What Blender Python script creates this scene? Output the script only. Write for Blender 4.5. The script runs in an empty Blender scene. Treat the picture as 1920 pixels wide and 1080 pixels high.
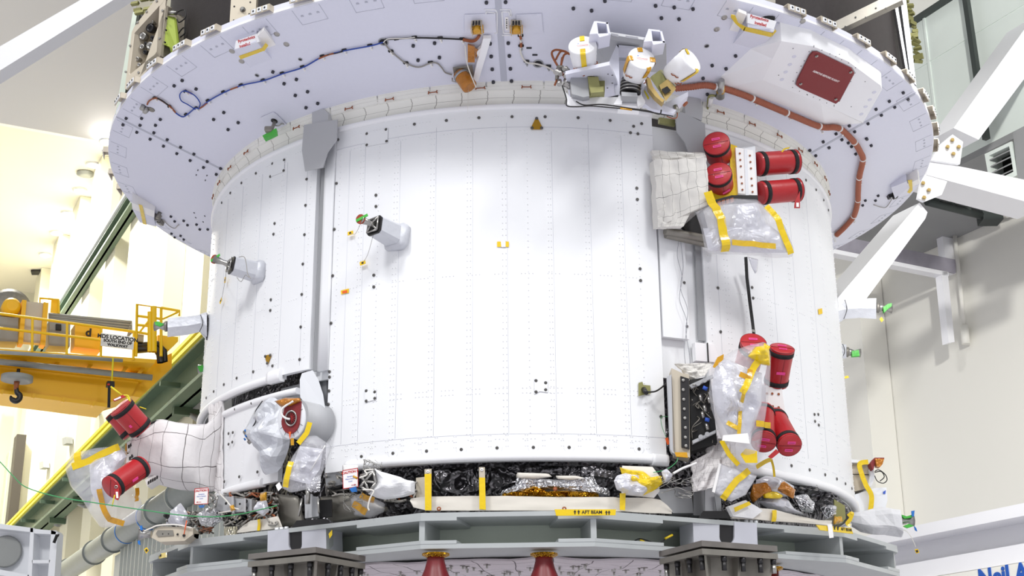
import bpy, math, random
from mathutils import Vector as V, Matrix
random.seed(7)
SC = bpy.context.scene
COL = SC.collection
# ---------------------------------------------------------------- camera
CP = V((0, -8.81641, 1.6))
FW = V((-0.00693589, 0.94719787, 0.32057463)).normalized()
RT = V((0.99991737, 0.01003932, -0.00802905)).normalized()
UP = RT.cross(FW).normalized()
F = 2600.0
cam = bpy.data.cameras.new('camera'); cam.sensor_width = 36; cam.lens = F/1920*36
cam.clip_start = .05; cam.clip_end = 500
co = bpy.data.objects.new('camera', cam); COL.objects.link(co)
co.matrix_world = Matrix(((RT.x, UP.x, -FW.x, CP.x), (RT.y, UP.y, -FW.y, CP.y), (RT.z, UP.z, -FW.z, CP.z), (0, 0, 0, 1)))
SC.camera = co
S = 2.05                                   # radius of the radiator cylinder
ZT, ZB, ZR, RR = 4.926, 2.989, 5.296, 2.73  # panel top, panel bottom, ring rim height, ring radius
def ray(x, y): return FW + RT*((x-960)/F) + UP*((540-y)/F)
def hz(x, y, z):
    d = ray(x, y); return CP + d*((z-CP.z)/d.z)
def hy(x, y, Y):
    d = ray(x, y); return CP + d*((Y-CP.y)/d.y)
def hc(x, y, R=S):                         # point on the upright cylinder of radius R
    d = ray(x, y); a = d.x**2+d.y**2; b = 2*(CP.x*d.x+CP.y*d.y); c = CP.x**2+CP.y**2-R*R
    q = max(0, b*b-4*a*c); return CP + d*((-b-math.sqrt(q))/2/a)
def hp(x, y, p0, n):
    d = ray(x, y); return CP + d*((p0-CP).dot(n)/d.dot(n))
def zcone(r): return ZR - .34*(RR-r)
def hr(x, y, off=0):                       # point on the conical underside of the adapter ring
    z = 5.15
    for _ in range(40):
        p = hz(x, y, z); z = .5*z+.5*(zcone(math.hypot(p.x, p.y))-off)
    return hz(x, y, z)
def az(p): return math.atan2(p.x, -p.y)
def pol(a, r, z): return V((r*math.sin(a), -r*math.cos(a), z))
def off(p, r=0, u=0, aw=0): return p + RT*r + UP*u + FW*aw
def frame(o, z, x=None):
    z = z.normalized()
    if x is None: x = V((0, 0, 1)).cross(z) if abs(z.z) < .95 else V((1, 0, 0))
    x = (x - z*x.dot(z)).normalized(); y = z.cross(x)
    return Matrix(((x.x, y.x, z.x, o.x), (x.y, y.y, z.y, o.y), (x.z, y.z, z.z, o.z), (0, 0, 0, 1)))
def fcyl(x, y, R=S):
    p = hc(x, y, R); n = V((p.x, p.y, 0)).normalized()
    return frame(p, n, V((0, 0, 1)).cross(n))     # local x right, y up, z outward
def fring(x, y, o=0):
    p = hr(x, y, o); rad = V((p.x, p.y, 0)).normalized()
    n = V((rad.x*.34, rad.y*.34, -1)).normalized()
    return frame(p, n, V((0, 0, 1)).cross(rad))   # z down out of the ring
# ---------------------------------------------------------------- materials
WORLD = .75
def lin(c): return tuple(((v/255)/12.92 if v/255 <= .04045 else ((v/255+.055)/1.055)**2.4) for v in c)+(1,)
MATS = {}
def mat(name, rgb, rough=.5, metal=0, bump=0, bscale=30, var=0, vscale=3, alpha=1, emit=0, spec=.5, grid=None, gcol=(70, 66, 66), coat=0, trans=0):
    if name in MATS: return MATS[name]
    m = bpy.data.materials.new(name); m.use_nodes = True; n = m.node_tree.nodes; l = m.node_tree.links
    b = n['Principled BSDF']; b.inputs['Base Color'].default_value = lin(rgb); b.inputs['Roughness'].default_value = rough
    b.inputs['Metallic'].default_value = metal; b.inputs['Specular IOR Level'].default_value = spec
    b.inputs['Coat Weight'].default_value = coat; b.inputs['Transmission Weight'].default_value = trans
    tc = n.new('ShaderNodeTexCoord')
    colsock = None
    if var:
        nz = n.new('ShaderNodeTexNoise'); nz.inputs['Scale'].default_value = vscale; nz.inputs['Detail'].default_value = 5
        l.new(tc.outputs['Object'], nz.inputs['Vector'])
        mx = n.new('ShaderNodeMix'); mx.data_type = 'RGBA'
        mx.inputs[6].default_value = lin(tuple(max(0, v*(1-var)) for v in rgb)); mx.inputs[7].default_value = lin(tuple(min(255, v*(1+var*.6)) for v in rgb))
        l.new(nz.outputs['Fac'], mx.inputs[0]); colsock = mx.outputs[2]
    if grid:                                # stitched seams laid out in UV, gu x gv cells
        sx = n.new('ShaderNodeSeparateXYZ'); l.new(tc.outputs['UV'], sx.inputs[0])
        outs = []
        for k, g in enumerate(grid[:2]):
            a = n.new('ShaderNodeMath'); a.operation = 'MULTIPLY'; a.inputs[1].default_value = g; l.new(sx.outputs[k], a.inputs[0])
            nz2 = n.new('ShaderNodeTexNoise'); nz2.inputs['Scale'].default_value = 3; l.new(tc.outputs['UV'], nz2.inputs['Vector'])
            a1 = n.new('ShaderNodeMath'); a1.operation = 'MULTIPLY_ADD'; a1.inputs[1].default_value = .5; l.new(nz2.outputs['Fac'], a1.inputs[0]); l.new(a.outputs[0], a1.inputs[2])
            f = n.new('ShaderNodeMath'); f.operation = 'FRACT'; l.new(a1.outputs[0], f.inputs[0])
            c = n.new('ShaderNodeMath'); c.operation = 'LESS_THAN'; c.inputs[1].default_value = grid[2+k]; l.new(f.outputs[0], c.inputs[0]); outs.append(c.outputs[0])
        mxx = n.new('ShaderNodeMath'); mxx.operation = 'MAXIMUM'; l.new(outs[0], mxx.inputs[0]); l.new(outs[1], mxx.inputs[1])
        mg = n.new('ShaderNodeMix'); mg.data_type = 'RGBA'; l.new(mxx.outputs[0], mg.inputs[0])
        if colsock: l.new(colsock, mg.inputs[6])
        else: mg.inputs[6].default_value = lin(rgb)
        mg.inputs[7].default_value = lin(gcol); colsock = mg.outputs[2]
    if colsock: l.new(colsock, b.inputs['Base Color'])
    if bump:
        nb = n.new('ShaderNodeTexNoise'); nb.inputs['Scale'].default_value = bscale; nb.inputs['Detail'].default_value = 4
        l.new(tc.outputs['Object'], nb.inputs['Vector'])
        bp = n.new('ShaderNodeBump'); bp.inputs['Strength'].default_value = bump; bp.inputs['Distance'].default_value = .02
        l.new(nb.outputs['Fac'], bp.inputs['Height']); l.new(bp.outputs[0], b.inputs['Normal'])
    if alpha < 1: b.inputs['Alpha'].default_value = alpha
    if emit: b.inputs['Emission Color'].default_value = lin(rgb); b.inputs['Emission Strength'].default_value = emit
    MATS[name] = m; return m
def foil(name, rgb, scale=26, strength=1.0, rough=.22):
    if name in MATS: return MATS[name]
    m = mat(name, rgb, rough, 1); n = m.node_tree.nodes; l = m.node_tree.links
    tc = n.new('ShaderNodeTexCoord'); vo = n.new('ShaderNodeTexVoronoi'); vo.inputs['Scale'].default_value = scale
    nz = n.new('ShaderNodeTexNoise'); nz.inputs['Scale'].default_value = scale*.4; nz.inputs['Detail'].default_value = 4
    l.new(tc.outputs['Object'], nz.inputs['Vector']); l.new(nz.outputs['Color'], vo.inputs['Vector'])
    vo.inputs['Scale'].default_value = 9
    bp = n.new('ShaderNodeBump'); bp.inputs['Strength'].default_value = strength; bp.inputs['Distance'].default_value = .05
    l.new(vo.outputs['Distance'], bp.inputs['Height']); l.new(bp.outputs[0], n['Principled BSDF'].inputs['Normal']); return m
def film(name, rgb, a, rough=.12, bump=.9, bscale=22):
    """clear plastic film: partly see-through, partly milky, glossy and crumpled"""
    if name in MATS: return MATS[name]
    m = mat(name, rgb, rough, 0, bump, bscale, alpha=a, spec=.9, coat=.6); return m
mat('panel_white', (238, 239, 241), .42, var=.018, vscale=2.2); mat('ring_light_tint', (222, 223, 236), .55, var=.012, vscale=60)  # the ring's slight blue comes from the lighting, put into its base colour
mat('rim_white', (244, 244, 246), .4); mat('beta_cloth', (222, 219, 213), .75, bump=.35, bscale=9, grid=(6, 3, .022, .014), var=.04)
mat('pod_cloth', (226, 222, 222), .7, bump=.45, bscale=11, grid=(9, 7, .030, .026), gcol=(92, 84, 84), var=.04)
mat('skirt_cloth', (240, 239, 232), .75, bump=.5, bscale=6, grid=(62, 3, .035, .03), gcol=(165, 162, 155), var=.03)
mat('white_cloth', (226, 226, 228), .6, bump=.5, bscale=14, var=.03); mat('tray_cloth', (222, 216, 206), .8, bump=.15, bscale=8, var=.03)
mat('silver_cloth', (204, 206, 212), .45, .15, bump=.4, bscale=16, var=.03)
mat('grey_plate', (178, 179, 182), .5, var=.03); mat('grey_paint', (196, 197, 200), .45, .3); mat('seam_grey', (168, 169, 172), .4, .6)
mat('seam_line', (186, 188, 200), .6); mat('mark_line', (150, 150, 158), .6)
mat('dark_metal', (58, 57, 58), .4, .7); mat('black', (22, 21, 22), .6); mat('black_strap', (26, 25, 27), .8, bump=.3, bscale=80)
mat('screw', (100, 98, 96), .35, .8); mat('hole', (38, 38, 44), .5); mat('pip', (52, 52, 60), .45)
mat('steel', (172, 170, 166), .3, .9); mat('dull_steel', (146, 142, 134), .5, .7, var=.15, vscale=12); mat('plate_steel', (132, 127, 122), .5, .6, var=.2, vscale=10)
mat('olive', (150, 148, 96), .45, .35, var=.1); mat('lime', (160, 178, 70), .5, .1); mat('beige_metal', (196, 186, 168), .5, .2, var=.05)
mat('gold_plate', (170, 128, 20), .45, .3); mat('gold_flange', (186, 160, 100), .4, .5)
mat('red_cover', (176, 30, 36), .42, coat=.15, bump=.05, bscale=60); mat('red_plate', (128, 32, 36), .55, bump=.1, bscale=300); mat('red_dark', (110, 16, 24), .4)
mat('pink', (238, 70, 150), .5); mat('orange', (232, 96, 40), .5); mat('brown_wire', (150, 82, 44), .5); mat('hose', (164, 92, 66), .55)
mat('tape', (230, 196, 12), .25, coat=.4, bump=.25, bscale=30); mat('tape_amber', (206, 150, 12), .22, coat=.5, bump=.4, bscale=25); mat('kapton', (180, 112, 14), .2, .25, bump=.6, bscale=40, coat=.5)
mat('tape_clear', (226, 186, 30), .2, alpha=.86, bump=.5, bscale=30, coat=.5)
mat('yellow_tag', (242, 200, 20), .5); mat('green_tape', (70, 178, 62), .45, bump=.3); mat('blue_wire', (36, 70, 160), .45); mat('blue_tape', (30, 110, 190), .5)
mat('white_wire', (226, 222, 214), .5); mat('grey_wire', (150, 146, 140), .5); mat('tie_white', (238, 236, 234), .5); mat('cable_black', (28, 26, 26), .5)
mat('bucket_white', (244, 244, 245), .38); mat('paper', (244, 242, 240), .6); mat('ink_red', (196, 40, 40), .6); mat('ink_blue', (50, 90, 190), .6); mat('ink', (30, 28, 28), .6); mat('ink_white', (246, 240, 238), .5)
mat('cover_brown', (152, 62, 36), .5); foil('foil_silver', (222, 222, 226), 26, .55, .3); foil('foil_dark', (120, 118, 121), 9, 1, .28); foil('foil_gold', (214, 158, 40), 30); mat('lens', (70, 18, 18), .15, .2)
mat('teal_paint', (188, 197, 184), .45, .25, var=.05, vscale=4); mat('flange_paint', (186, 190, 190), .42, .3, var=.04, vscale=6); mat('block_alu', (208, 209, 218), .38, .35, var=.03, vscale=8)
mat('flange_under', (170, 166, 178), .5, .3, var=.08, vscale=9)
mat('underside_cloth', (212, 204, 208), .75, bump=.5, bscale=7, grid=(44, 14, .03, .03), gcol=(96, 88, 92), var=.05)
mat('crane_orange', (240, 184, 8), .45, var=.04, vscale=.6); mat('crane_yellow', (244, 196, 8), .45); mat('crane_grey', (150, 152, 150), .55, var=.08); mat('green_beam', (84, 106, 86), .5, .1, var=.08, vscale=1.5); mat('bar_yellow', (222, 208, 30), .45)
mat('wall_cream', (232, 228, 206), .7, var=.01, vscale=.4); mat('wall_white', (236, 234, 226), .7, var=.012, vscale=.6); mat('wall_grey', (232, 229, 230), .8); mat('ceil_cream', (238, 232, 214), .75); mat('truss_white', (238, 238, 242), .4)
mat('soffit', (146, 147, 148), .6, var=.05, vscale=2); mat('panel_silver', (226, 234, 228), .3, 0, bump=.12, bscale=2.5, var=.05, vscale=1.2); mat('dark_trim', (70, 76, 74), .5, .3); mat('corrugated', (150, 154, 152), .35, .5)
mat('floor_grey', (204, 203, 212), .5); mat('pipe_grey', (128, 134, 133), .45, .2, var=.06); mat('partition_grey', (196, 200, 196), .5, var=.03); mat('door_green', (206, 216, 200), .5, var=.03); mat('dark_column', (74, 68, 60), .6); mat('sign_blue', (24, 84, 176), .5); mat('lamp', (255, 253, 246), .5, emit=60)
mat('adapter_dark', (44, 38, 38), .7, bump=.2, bscale=200, var=.2, vscale=30); mat('cabinet_white', (232, 234, 238), .4); mat('string_green', (60, 150, 90), .5)
film('bag', (236, 236, 242), .30); film('bag_thick', (226, 226, 232), .62); film('bag_clear', (224, 226, 236), .3); mat('bag_white', (226, 226, 234), .3, .25, bump=1.0, bscale=12, alpha=.85, coat=.6)
# ---------------------------------------------------------------- mesh building
class MB:
    def __init__(s): s.v = []; s.f = []; s.m = []; s.uv = []; s.X = Matrix.Identity(4); s.mi = 0; s.sm = False; s.smooth = []
    def at(s, X): s.X = X; return s
    def add(s, vs, fs, uvs=None, sm=None):
        b = len(s.v); s.v += [s.X @ V(v) for v in vs]
        for i, f in enumerate(fs):
            s.f.append([b+k for k in f]); s.m.append(s.mi); s.smooth.append(s.sm if sm is None else sm)
            s.uv.append(uvs[i] if uvs else [(0, 0)]*len(f))
        return s
    def box(s, c, d, bev=0):
        cx, cy, cz = c; x, y, z = d[0]/2, d[1]/2, d[2]/2
        if bev <= 0:
            vs = [(cx+i*x, cy+j*y, cz+k*z) for i in (-1, 1) for j in (-1, 1) for k in (-1, 1)]
            return s.add(vs, [(0, 1, 3, 2), (4, 6, 7, 5), (0, 4, 5, 1), (2, 3, 7, 6), (0, 2, 6, 4), (1, 5, 7, 3)])
        b = min(bev, x*.9, y*.9, z*.9)          # chamfered along the four long z edges and the rims
        def ringp(dx, dy, zz, q): return [(cx+a*(dx-(q if e else 0)), cy+bb*(dy-(0 if e else q)), zz) for a, bb, e in ((1, -1, 0), (1, 1, 0), (1, 1, 1), (-1, 1, 1), (-1, 1, 0), (-1, -1, 0), (-1, -1, 1), (1, -1, 1))]
        L = [ringp(x-b, y-b, cz-z, b*.5), ringp(x, y, cz-z+b, b), ringp(x, y, cz+z-b, b), ringp(x-b, y-b, cz+z, b*.5)]
        vs = [p for r in L for p in r]; fs = []
        for k in range(3):
            for i in range(8): j = (i+1) % 8; fs.append((k*8+i, k*8+j, k*8+8+j, k*8+8+i))
        fs += [tuple(range(7, -1, -1)), tuple(range(24, 32))]
        return s.add(vs, fs)
    def cyl(s, p0, p1, r0, r1=None, n=20, cap=True):
        return s.tube([p0, p1], [r0, r0 if r1 is None else r1], n, cap, flatcap=True)
    def tube(s, pts, r, n=8, cap=True, flatcap=False, close=False):
        pts = [V(p) for p in pts]; N = len(pts); rs = r if isinstance(r, (list, tuple)) else [r]*N
        t0 = (pts[1]-pts[0]).normalized(); u = t0.orthogonal().normalized(); b = len(s.v); vs = []; pt = t0
        for i, p in enumerate(pts):
            t = (pts[min(i+1, N-1)]-pts[max(i-1, 0)])
            t = t.normalized() if t.length > 1e-9 else pt
            u = u-t*u.dot(t); u = u.normalized() if u.length > 1e-6 else t.orthogonal().normalized(); w = t.cross(u); pt = t
            vs += [p+(u*math.cos(2*math.pi*k/n)+w*math.sin(2*math.pi*k/n))*rs[i] for k in range(n)]
        fs = [(i*n+k, i*n+(k+1) % n, (i+1)*n+(k+1) % n, (i+1)*n+k) for i in range(N-1) for k in range(n)]
        s.add(vs, fs, sm=True)
        if cap: s.f += [[b+k for k in range(n)][::-1], [b+(N-1)*n+k for k in range(n)]]; s.m += [s.mi]*2; s.smooth += [False]*2; s.uv += [[(0, 0)]*n]*2
        return s
    def lathe(s, prof, n=32, cap=True, sm=True):       # (r, z) pairs about local z
        vs = [(r*math.cos(2*math.pi*k/n), r*math.sin(2*math.pi*k/n), z) for r, z in prof for k in range(n)]
        N = len(prof); fs = [(i*n+k, i*n+(k+1) % n, (i+1)*n+(k+1) % n, (i+1)*n+k) for i in range(N-1) for k in range(n)]
        s.add(vs, fs, sm=sm)
        if cap:
            b = len(s.v)-len(vs)
            s.f += [[b+k for k in range(n)][::-1], [b+(N-1)*n+k for k in range(n)]]; s.m += [s.mi]*2; s.smooth += [False]*2; s.uv += [[(0, 0)]*n]*2
        return s
    def prism(s, pts, d):                      # polygon swept along d
        n = len(pts); d = V(d); vs = [V(p) for p in pts]+[V(p)+d for p in pts]
        return s.add(vs, [tuple(range(n))[::-1], tuple(range(n, 2*n))]+[(i, (i+1) % n, n+(i+1) % n, n+i) for i in range(n)])
    def hull2(s, A, B):                        # frustum between two same-length polygons
        n = len(A); return s.add(list(A)+list(B), [tuple(range(n))[::-1], tuple(range(n, 2*n))]+[(i, (i+1) % n, n+(i+1) % n, n+i) for i in range(n)])
    def loft(s, secs, cap=True, sm=True):
        n = len(secs[0]); N = len(secs); vs = [p for q in secs for p in q]
        fs = []; uv = []
        for i in range(N-1):
            for k in range(n):
                fs.append((i*n+k, i*n+(k+1) % n, (i+1)*n+(k+1) % n, (i+1)*n+k)); a, b2 = k/n, (k+1)/n; c, d = i/(N-1), (i+1)/(N-1)
                uv.append([(a, c), (b2, c), (b2, d), (a, d)])
        s.add(vs, fs, uv, sm)
        if cap:
            b = len(s.v)-len(vs)
            s.f += [[b+k for k in range(n)][::-1], [b+(N-1)*n+k for k in range(n)]]; s.m += [s.mi]*2; s.smooth += [False]*2; s.uv += [[(.5/6, .5/6)]*n]*2
        return s
    def grid(s, fn, nu, nv, sm=True):          # fn(u,v) -> point
        vs = [fn(i/nu, j/nv) for i in range(nu+1) for j in range(nv+1)]; w = nv+1
        fs = [(i*w+j, (i+1)*w+j, (i+1)*w+j+1, i*w+j+1) for i in range(nu) for j in range(nv)]
        uv = [[(i/nu, j/nv), ((i+1)/nu, j/nv), ((i+1)/nu, (j+1)/nv), (i/nu, (j+1)/nv)] for i in range(nu) for j in range(nv)]
        return s.add(vs, fs, uv, sm)
    def shell(s, fn, nu, nv, t, sm=True):      # grid with thickness t(V) offset and closed rim
        g = lambda u, v: V(fn(u, v))+(t(u, v) if callable(t) else V(t))
        s.grid(fn, nu, nv, sm); s.grid(g, nu, nv, sm)
        for (a, b, n) in (((0, 0), (1, 0), nu), ((1, 0), (1, 1), nv), ((1, 1), (0, 1), nu), ((0, 1), (0, 0), nv)):
            A = [(a[0]+(b[0]-a[0])*k/n, a[1]+(b[1]-a[1])*k/n) for k in range(n+1)]
            s.add([fn(*q) for q in A]+[g(*q) for q in A], [(k, k+1, n+2+k, n+1+k) for k in range(n)], sm=False)
        return s
    def build(s, name, mt, parent=None):
        me = bpy.data.meshes.new(name); c = V((0, 0, 0))
        if s.v:
            lo = V((min(v[k] for v in s.v) for k in range(3))); hi = V((max(v[k] for v in s.v) for k in range(3)))
            c = V(((lo.x+hi.x)/2, (lo.y+hi.y)/2, lo.z if parent is None else (lo.z+hi.z)/2))
        me.from_pydata([tuple(v-c) for v in s.v], [], s.f)
        for m in (mt if isinstance(mt, (list, tuple)) else [mt]): me.materials.append(MATS[m])
        for p, mi, sm in zip(me.polygons, s.m, s.smooth): p.material_index = mi; p.use_smooth = sm
        if any(any(q != (0, 0) for q in u) for u in s.uv):
            ul = me.uv_layers.new(name='UVMap')
            for p, u in zip(me.polygons, s.uv):
                for li, q in zip(p.loop_indices, u): ul.data[li].uv = q
        me.validate(); me.update()
        o = bpy.data.objects.new(name, me); COL.objects.link(o); o.location = c
        if parent: par(o, parent)
        return o
WM = {}
def wloc(o):
    m = Matrix.Translation(o.location)
    return m
def par(o, p):
    o.parent = p; o.matrix_parent_inverse = WMAT(p).inverted()
def WMAT(o):
    m = Matrix.LocRotScale(o.location, o.rotation_euler, o.scale)
    return WMAT(o.parent) @ o.matrix_parent_inverse @ m if o.parent else m
def tag(o, label=None, cat=None, group=None, kind=None):
    if label: o['label'] = label
    if cat: o['category'] = cat
    if group: o['group'] = group
    if kind: o['kind'] = kind
    return o
def thing(name, loc, label, cat, group=None):
    o = bpy.data.objects.new(name, None); COL.objects.link(o); o.location = loc; o.empty_display_size = .05
    return tag(o, label, cat, group)
def inst(me, X, name, parent=None):        # object sharing mesh data, placed by matrix
    o = bpy.data.objects.new(name, me); COL.objects.link(o)
    l, q, sc = X.decompose(); o.location = l; o.rotation_euler = q.to_euler(); o.scale = sc
    if parent: par(o, parent)
    return o
def localmesh(name, fn, mt):
    m = MB(); fn(m); me = bpy.data.meshes.new(name); me.from_pydata([tuple(v) for v in m.v], [], m.f)
    for q in (mt if isinstance(mt, (list, tuple)) else [mt]): me.materials.append(MATS[q])
    for p, mi, sm in zip(me.polygons, m.m, m.smooth): p.material_index = mi; p.use_smooth = sm
    me.update(); return me
def one(name, mt, fn, parent=None):
    m = MB(); fn(m); return m.build(name, mt, parent)
def text(name, body, size, X, mt, parent=None, ext=.0006, align='CENTER', bold=0, space=1):
    cu = bpy.data.curves.new(name, 'FONT'); cu.body = body; cu.size = size; cu.extrude = ext; cu.align_x = align; cu.align_y = 'CENTER'; cu.offset = bold; cu.space_line = space
    t = bpy.data.objects.new(name, cu); COL.objects.link(t); bpy.context.view_layer.update()
    me = bpy.data.meshes.new_from_object(t.evaluated_get(bpy.context.evaluated_depsgraph_get())); COL.objects.unlink(t); bpy.data.objects.remove(t)
    me.materials.clear(); me.materials.append(MATS[mt]); me.name = name
    o = bpy.data.objects.new(name, me); COL.objects.link(o); l, q, sc = X.decompose(); o.location = l; o.rotation_euler = q.to_euler(); o.scale = sc
    if parent: par(o, parent)
    return o
def smooth_path(pts, k=6):
    pts = [V(p) for p in pts]; out = []
    for i in range(len(pts)-1):
        p0 = pts[max(i-1, 0)]; p1 = pts[i]; p2 = pts[i+1]; p3 = pts[min(i+2, len(pts)-1)]
        for j in range(k):
            t = j/k; out.append(.5*((2*p1)+(p2-p0)*t+(2*p0-5*p1+4*p2-p3)*t*t+(3*p1-p0-3*p2+p3)*t**3))
    return out+[pts[-1]]
from mathutils import noise as NZ
def nz(p, s=1.0, k=0): return NZ.noise(V(p)*s+V((k*7.3, k*3.1, k*1.7)))
def pillow(m, outline, normal, thick, crum=.012, fs=9, rings=9, nseg=56, back=.5, flat=.6, seed=1, facet=False):
    """closed puffy sheet filling an outline; returns a function giving its front surface"""
    c = sum((V(p) for p in outline), V())/len(outline); n = normal.normalized()
    pts = []
    L = [(V(outline[(i+1) % len(outline)])-V(outline[i])).length for i in range(len(outline))]; tot = sum(L)
    for k in range(nseg):
        d = tot*k/nseg; i = 0
        while d > L[i]: d -= L[i]; i += 1
        pts.append(V(outline[i]).lerp(V(outline[(i+1) % len(outline)]), d/L[i]))
    def disp(p, t, sg):
        h = thick*max(0, 1-t**2)**flat; w = (nz(p, fs, seed)+.5*nz(p, fs*2.3, seed+3))*crum*2*(1-t**4)
        return n*((h+w) if sg > 0 else (-h*back+w*.5))
    vs = [c+disp(c, 0, 1)]+[(c.lerp(p, (r+1)/rings))+disp(c.lerp(p, (r+1)/rings), (r+1)/rings, 1) for r in range(rings) for p in pts]
    vb = [c+disp(c, 0, -1)]+[(c.lerp(p, (r+1)/rings))+disp(c.lerp(p, (r+1)/rings), (r+1)/rings, -1) for r in range(rings-1) for p in pts]
    def faces(flip):
        f = [(0, 1+k, 1+(k+1) % nseg) for k in range(nseg)]
        f += [(1+r*nseg+k, 1+(r+1)*nseg+k, 1+(r+1)*nseg+(k+1) % nseg, 1+r*nseg+(k+1) % nseg) for r in range(rings-1) for k in range(nseg)]
        return [q[::-1] for q in f] if flip else f
    e = c-pts[0]; k2 = (pts[nseg//4]-c).cross(pts[0]-c).dot(n) > 0
    nf = len(vs); uvo = None
    F1 = faces(k2); last = 1+(rings-1)*nseg
    F2 = [tuple((nf+i if i < last else i) for i in q) for q in faces(not k2)]
    ux = n.orthogonal().normalized() if abs(n.z) > .9 else V((0, 0, 1)).cross(n).normalized(); uy = n.cross(ux)
    allv = vs+vb; R = max((p-c).length for p in pts)
    U = lambda i: (((allv[i]-c).dot(ux))/R*.5+.5, ((allv[i]-c).dot(uy))/R*.5+.5)
    FF = F1+F2; m.add(allv, FF, [[U(i) for i in q] for q in FF], sm=not facet)
    def surf(x, y, lift=.004):
        p = hp(x, y, c, n); d = p-c; best = 0; a0 = None
        # ratio of radius along this direction
        bt = 1e9
        for q in pts:
            qd = q-c; ang = d.angle(qd) if d.length > 1e-6 else 0
            if ang < bt: bt = ang; best = d.length/max(qd.length, 1e-6)
        t = min(best, 1); return p+disp(p, t, 1)+n*lift
    surf.c = c; surf.n = n; return surf
def ribbon(m, pts, w, nrm, t=.0015):
    """flat tape along pts, width w across, thickness t"""
    pts = [V(p) for p in pts]; N = len(pts); A = []; B = []
    for i, p in enumerate(pts):
        d = (pts[min(i+1, N-1)]-pts[max(i-1, 0)]).normalized(); n = nrm(p) if callable(nrm) else nrm
        x = d.cross(n).normalized()*w/2; A.append(p+x); B.append(p-x)
    nn = [(nrm(p) if callable(nrm) else nrm).normalized()*t for p in pts]
    vs = A+B+[a+q for a, q in zip(A, nn)]+[b+q for b, q in zip(B, nn)]; fs = []
    for i in range(N-1):
        fs += [(i, i+1, N+i+1, N+i), (2*N+i, 3*N+i, 3*N+i+1, 2*N+i+1), (i, 2*N+i, 2*N+i+1, i+1), (N+i, N+i+1, 3*N+i+1, 3*N+i)]
    fs += [(0, N, 3*N, 2*N), (N-1, 3*N-1, 4*N-1, 2*N-1)]
    return m.add(vs, fs)
def seg(a, b, n): return [(a[0]+(b[0]-a[0])*i/n, a[1]+(b[1]-a[1])*i/n) for i in range(n+1)]
def dense(pp, n=5):
    o = []
    for i in range(len(pp)-1): o += seg(pp[i], pp[i+1], n)[:-1]
    return o+[pp[-1]]
TOCAM = -FW
WORLD = .64; EXPO = 0.0
LAMPS = [('bay_lamp', (-9, -14, 19), (0, 0, 3.5), 3.5, 1800), ('bay_lamp', (10, -13, 18), (0, 0, 3.5), 3.5, 1550), ('bay_lamp', (0, -18, 20), (0, -6, 0), 6, 1300)]
FARL = [(50, 4, 28, 6500), (75, 4, 28, 8000)]
# ================================================================ ROOM
AR = math.radians(27.3); U = V((-math.sin(AR), math.cos(AR), 0)); W = V((math.cos(AR), math.sin(AR), 0))
def RM(u, v, z): return V((CP.x, CP.y, 0))+U*u+W*v+V((0, 0, z))
def pv(x, y, v): return hp(x, y, CP+W*v, W)      # on a plane parallel to the long wall
def pu(x, y, u): return hp(x, y, CP+U*u, U)      # on a plane parallel to the end wall
RX = Matrix((( -U.x, W.x, 0, 0), (-U.y, W.y, 0, 0), (0, 0, 1, 0), (0, 0, 0, 1)))
def rbox(m, u0, u1, v0, v1, z0, z1):
    P = [RM(u0, v0, z0), RM(u1, v0, z0), RM(u1, v1, z0), RM(u0, v1, z0)]; return m.prism(P, (0, 0, z1-z0))
def struct(name, mt, fn): o = one(name, mt, fn); o['kind'] = 'structure'; return o
struct('floor', 'floor_grey', lambda m: rbox(m, -25, 112, -45, 11.5, -.3, 0))
struct('wall_right', 'wall_white', lambda m: rbox(m, 3, 30, 11.5, 11.9, 0, 60))
struct('wall_back', 'wall_cream', lambda m: rbox(m, 30.01, 92, 11.5, 11.9, 0, 60))
struct('wall_end', 'wall_cream', lambda m: rbox(m, 92, 92.4, -40, 11.9, 0, 31))
struct('wall_header', 'wall_grey', lambda m: rbox(m, 65.8, 66.1, -40, 11.49, 31, 60))
struct('ceiling', 'ceil_cream', lambda m: rbox(m, 66.1, 92, -40, 11.49, 31, 31.3))
k = 0
for u in (44.5, 50.5, 56, 61.5, 67.5, 73.5, 80, 86.5):
    k += 1; struct('trim_%d' % k, 'wall_cream', lambda m: rbox(m, u, u+2.2, 10.75, 11.49, 0, 30.98))
for u0, u1, vv in ((12.5, 13.6, 11.1), (15.0, 17.4, 11.0)):
    k += 1; struct('trim_%d' % k, 'wall_white', lambda m: rbox(m, u0, u1, vv, 11.49, 0, 14))
# dark column and pale green door at the far left
struct('trim_20', 'dark_column', lambda m: rbox(m, 85.2, 86.4, 10.2, 10.74, 0, 20))
def dr(m):
    rbox(m, 86.5, 91.9, 10.5, 10.7, 0, 20)
    for q in (88, 90): rbox(m, q, q+.12, 10.42, 10.5, 0, 20)
    for z in (5, 9.5, 14): rbox(m, 86.5, 91.9, 10.42, 10.5, z, z+.15)
struct('door_1', 'door_green', dr)
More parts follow.
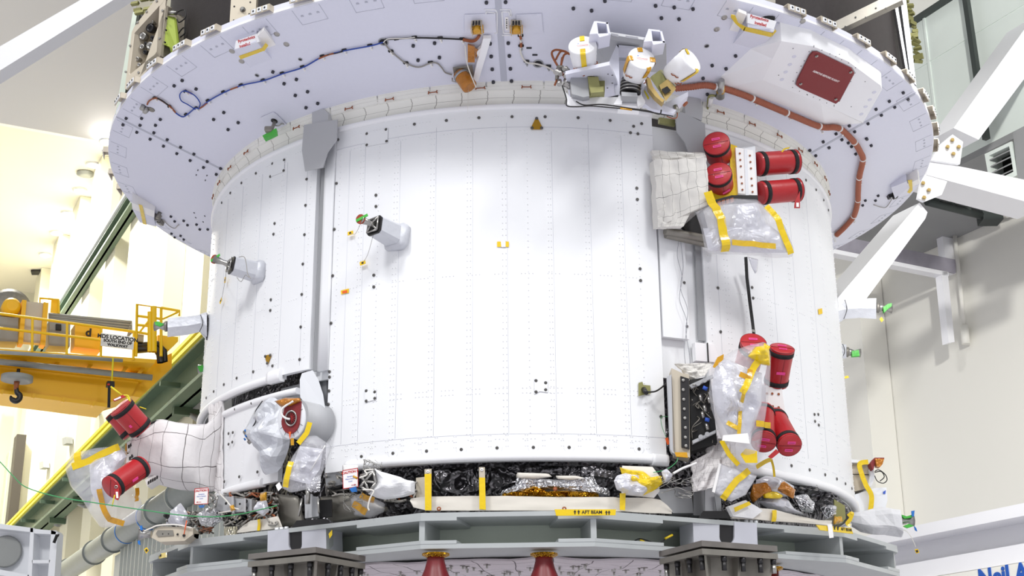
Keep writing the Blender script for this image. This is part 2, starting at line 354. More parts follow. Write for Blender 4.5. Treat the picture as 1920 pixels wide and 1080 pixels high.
# duct housing, silver cladding, soffit on the right
def sil(m):
    zt = pv(1716, 46, 10.0).z; rbox(m, 2.5, 11.9, 10.0, 10.06, 7.37, zt)
    for u in (4.2, 5.6, 7, 8.4, 9.8, 11.2): rbox(m, u, u+.03, 9.985, 10.0, 7.37, zt)
    for z in (8.6, 9.9): rbox(m, 2.5, 11.9, 9.99, 10.0, z, z+.02)
struct('wall_cladding', 'panel_silver', sil)
zt = pv(1716, 46, 10.0).z
struct('trim_21', 'dark_trim', lambda m: rbox(m, 2.5, 11.9, 9.95, 10.08, zt, zt+.06))
struct('ceiling_soffit', 'soffit', lambda m: (rbox(m, 2.5, 11.9, 10.0, 11.49, 7.30, 7.37), rbox(m, 11.84, 11.9, 10.0, 11.49, 7.37, zt)))
def corr(m):
    for i in range(36): m.tube([RM(1+i*.36, 9.6, zt+.2), RM(1+i*.36, 8.6, zt+1.2), RM(1+i*.36, 2.0, zt+2.6)], .19, 8)
struct('ceiling_corrugated', 'corrugated', corr)
def post(px0, px1, v):
    a = pv(px0[0], px0[1], v); b = pv(px1[0], px1[1], v); return a, b
cp = one('conduit_post', 'dark_trim', lambda m: (lambda a, b: m.prism([a+U*.03, a-U*.03, b-U*.03, b+U*.03], -W*.05))(*post((1812, -20), (1853, 262), 9.93)))
tag(cp, 'dark vertical conduit post running down the silver wall cladding above the vent', 'post')
sr = one('soffit_rail', 'dark_metal', lambda m: m.tube([pv(1738, 378, 10.6)-V((0, 0, .02)), pv(1856, 408, 10.6)-V((0, 0, .02))], .05, 8))
rr_a = hz(1738, 378, 7.25); rr_b = hz(1856, 408, 7.25)
bpy.data.objects.remove(sr)
def rail_(m):
    m.tube([rr_a, rr_b], .045, 8)
    for i in range(4): q = rr_a.lerp(rr_b, (i+.5)/4); m.box((q.x, q.y, q.z+.04), (.08, .08, .07))
    m.box(tuple(rr_b), (.22, .22, .12))
tag(one('ceiling_rail', 'dark_trim', rail_), 'dark rail bolted under the grey soffit on the right', 'rail')
# air vent box
T = thing('air_vent', pv(1875, 327, 9.7), 'square louvred air vent in a pale frame under the silver cladding', 'air vent')
fr = [pv(1846, 289, 9.7), pv(1896, 265, 9.7), pv(1908, 328, 9.7), pv(1857, 352, 9.7)]
inn = [pv(1854, 292, 9.7), pv(1892, 274, 9.7), pv(1900, 322, 9.7), pv(1861, 341, 9.7)]
def vf(m):
    for i in range(4):
        j = (i+1) % 4; m.prism([fr[i], fr[j], inn[j], inn[i]], W*.18)
one('vent_frame', 'panel_silver', vf, T)
one('back_panel', 'black', lambda m: m.prism([p+W*.17 for p in inn], W*.02), T)
for q in range(4):
    def lv(m, q=q):
        t = (q+.6)/4; a = inn[0].lerp(inn[3], t); b = inn[1].lerp(inn[2], t); m.prism([a, b, b+W*.12+V((0, 0, .07)), a+W*.12+V((0, 0, .07))], (0, 0, -.012))
    one('louvre', 'soffit', lv, T)
tag(one('duct_box', 'soffit', lambda m: m.prism([pv(1899, 248, 9.69), pv(1960, 218, 9.69), pv(1965, 330, 9.69), pv(1910, 352, 9.69)], W*1.2)), 'dark grey duct box at the right edge beside the louvred vent', 'duct')
# white hanging frame under the soffit
T = thing('steel_portal', pu(1780, 640, 11.1), 'white steel frame hanging below the grey soffit beside the wall', 'frame')
def bar(m, a, b, w, d, dn): m.prism([a, b, b-V((0, 0, w)), a-V((0, 0, w))], dn*d)
one('cross_beam', 'truss_white', lambda m: bar(m, pu(1540, 462, 11.1), pu(1778, 510, 11.1), .05, .12, U), T)
one('web_plate', 'flange_under', lambda m: m.prism([pu(1545, 436, 11.15), pu(1792, 487, 11.15), pu(1792, 512, 11.15), pu(1545, 463, 11.15)], U*.03), T)
one('post', 'truss_white', lambda m: m.prism([pu(1765, 508, 11.1), pu(1777, 510, 11.1), pu(1790, 641, 11.1), pu(1779, 643, 11.1)], U*.1), T)
one('post', 'truss_white', lambda m: m.prism([pu(1767, 440, 11.2), pu(1788, 436, 11.2), pu(1794, 512, 11.2), pu(1776, 512, 11.2)], U*.1), T)
cd = one('wall_conduit', 'wall_white', lambda m: (m.tube([pv(1790, 440, 11.42), pv(1808, 610, 11.42)], .025, 8), m.tube([pv(1808, 610, 11.42), pv(1811, 645, 11.42)], .05, 8)))
tag(cd, 'thin white conduit running down the wall right of the hanging frame', 'conduit')
for q, (x, y) in enumerate(((1867, 412), (1897, 400))):
    o = one('wall_box', 'wall_white', lambda m: m.at(RX) and rbox if False else m.prism([pv(x-9, y-14, 11.45), pv(x+9, y-20, 11.45), pv(x+11, y+2, 11.45), pv(x-8, y+9, 11.45)], -W*.1))
    tag(o, ('small white wall box nearer the soffit rail end', 'small white wall box nearer the right picture edge')[q], 'box')
# white truss on the right
nd = hy(1772, 300, 2.6)
def pt(x, y, dn=0): return hp(x, y, nd+U*dn, U)
T = thing('truss_frame', nd-V((0, 0, 1.2)), 'white steel truss with bolted gusset plates right of the spacecraft', 'truss')
def quad(m, L, d=.22, dn=0): m.prism([pt(x, y, dn) for x, y in L], U*d)
one('diagonal_beam', 'truss_white', lambda m: quad(m, [(1788, 240), (1835, 262), (1960, 95), (1960, 0)], .34), T)
one('diagonal_beam', 'truss_white', lambda m: quad(m, [(1724, 380), (1739, 398), (1735, 410), (1606, 585), (1548, 585)], .34), T)
one('horizontal_beam', 'truss_white', lambda m: quad(m, [(1742, 300), (1738, 328), (1960, 388), (1960, 345)], .34, -.05), T)
def gus(L, bl):
    g = one('gusset_plate', 'truss_white', lambda m: quad(m, L, .03, -.09), T)
    for x, y in bl: one('bolt', 'gold_flange', lambda m: (m.cyl(pt(x, y, -.09), pt(x, y, -.13), .018, n=6), m.cyl(pt(x, y, -.13), pt(x, y, -.15), .009, n=8)), g)
gus([(1746, 300), (1762, 272), (1786, 252), (1806, 266), (1800, 308)], [(1786, 262), (1777, 275), (1798, 275), (1788, 288)])
gus([(1731, 327), (1776, 340), (1766, 365), (1734, 378), (1722, 372)], [(1731, 343), (1742, 356), (1733, 370)])
T = thing('truss_beam', hy(40, 100, 3.4), 'white square steel beam crossing the top left corner', 'beam')
one('beam', 'truss_white', lambda m: m.prism([hy(-40, 110, 3.4), hy(192, -24, 3.4), hy(251, -24, 3.4), hy(-40, 157, 3.4)], V((.0, .2, 0))), T)
# beam with sign, bottom right
T = thing('sign_beam', RM(9, 8, 2.2), 'long white beam running along the wall at the bottom right', 'beam')
one('top_flange', 'truss_white', lambda m: rbox(m, 4, 13, 7.8, 8.4, 3.22, 3.31), T)
one('web', 'truss_white', lambda m: rbox(m, 4, 13, 8.05, 8.12, 3.05, 3.22), T)
one('lower_box', 'truss_white', lambda m: rbox(m, 4, 13, 7.93, 8.3, 2.92, 3.05), T)
sg = one('sign_board', 'wall_white', lambda m: rbox(m, 4, 9.4, 7.9, 7.96, 1.9, 2.91)); tag(sg, 'white sign board with large blue letters below the beam at bottom right', 'sign')
q = pv(1880, 1080, 7.895); L = frame(q, -W, -U); tx = text('lettering', 'Neil A', .185, Matrix.Translation(L.translation)@L.to_3x3().to_4x4(), 'sign_blue', sg, .002, bold=.006)
# ceiling downlights over the far bay
LP = [(200, 265), (175, 309), (150, 357), (127, 400), (106, 437), (85, 478)]
nm = ['nearest and brightest round ceiling light beside the ring edge', 'second round ceiling light from the ring along the wall', 'third round ceiling light from the ring along the wall', 'fourth round ceiling light from the ring along the wall', 'fifth round ceiling light, next to the farthest one', 'farthest round ceiling light above the yellow crane']
for i, (x, y) in enumerate(LP):
    p = hz(x, y, 30.95); T = thing('ceiling_light', p, nm[i], 'ceiling light', 'round ceiling lights in the far bay')
    one('lamp_disc', 'lamp', lambda m: m.at(Matrix.Translation(p-V((0, 0, .02)))).lathe([(.28, 0), (.28, .05)], 20), T)
    one('lamp_rim', 'cabinet_white', lambda m: m.at(Matrix.Translation(p-V((0, 0, .06)))).lathe([(.30, 0), (.38, 0), (.38, .1), (.30, .1)], 20, False), T)
    ld = bpy.data.lights.new('downlight', 'SPOT'); ld.energy = 3000; ld.spot_size = 2.3; ld.spot_blend = .35; ld.shadow_soft_size = .3; ld.color = (1, .97, .88)
    lo = bpy.data.objects.new('downlight', ld); COL.objects.link(lo); lo.location = p-V((0, 0, .3)); lo['kind'] = 'structure'
tag(one('smoke_detector', 'crane_grey', lambda m: m.at(Matrix.Translation(hz(160, 327, 30.9))).lathe([(.25, -.1), (.45, -.02), (.45, .08)], 20)), 'small round grey detector on the bright ceiling', 'smoke detector')
tag(one('ceiling_vent', 'dark_metal', lambda m: m.prism([hz(58, 506, 30.95), hz(78, 506, 30.95), hz(82, 513, 30.95), hz(60, 513, 30.95)], (0, 0, -.1))), 'small dark rectangular vent on the ceiling above the yellow crane', 'vent')
# upper rail and crane runway
def ibeam(m, u0, u1, v, z0, z1, w):
    rbox(m, u0, u1, v-w, v+w, z1-.12, z1); rbox(m, u0, u1, v-w, v+w, z0, z0+.12); rbox(m, u0, u1, v-.05, v+.05, z0, z1)
def ZV(z, v): return 1.6+(z-1.6)*v/11.5
T = thing('upper_crane_rail', RM(60, 10.4, 23.9), 'upper green crane rail climbing along the cream wall to the ring', 'crane rail')
one('beam', 'green_beam', lambda m: ibeam(m, 40, 90, 10.45, ZV(26.9,10.45)-.7, ZV(26.9, 10.45), .25), T); one('rail', 'cabinet_white', lambda m: rbox(m, 40, 90, 10.1, 10.2, ZV(26.9, 10.45), ZV(26.9, 10.45)+.12), T)
T = thing('crane_runway', RM(60, 10.2, 11.15), 'lower dark green runway beam with yellow conductor bars along the wall', 'crane rail')
one('beam', 'green_beam', lambda m: ibeam(m, 28, 91, 10.2, ZV(16.2,9.62)-1.35, ZV(16.2,9.62)-.1, .42), T)
one('rail', 'dull_steel', lambda m: rbox(m, 28, 91, 10.15, 10.27, ZV(16.2,9.62)-.1, ZV(16.2,9.62)+.04), T)
for z, v in ((ZV(16.2,9.62), 9.62), (ZV(16.2,9.62)-.26, 9.62)): one('conductor_bar', 'bar_yellow', lambda m: rbox(m, 28, 91, v-.05, v+.05, z, z+.13), T)
for u in range(32, 90, 6): one('bracket', 'green_beam', lambda m: (rbox(m, u, u+.15, 9.5, 10.3, ZV(16.2,9.62)-.7, ZV(16.2,9.62)-.55), rbox(m, u, u+.25, 10, 11.4, ZV(16.2,9.62)-1.6, ZV(16.2,9.62)-1.35)), T)
# wall brackets and boxes
for i, (a, b, l) in enumerate((((333, 738), (378, 790), 'grey steel wall bracket shelf beside the left edge of the white cylinder'), ((122, 926), (163, 950), 'grey wall bracket behind the left plastic bag'), ((76, 967), (112, 985), 'grey wall bracket above the white cabinet at lower left'))):
    T = thing('wall_bracket', pv((a[0]+b[0])/2, b[1], 11), l, 'bracket')
    v = 10.6
    one('shelf', 'crane_grey', lambda m: m.prism([pv(a[0], a[1], v), pv(b[0], a[1]+4, v), pv(b[0], (a[1]+b[1])/2+4, v), pv(a[0], (a[1]+b[1])/2, v)], W*.8), T)
    one('strut', 'crane_grey', lambda m: m.tube([pv(a[0]+8, (a[1]+b[1])/2, v), pv(b[0]-2, b[1], v)], .1, 4), T)
for i, (x, y, l) in enumerate(((187, 772, 'uppermost small white box on the far wall below the crane'), (133, 828, 'middle small white box on the far wall below the crane'), (89, 873, 'lowest small white box on the far wall below the crane'))):
    tag(one('junction_box', 'crane_grey', lambda m: m.prism([pv(x-5, y-5, 10.7), pv(x+3, y-8, 10.7), pv(x+4, y+4, 10.7), pv(x-4, y+8, 10.7)], -W*.3)), l, 'box')
# ================================================================ CRANE
UC = 39.5; K = .77
def pc(x, y, d=0): return pu(x, y, UC+d)
def cp_(m, L, d=.5, o=0): m.prism([pc(x, y, o*K) for x, y in L], U*d*K)
T = thing('bridge_crane', RM(UC, 2, 10), 'yellow-orange overhead bridge crane with walkway and railings at left', 'crane')
one('girder', 'crane_orange', lambda m: (cp_(m, [(-60, 677), (262, 713), (246, 742), (200, 756), (-60, 722)], 1.6, 0), cp_(m, [(-60, 722), (202, 756), (200, 763), (-60, 729)], 1.9, -.15), cp_(m, [(-60, 670), (270, 707), (268, 714), (-60, 678)], 1.9, -.15)), T)
for x in (3, 62, 118, 174): one('bottom_lug', 'crane_orange', lambda m: cp_(m, [(x, 729+x*.13), (x+6, 730+x*.13), (x+2, 739+x*.13), (x-3, 737+x*.13)], .3, -.2), T)
one('end_truck', 'crane_orange', lambda m: (cp_(m, [(240, 690), (300, 672), (322, 662), (322, 690), (262, 745), (244, 742)], .8, .2)), T)
one('walkway_deck', 'crane_orange', lambda m: (cp_(m, [(-60, 650), (293, 674), (290, 681), (-60, 657)], 1.6, -1.4), [cp_(m, [(x, 660+x*.11), (x+7, 661+x*.11), (x-3, 675+x*.11), (x-10, 674+x*.11)], .25, -.6) for x in (-10, 50, 110, 170, 235, 265)]), T)
one('pipe_conduit', 'crane_grey', lambda m: (m.tube([pc(-60, 672, -.7), pc(285, 708, -.7)], .09, 8), m.tube([pc(-60, 656, -1.5), pc(230, 676, -1.5)], .05, 6)), T)
def rl(m, pts, r=.04, o=-1.4): m.tube([pc(x, y, o*K) for x, y in pts], r*K, 6, False)
hr_ = one('handrail', 'crane_yellow', lambda m: (rl(m, [(-60, 580), (252, 622), (288, 628)], .05), rl(m, [(-60, 608), (252, 645)], .05), [rl(m, [(x, 588+x*.13), (x-1, 655+x*.08)], .05) for x in (-5, 61, 126, 190, 251)]), T)
one('ladder_tower', 'crane_yellow', lambda m: (rl(m, [(255, 668), (257, 571), (302, 577), (302, 668)], .06), rl(m, [(256, 592), (302, 598)], .05), rl(m, [(255, 609), (302, 613)], .05), rl(m, [(302, 577), (337, 583), (336, 592)], .05), rl(m, [(288, 575), (288, 660)], .13), rl(m, [(281, 585), (281, 660)], .1), rl(m, [(260, 625), (288, 590)], .04), rl(m, [(305, 598), (336, 584)], .04), cp_(m, [(296, 628), (334, 632), (334, 640), (318, 655), (296, 650)], .6, -.9)), T)
one('cabinet', 'crane_orange', lambda m: cp_(m, [(141, 607), (192, 613), (190, 656), (140, 650)], .9, -.6), T)
L = frame(pc(166, 624, -.62), -U, W); text('letter_mark', 'd', .32, L, 'ink', T, .01, bold=.012)
one('cabinet', 'crane_grey', lambda m: cp_(m, [(93, 602), (132, 606), (131, 650), (92, 648)], .9, -.5), T)
one('switch_box', 'black', lambda m: cp_(m, [(105, 607), (115, 608), (115, 619), (105, 618)], .1, -.6), T)
one('cabinet', 'crane_grey', lambda m: cp_(m, [(-40, 590), (34, 596), (34, 641), (-40, 638)], .9, -.4), T)
one('cover_panel', 'beige_metal', lambda m: cp_(m, [(49, 565), (82, 568), (77, 644), (43, 641)], .3, -.55), T)
one('panel_frame', 'crane_orange', lambda m: (cp_(m, [(42, 562), (50, 563), (43, 645), (35, 644)], .5, -.7), cp_(m, [(82, 566), (91, 568), (85, 648), (76, 646)], .5, -.7)), T)
one('cable_drum', 'dull_steel', lambda m: m.at(frame(pc(20, 576, .2), -U)).lathe([(.9*K*.7, -.5), (K*.75, -.45), (K*.75, -.1), (.6*K*.7, 0), (.1, .02)], 28), T)
one('motor', 'crane_orange', lambda m: m.at(frame(pc(20, 578, -.3), -U)).lathe([(.25, -.3), (.25, .2), (.15, .3)], 16), T)
one('upper_frame', 'crane_yellow', lambda m: (rl(m, [(75, 586), (75, 559), (110, 562), (110, 588)], .05, 0), cp_(m, [(97, 560), (110, 562), (110, 588), (95, 586)], .1, .2)), T)
one('pipe_rails', 'crane_grey', lambda m: [rl(m, [(91, 589+4*i), (247-2*i, 604+5*i), (246-2*i, 625+2*i)], .055, -.2) for i in range(4)], T)
one('cable_chain', 'dark_metal', lambda m: (rl(m, [(255, 655), (290, 652), (300, 664), (302, 680)], .16, -1), rl(m, [(255, 648), (296, 645), (308, 658), (309, 678)], .12, -1)), T)
one('control_box', 'crane_grey', lambda m: cp_(m, [(258, 626), (270, 628), (269, 641), (257, 639)], .2, -1.2), T)
sg = one('location_sign', 'paper', lambda m: cp_(m, [(190, 624), (252, 632), (250, 655.5), (189, 648)], .05, -1.6)); tag(sg, 'white sign reading MDS LOCATION hung on the yellow crane handrail', 'sign')
for tx_, x, y, s in (('MDS LOCATION', 221, 634, .150/(K*.86)), ('SOUTH END OF', 221, 641.2, .108/(K*.86)), ('WALKWAY', 220.5, 648.2, .108/(K*.86))):
    L = frame(pc(x, y, -1.62), -U, pc(252, 632, -1.6)-pc(190, 624, -1.6)); text('lettering', tx_, s*K*.86, L, 'ink', sg, .004, bold=.006)
T = thing('crane_hook', pc(33, 752, .3), 'dark crane hook below a round grey pulley block', 'hook')
one('pulley_disc', 'crane_grey', lambda m: m.at(Matrix.Translation(pc(32, 709, -.75))).lathe([(.34, -.1), (.42, -.08), (.42, .06), (.2, .1)], 28), T)
one('shank', 'brown_wire', lambda m: m.cyl(pc(32, 712, -.75), pc(30, 731, -.75), .08, .06, 12), T)
hk = smooth_path([pc(x, y, -.75) for x, y in ((31, 728), (32, 736), (37, 741), (36, 748), (29, 752), (22, 748), (20, 742))], 6)
one('hook', 'dark_metal', lambda m: m.tube(hk, [.06+.02*math.sin(i/len(hk)*3.1) if i < len(hk)*.8 else .06*(len(hk)-i)/len(hk)*5+.01 for i in range(len(hk))], 10), T)
one('hoist_rope', 'dark_metal', lambda m: m.tube([pc(35, 692, -.75), pc(33, 706, -.75)], .05, 6), T)
T = thing('crane_pendant', pc(205, 764, -1.7), 'small black crane pendant box hanging on a cable below the girder', 'control')
one('control_box', 'black', lambda m: cp_(m, [(202, 714), (215, 715), (215, 725), (201, 724)], .25, -1.8), T); one('button', 'ink_red', lambda m: cp_(m, [(202, 719), (206, 719), (206, 722), (202, 722)], .05, -1.86), T)
one('cable', 'bar_yellow', lambda m: m.tube([pc(212, 670, -1.7), pc(210, 714, -1.7)], .025, 6), T); one('chain', 'black', lambda m: m.tube([pc(205, 725, -1.7), pc(204, 764, -1.7)], .045, 6), T)
# ================================================================ PIPE, PARTITION, CABINET lower left
T = thing('ventilation_pipe', pv(240, 1010, 8.6), 'large grey ventilation pipe with flanges rising from lower left', 'pipe')
pa = [pv(85, 1085, 8.6), pv(150, 1048, 8.6), pv(235, 998, 8.6), pv(330, 935, 8.6), pv(420, 880, 8.6)]
zz = pa[2].z
ua, ub = (pa[0]-CP).dot(U), (pa[4]-CP).dot(U)
def pipe(u): return RM(u, 8.6, zz)
one('pipe', 'pipe_grey', lambda m: m.tube([pipe(80), pipe(14)], .37, 28), T)
for x, y in ((128, 1064), (178, 1030), (214, 1008), (296, 962), (338, 930)):
    u = (pv(x, y, 8.6)-CP).dot(U); one('flange', 'pipe_grey', lambda m: m.tube([pipe(u+.05), pipe(u-.05)], .42, 28), T)
for x, y in ((281, 950), (240, 978)):
    u = (pv(x, y, 8.6)-CP).dot(U); one('blue_clamp', 'blue_tape', lambda m: m.tube([pipe(u+.04), pipe(u-.04)], .385, 28), T)
def part(m):
    rbox(m, 19, 46, 8.9, 8.95, 0, zz-.35)
    for i in range(46): rbox(m, 19.5+i*.55, 19.58+i*.55, 8.72, 8.9, 0, zz-.3)
tag(one('metal_partition', 'partition_grey', part), 'pale grey ribbed metal partition under the ventilation pipe', 'partition')
T = thing('machine_cabinet', hy(50, 1085, 10), 'white open machine cabinet with round openings in the lower left corner', 'cabinet')
def hq(m, L, Y, d): m.prism([hy(x, y, Y) for x, y in L], (0, d*.25, 0))
one('frame', 'cabinet_white', lambda m: (hq(m, [(-30, 978), (62, 990), (62, 998), (-30, 988)], 10, 1), hq(m, [(57, 990), (64, 990), (58, 1110), (50, 1110)], 10, 1), hq(m, [(64, 992), (106, 995), (104, 1002), (64, 1000)], 10, 1), hq(m, [(96, 994), (108, 998), (100, 1110), (88, 1110)], 10, 1), hq(m, [(-30, 1062), (54, 1078), (54, 1086), (-30, 1074)], 10, 1), hq(m, [(60, 1050), (94, 1050), (92, 1056), (60, 1056)], 10, 1)), T)
one('back_panel', 'cabinet_white', lambda m: hq(m, [(-30, 980), (104, 996), (96, 1110), (-30, 1110)], 10.3, .05), T)
one('round_opening', 'crane_grey', lambda m: m.at(frame(hy(10, 1034, 10.2), V((.2, -1, 0)))).lathe([(.15, -.1), (.22, 0), (.2, .02)], 28), T)
one('handle', 'black', lambda m: m.tube([hy(101, 1018, 9.9), hy(107, 1003, 9.9), hy(110, 1004, 9.9)], .022, 6), T)
# ---------------------------------------------------------------- light
wd = bpy.data.worlds.new('world'); SC.world = wd; wd.use_nodes = True
wd.node_tree.nodes['Background'].inputs[0].default_value = (.97, .98, 1, 1); wd.node_tree.nodes['Background'].inputs[1].default_value = WORLD
def area(name, loc, tgt, size, e, col=(1, 1, 1)):
    l = bpy.data.lights.new(name, 'AREA'); l.energy = e; l.size = size; l.color = col; l.shape = 'DISK'
    o = bpy.data.objects.new(name, l); COL.objects.link(o); o.location = loc; o.rotation_euler = (V(tgt)-V(loc)).to_track_quat('-Z', 'Y').to_euler(); o['kind'] = 'structure'
for L in LAMPS: area(*L)
ld = bpy.data.lights.new('wall_fill_light', 'SPOT'); ld.energy = 3600; ld.spot_size = 1.1; ld.spot_blend = .5; ld.shadow_soft_size = .25; ld.color = (1, .99, .95)  # unseen spot, added to brighten the right wall and the truss
lo = bpy.data.objects.new('wall_fill_light', ld); COL.objects.link(lo); lo.location = RM(0, 3, 7.2); lo.rotation_euler = (RM(7.4, 11.5, 4.9)-RM(0, 3, 7.2)).to_track_quat('-Z', 'Y').to_euler(); lo['kind'] = 'structure'
for i, (u, v, z, e) in enumerate(FARL):
    area('bay_lamp', RM(u, v, z), RM(u, v, 12), 3, e, (1, .97, .88))
SC.view_settings.view_transform = 'Standard'; SC.view_settings.look = 'None'; SC.view_settings.gamma = 1; SC.view_settings.use_curve_mapping = False
SC.view_settings.exposure = EXPO
# ================================================================ ADAPTER RING
RING = thing('adapter_ring', V((0, 0, 5.0)), 'large pale lilac adapter ring crowning the white cylinder', 'spacecraft ring')
D = math.pi/180
def cone_panel(m, a0, a1, r0=2.04, r1=RR, n=24):
    def fn(u, v): a = a0+(a1-a0)*u; r = r0+(r1-r0)*v; return pol(a, r, zcone(r))
    m.shell(fn, n, 3, (0, 0, .05))
SEAM = [-63.6, -2.3, 59.0, 120, 180, 238]
for i in range(6):
    a0 = SEAM[i]; a1 = SEAM[(i+1) % 6]+(360 if i == 5 else 0)
    if i == 5: a1 = 296.4
    one('ring_panel', 'ring_light_tint', lambda m: cone_panel(m, (a0+.12)*D, (a1-.12)*D), RING)
    one('seam_strip', 'seam_line', lambda m: m.shell(lambda u, v: pol(a0*D+(u-.5)*(.022 if i != 1 else .034)/(2.04+v*.68), 2.045+v*.68, zcone(2.045+v*.68)-.0015), 1, 4, (0, 0, .004)), RING)
def etched(m, k_):
    for k in (k_,):
        a = (-150+k*7.0)*D
        for da, r0, r1, w in ((0, 2.60, 2.72, .0016),):
            for s0, s1, q0, q1 in ((-.03, -.03, 2.62, 2.72), (.03, .03, 2.62, 2.72), (-.03, .03, 2.62, 2.62)):
                A = pol(a+s0, q0, zcone(q0)-.0006); B = pol(a+s1, q1, zcone(q1)-.0006); m.tube([A, B], .0011, 4)
        for t in (-.018, 0, .018): m.at(frame(pol(a+t, 2.67, zcone(2.67)), V((0, 0, -1)))).lathe([(.009, -.002), (.009, .0012)], 10); m.at(Matrix.Identity(4))
for k_ in range(2, 40):
    if k_ not in (21,): one('edge_marking', 'seam_line', lambda m: etched(m, k_), RING)
one('rim_band', 'rim_white', lambda m: m.shell(lambda u, v: pol(u*2*math.pi, RR+.003, ZR+.004+.014*v), 120, 1, lambda u, v: pol(u*2*math.pi, -.02, 0)), RING)
PIPS = """327,160 342,150 368,166 237,221 266,221 301,223 231,233 263,234 292,234 257,247 289,248 282,260 314,261 401,223 420,210 428,242 447,229 512,134 556,148 533,156 577,171 554,178 596,193 574,201
307,273 339,275 332,287 364,288 357,300 389,302 382,313 414,315 406,326 321,405 328,414 345,413 352,421 369,420 375,429 390,429 322,437 328,444 339,441 345,448
775,85 815,80 784,112 824,107 912,4 948,3 919,81 953,80 921,105 955,104 923,129 957,128 925,153 959,151 1075,15 1109,19 1134,1 1229,10 1264,13 1299,16 1240,33 1273,35 1379,104 1335,122 1361,128 1318,146 1326,176
1693,173 1702,185 1667,189 1677,200 1642,204 1652,215 1627,231 1592,235 1602,246 1567,250 1624,259 1578,261 1543,265 1590,267 1625,260 1633,272 1596,274 1554,276 1529,291 1518,281 1604,288 1646,366 1641,375 1622,375 1617,384 1597,384 1592,393 1572,394 1568,403"""
pipm = localmesh('ring_fastener', lambda m: (m.lathe([(.0095, -.004), (.0095, .010), (.0045, .014)], 10)), 'pip')
PL = [tuple(map(float, q.split(','))) for q in PIPS.split()]
for x, y in PL[:96]: inst(pipm, fring(x, y, .001), 'ring_fastener', RING)
holem = localmesh('slot_mark', lambda m: m.box((0, 0, .001), (.014, .005, .004)), 'pip')
for x, y in ((371, 319), (368, 328), (388, 329), (385, 338), (364, 399), (367, 408), (384, 405), (381, 416)): pass
one('slot_marks', 'pip', lambda m: [m.at(fring(x, y, .001)).box((0, 0, .001), (.016, .006, .004)) for x, y in ((371, 319), (368, 328), (388, 329), (385, 338), (364, 399), (367, 408), (384, 405), (381, 416))], RING)
def grommet(x, y, r):
    o = one('grommet_hole', 'seam_grey', lambda m: m.at(fring(x, y)).lathe([(r, -.003), (r*1.08, .003), (r*.82, .004), (r*.8, -.002)], 20, False), RING)
    one('hole', 'hole', lambda m: m.at(fring(x, y)).lathe([(r*.9, -.002), (r*.9, .001)], 20), o)
for x, y, r in ((719, 78, .026), (1009, 119, .027), (563, 111, .011), (482, 141, .012), (1325, 86, .013)): grommet(x, y, r)
for x, y in ((743, 74), (992, 90), (1003, 103)): one('slot_hole', 'hole', lambda m: m.at(fring(x, y, .001)).box((0, 0, 0), (.028, .013, .004), .003), RING)
# rim clips with white square washers
clipm = MB()
def clip_fn(m):
    m.mi = 0; m.box((0, -.03, .0), (.125, .004, .036)); m.box((0, -.01, .018), (.125, .04, .004)); m.box((.064, -.012, 0), (.004, .036, .036))
washm = localmesh('washer', lambda m: (m.box((0, 0, 0), (.030, .004, .030))), 'cabinet_white')
wh = localmesh('washer_hole', lambda m: m.cyl((0, .0, 0), (0, .004, 0), .006, n=8), 'black')
clm = localmesh('clip_plate', clip_fn, 'beige_metal')
CL = [(404, 66), (354, 95), (300, 127), (261, 162), (230, 190), (497, 28), (1482, 29), (1542, 51), (1604, 84), (1655, 116), (1693, 148), (1722, 183), (1739, 215), (1746, 245), (1748, 275), (204, 290), (212, 330), (226, 358), (575, 10)]
CLAZ = []
for i, (x, y) in enumerate(CL):
    p = hz(x, y, ZR+.02); a = az(p); q = pol(a, RR+.004, ZR+.028)
    X = frame(q, V((0, 0, 1)), pol(a+math.pi/2, 1, 0)); CLAZ.append(a)
    o = inst(clm, X, 'edge_clip', RING)
    wm = MB(); wm.at(X)
    for t in (-.045, 0, .045): wm.mi = 0; wm.box((t*.85, -.034, .0), (.026, .005, .026)); wm.mi = 1; wm.box((t*.85, -.038, 0), (.009, .003, .009))
    wm.build('washer_set', ['cabinet_white', 'black'], o)
# adapter barrel above the ring
BAR = thing('adapter_barrel', V((0, 0, 5.35)), 'dark open-framed barrel of the adapter rising above the ring', 'spacecraft barrel')
one('dark_liner', 'adapter_dark', lambda m: (m.shell(lambda u, v: pol(u*2*math.pi, 2.42+.19*min(1, max(0, (u*360-36)/5))*min(1, max(0, (130-u*360)/5)), 5.36+1.6*v), 144, 2, lambda u, v: pol(u*2*math.pi, -.03, 0))), BAR)
one('deck', 'adapter_dark', lambda m: m.at(Matrix.Translation((0, 0, 5.36))).lathe([(2.0, 0), (2.68, 0), (2.68, .01), (2.0, .01)], 72, False), BAR)
def strut(m, L, Y, w=(0, .05, 0)): m.prism([hy(x, y, Y) for x, y in L], w)
Yr = hz(1700, 150, 5.35).y
st = one('perforated_strut', 'dull_steel', lambda m: strut(m, [(1560, 62), (1552, 47), (1676, -14), (1692, 0)], -2.02, (.02, .05, 0)), BAR)
for k in range(7): one('rivet', 'dark_metal', lambda m: m.at(frame(hy(1566+k*19, 50-k*8.6+(9 if k % 2 else 0), -2.02), V((0, -1, 0)))).lathe([(.005, 0), (.005, .004)], 8), st)
one('vertical_strut', 'seam_grey', lambda m: (strut(m, [(1687, -10), (1698, -10), (1718, 160), (1708, 150)], -1.25, (.0, .05, 0)), strut(m, [(1674, -10), (1680, -10), (1706, 150), (1701, 145)], -1.25, (.0, .05, 0))), BAR)
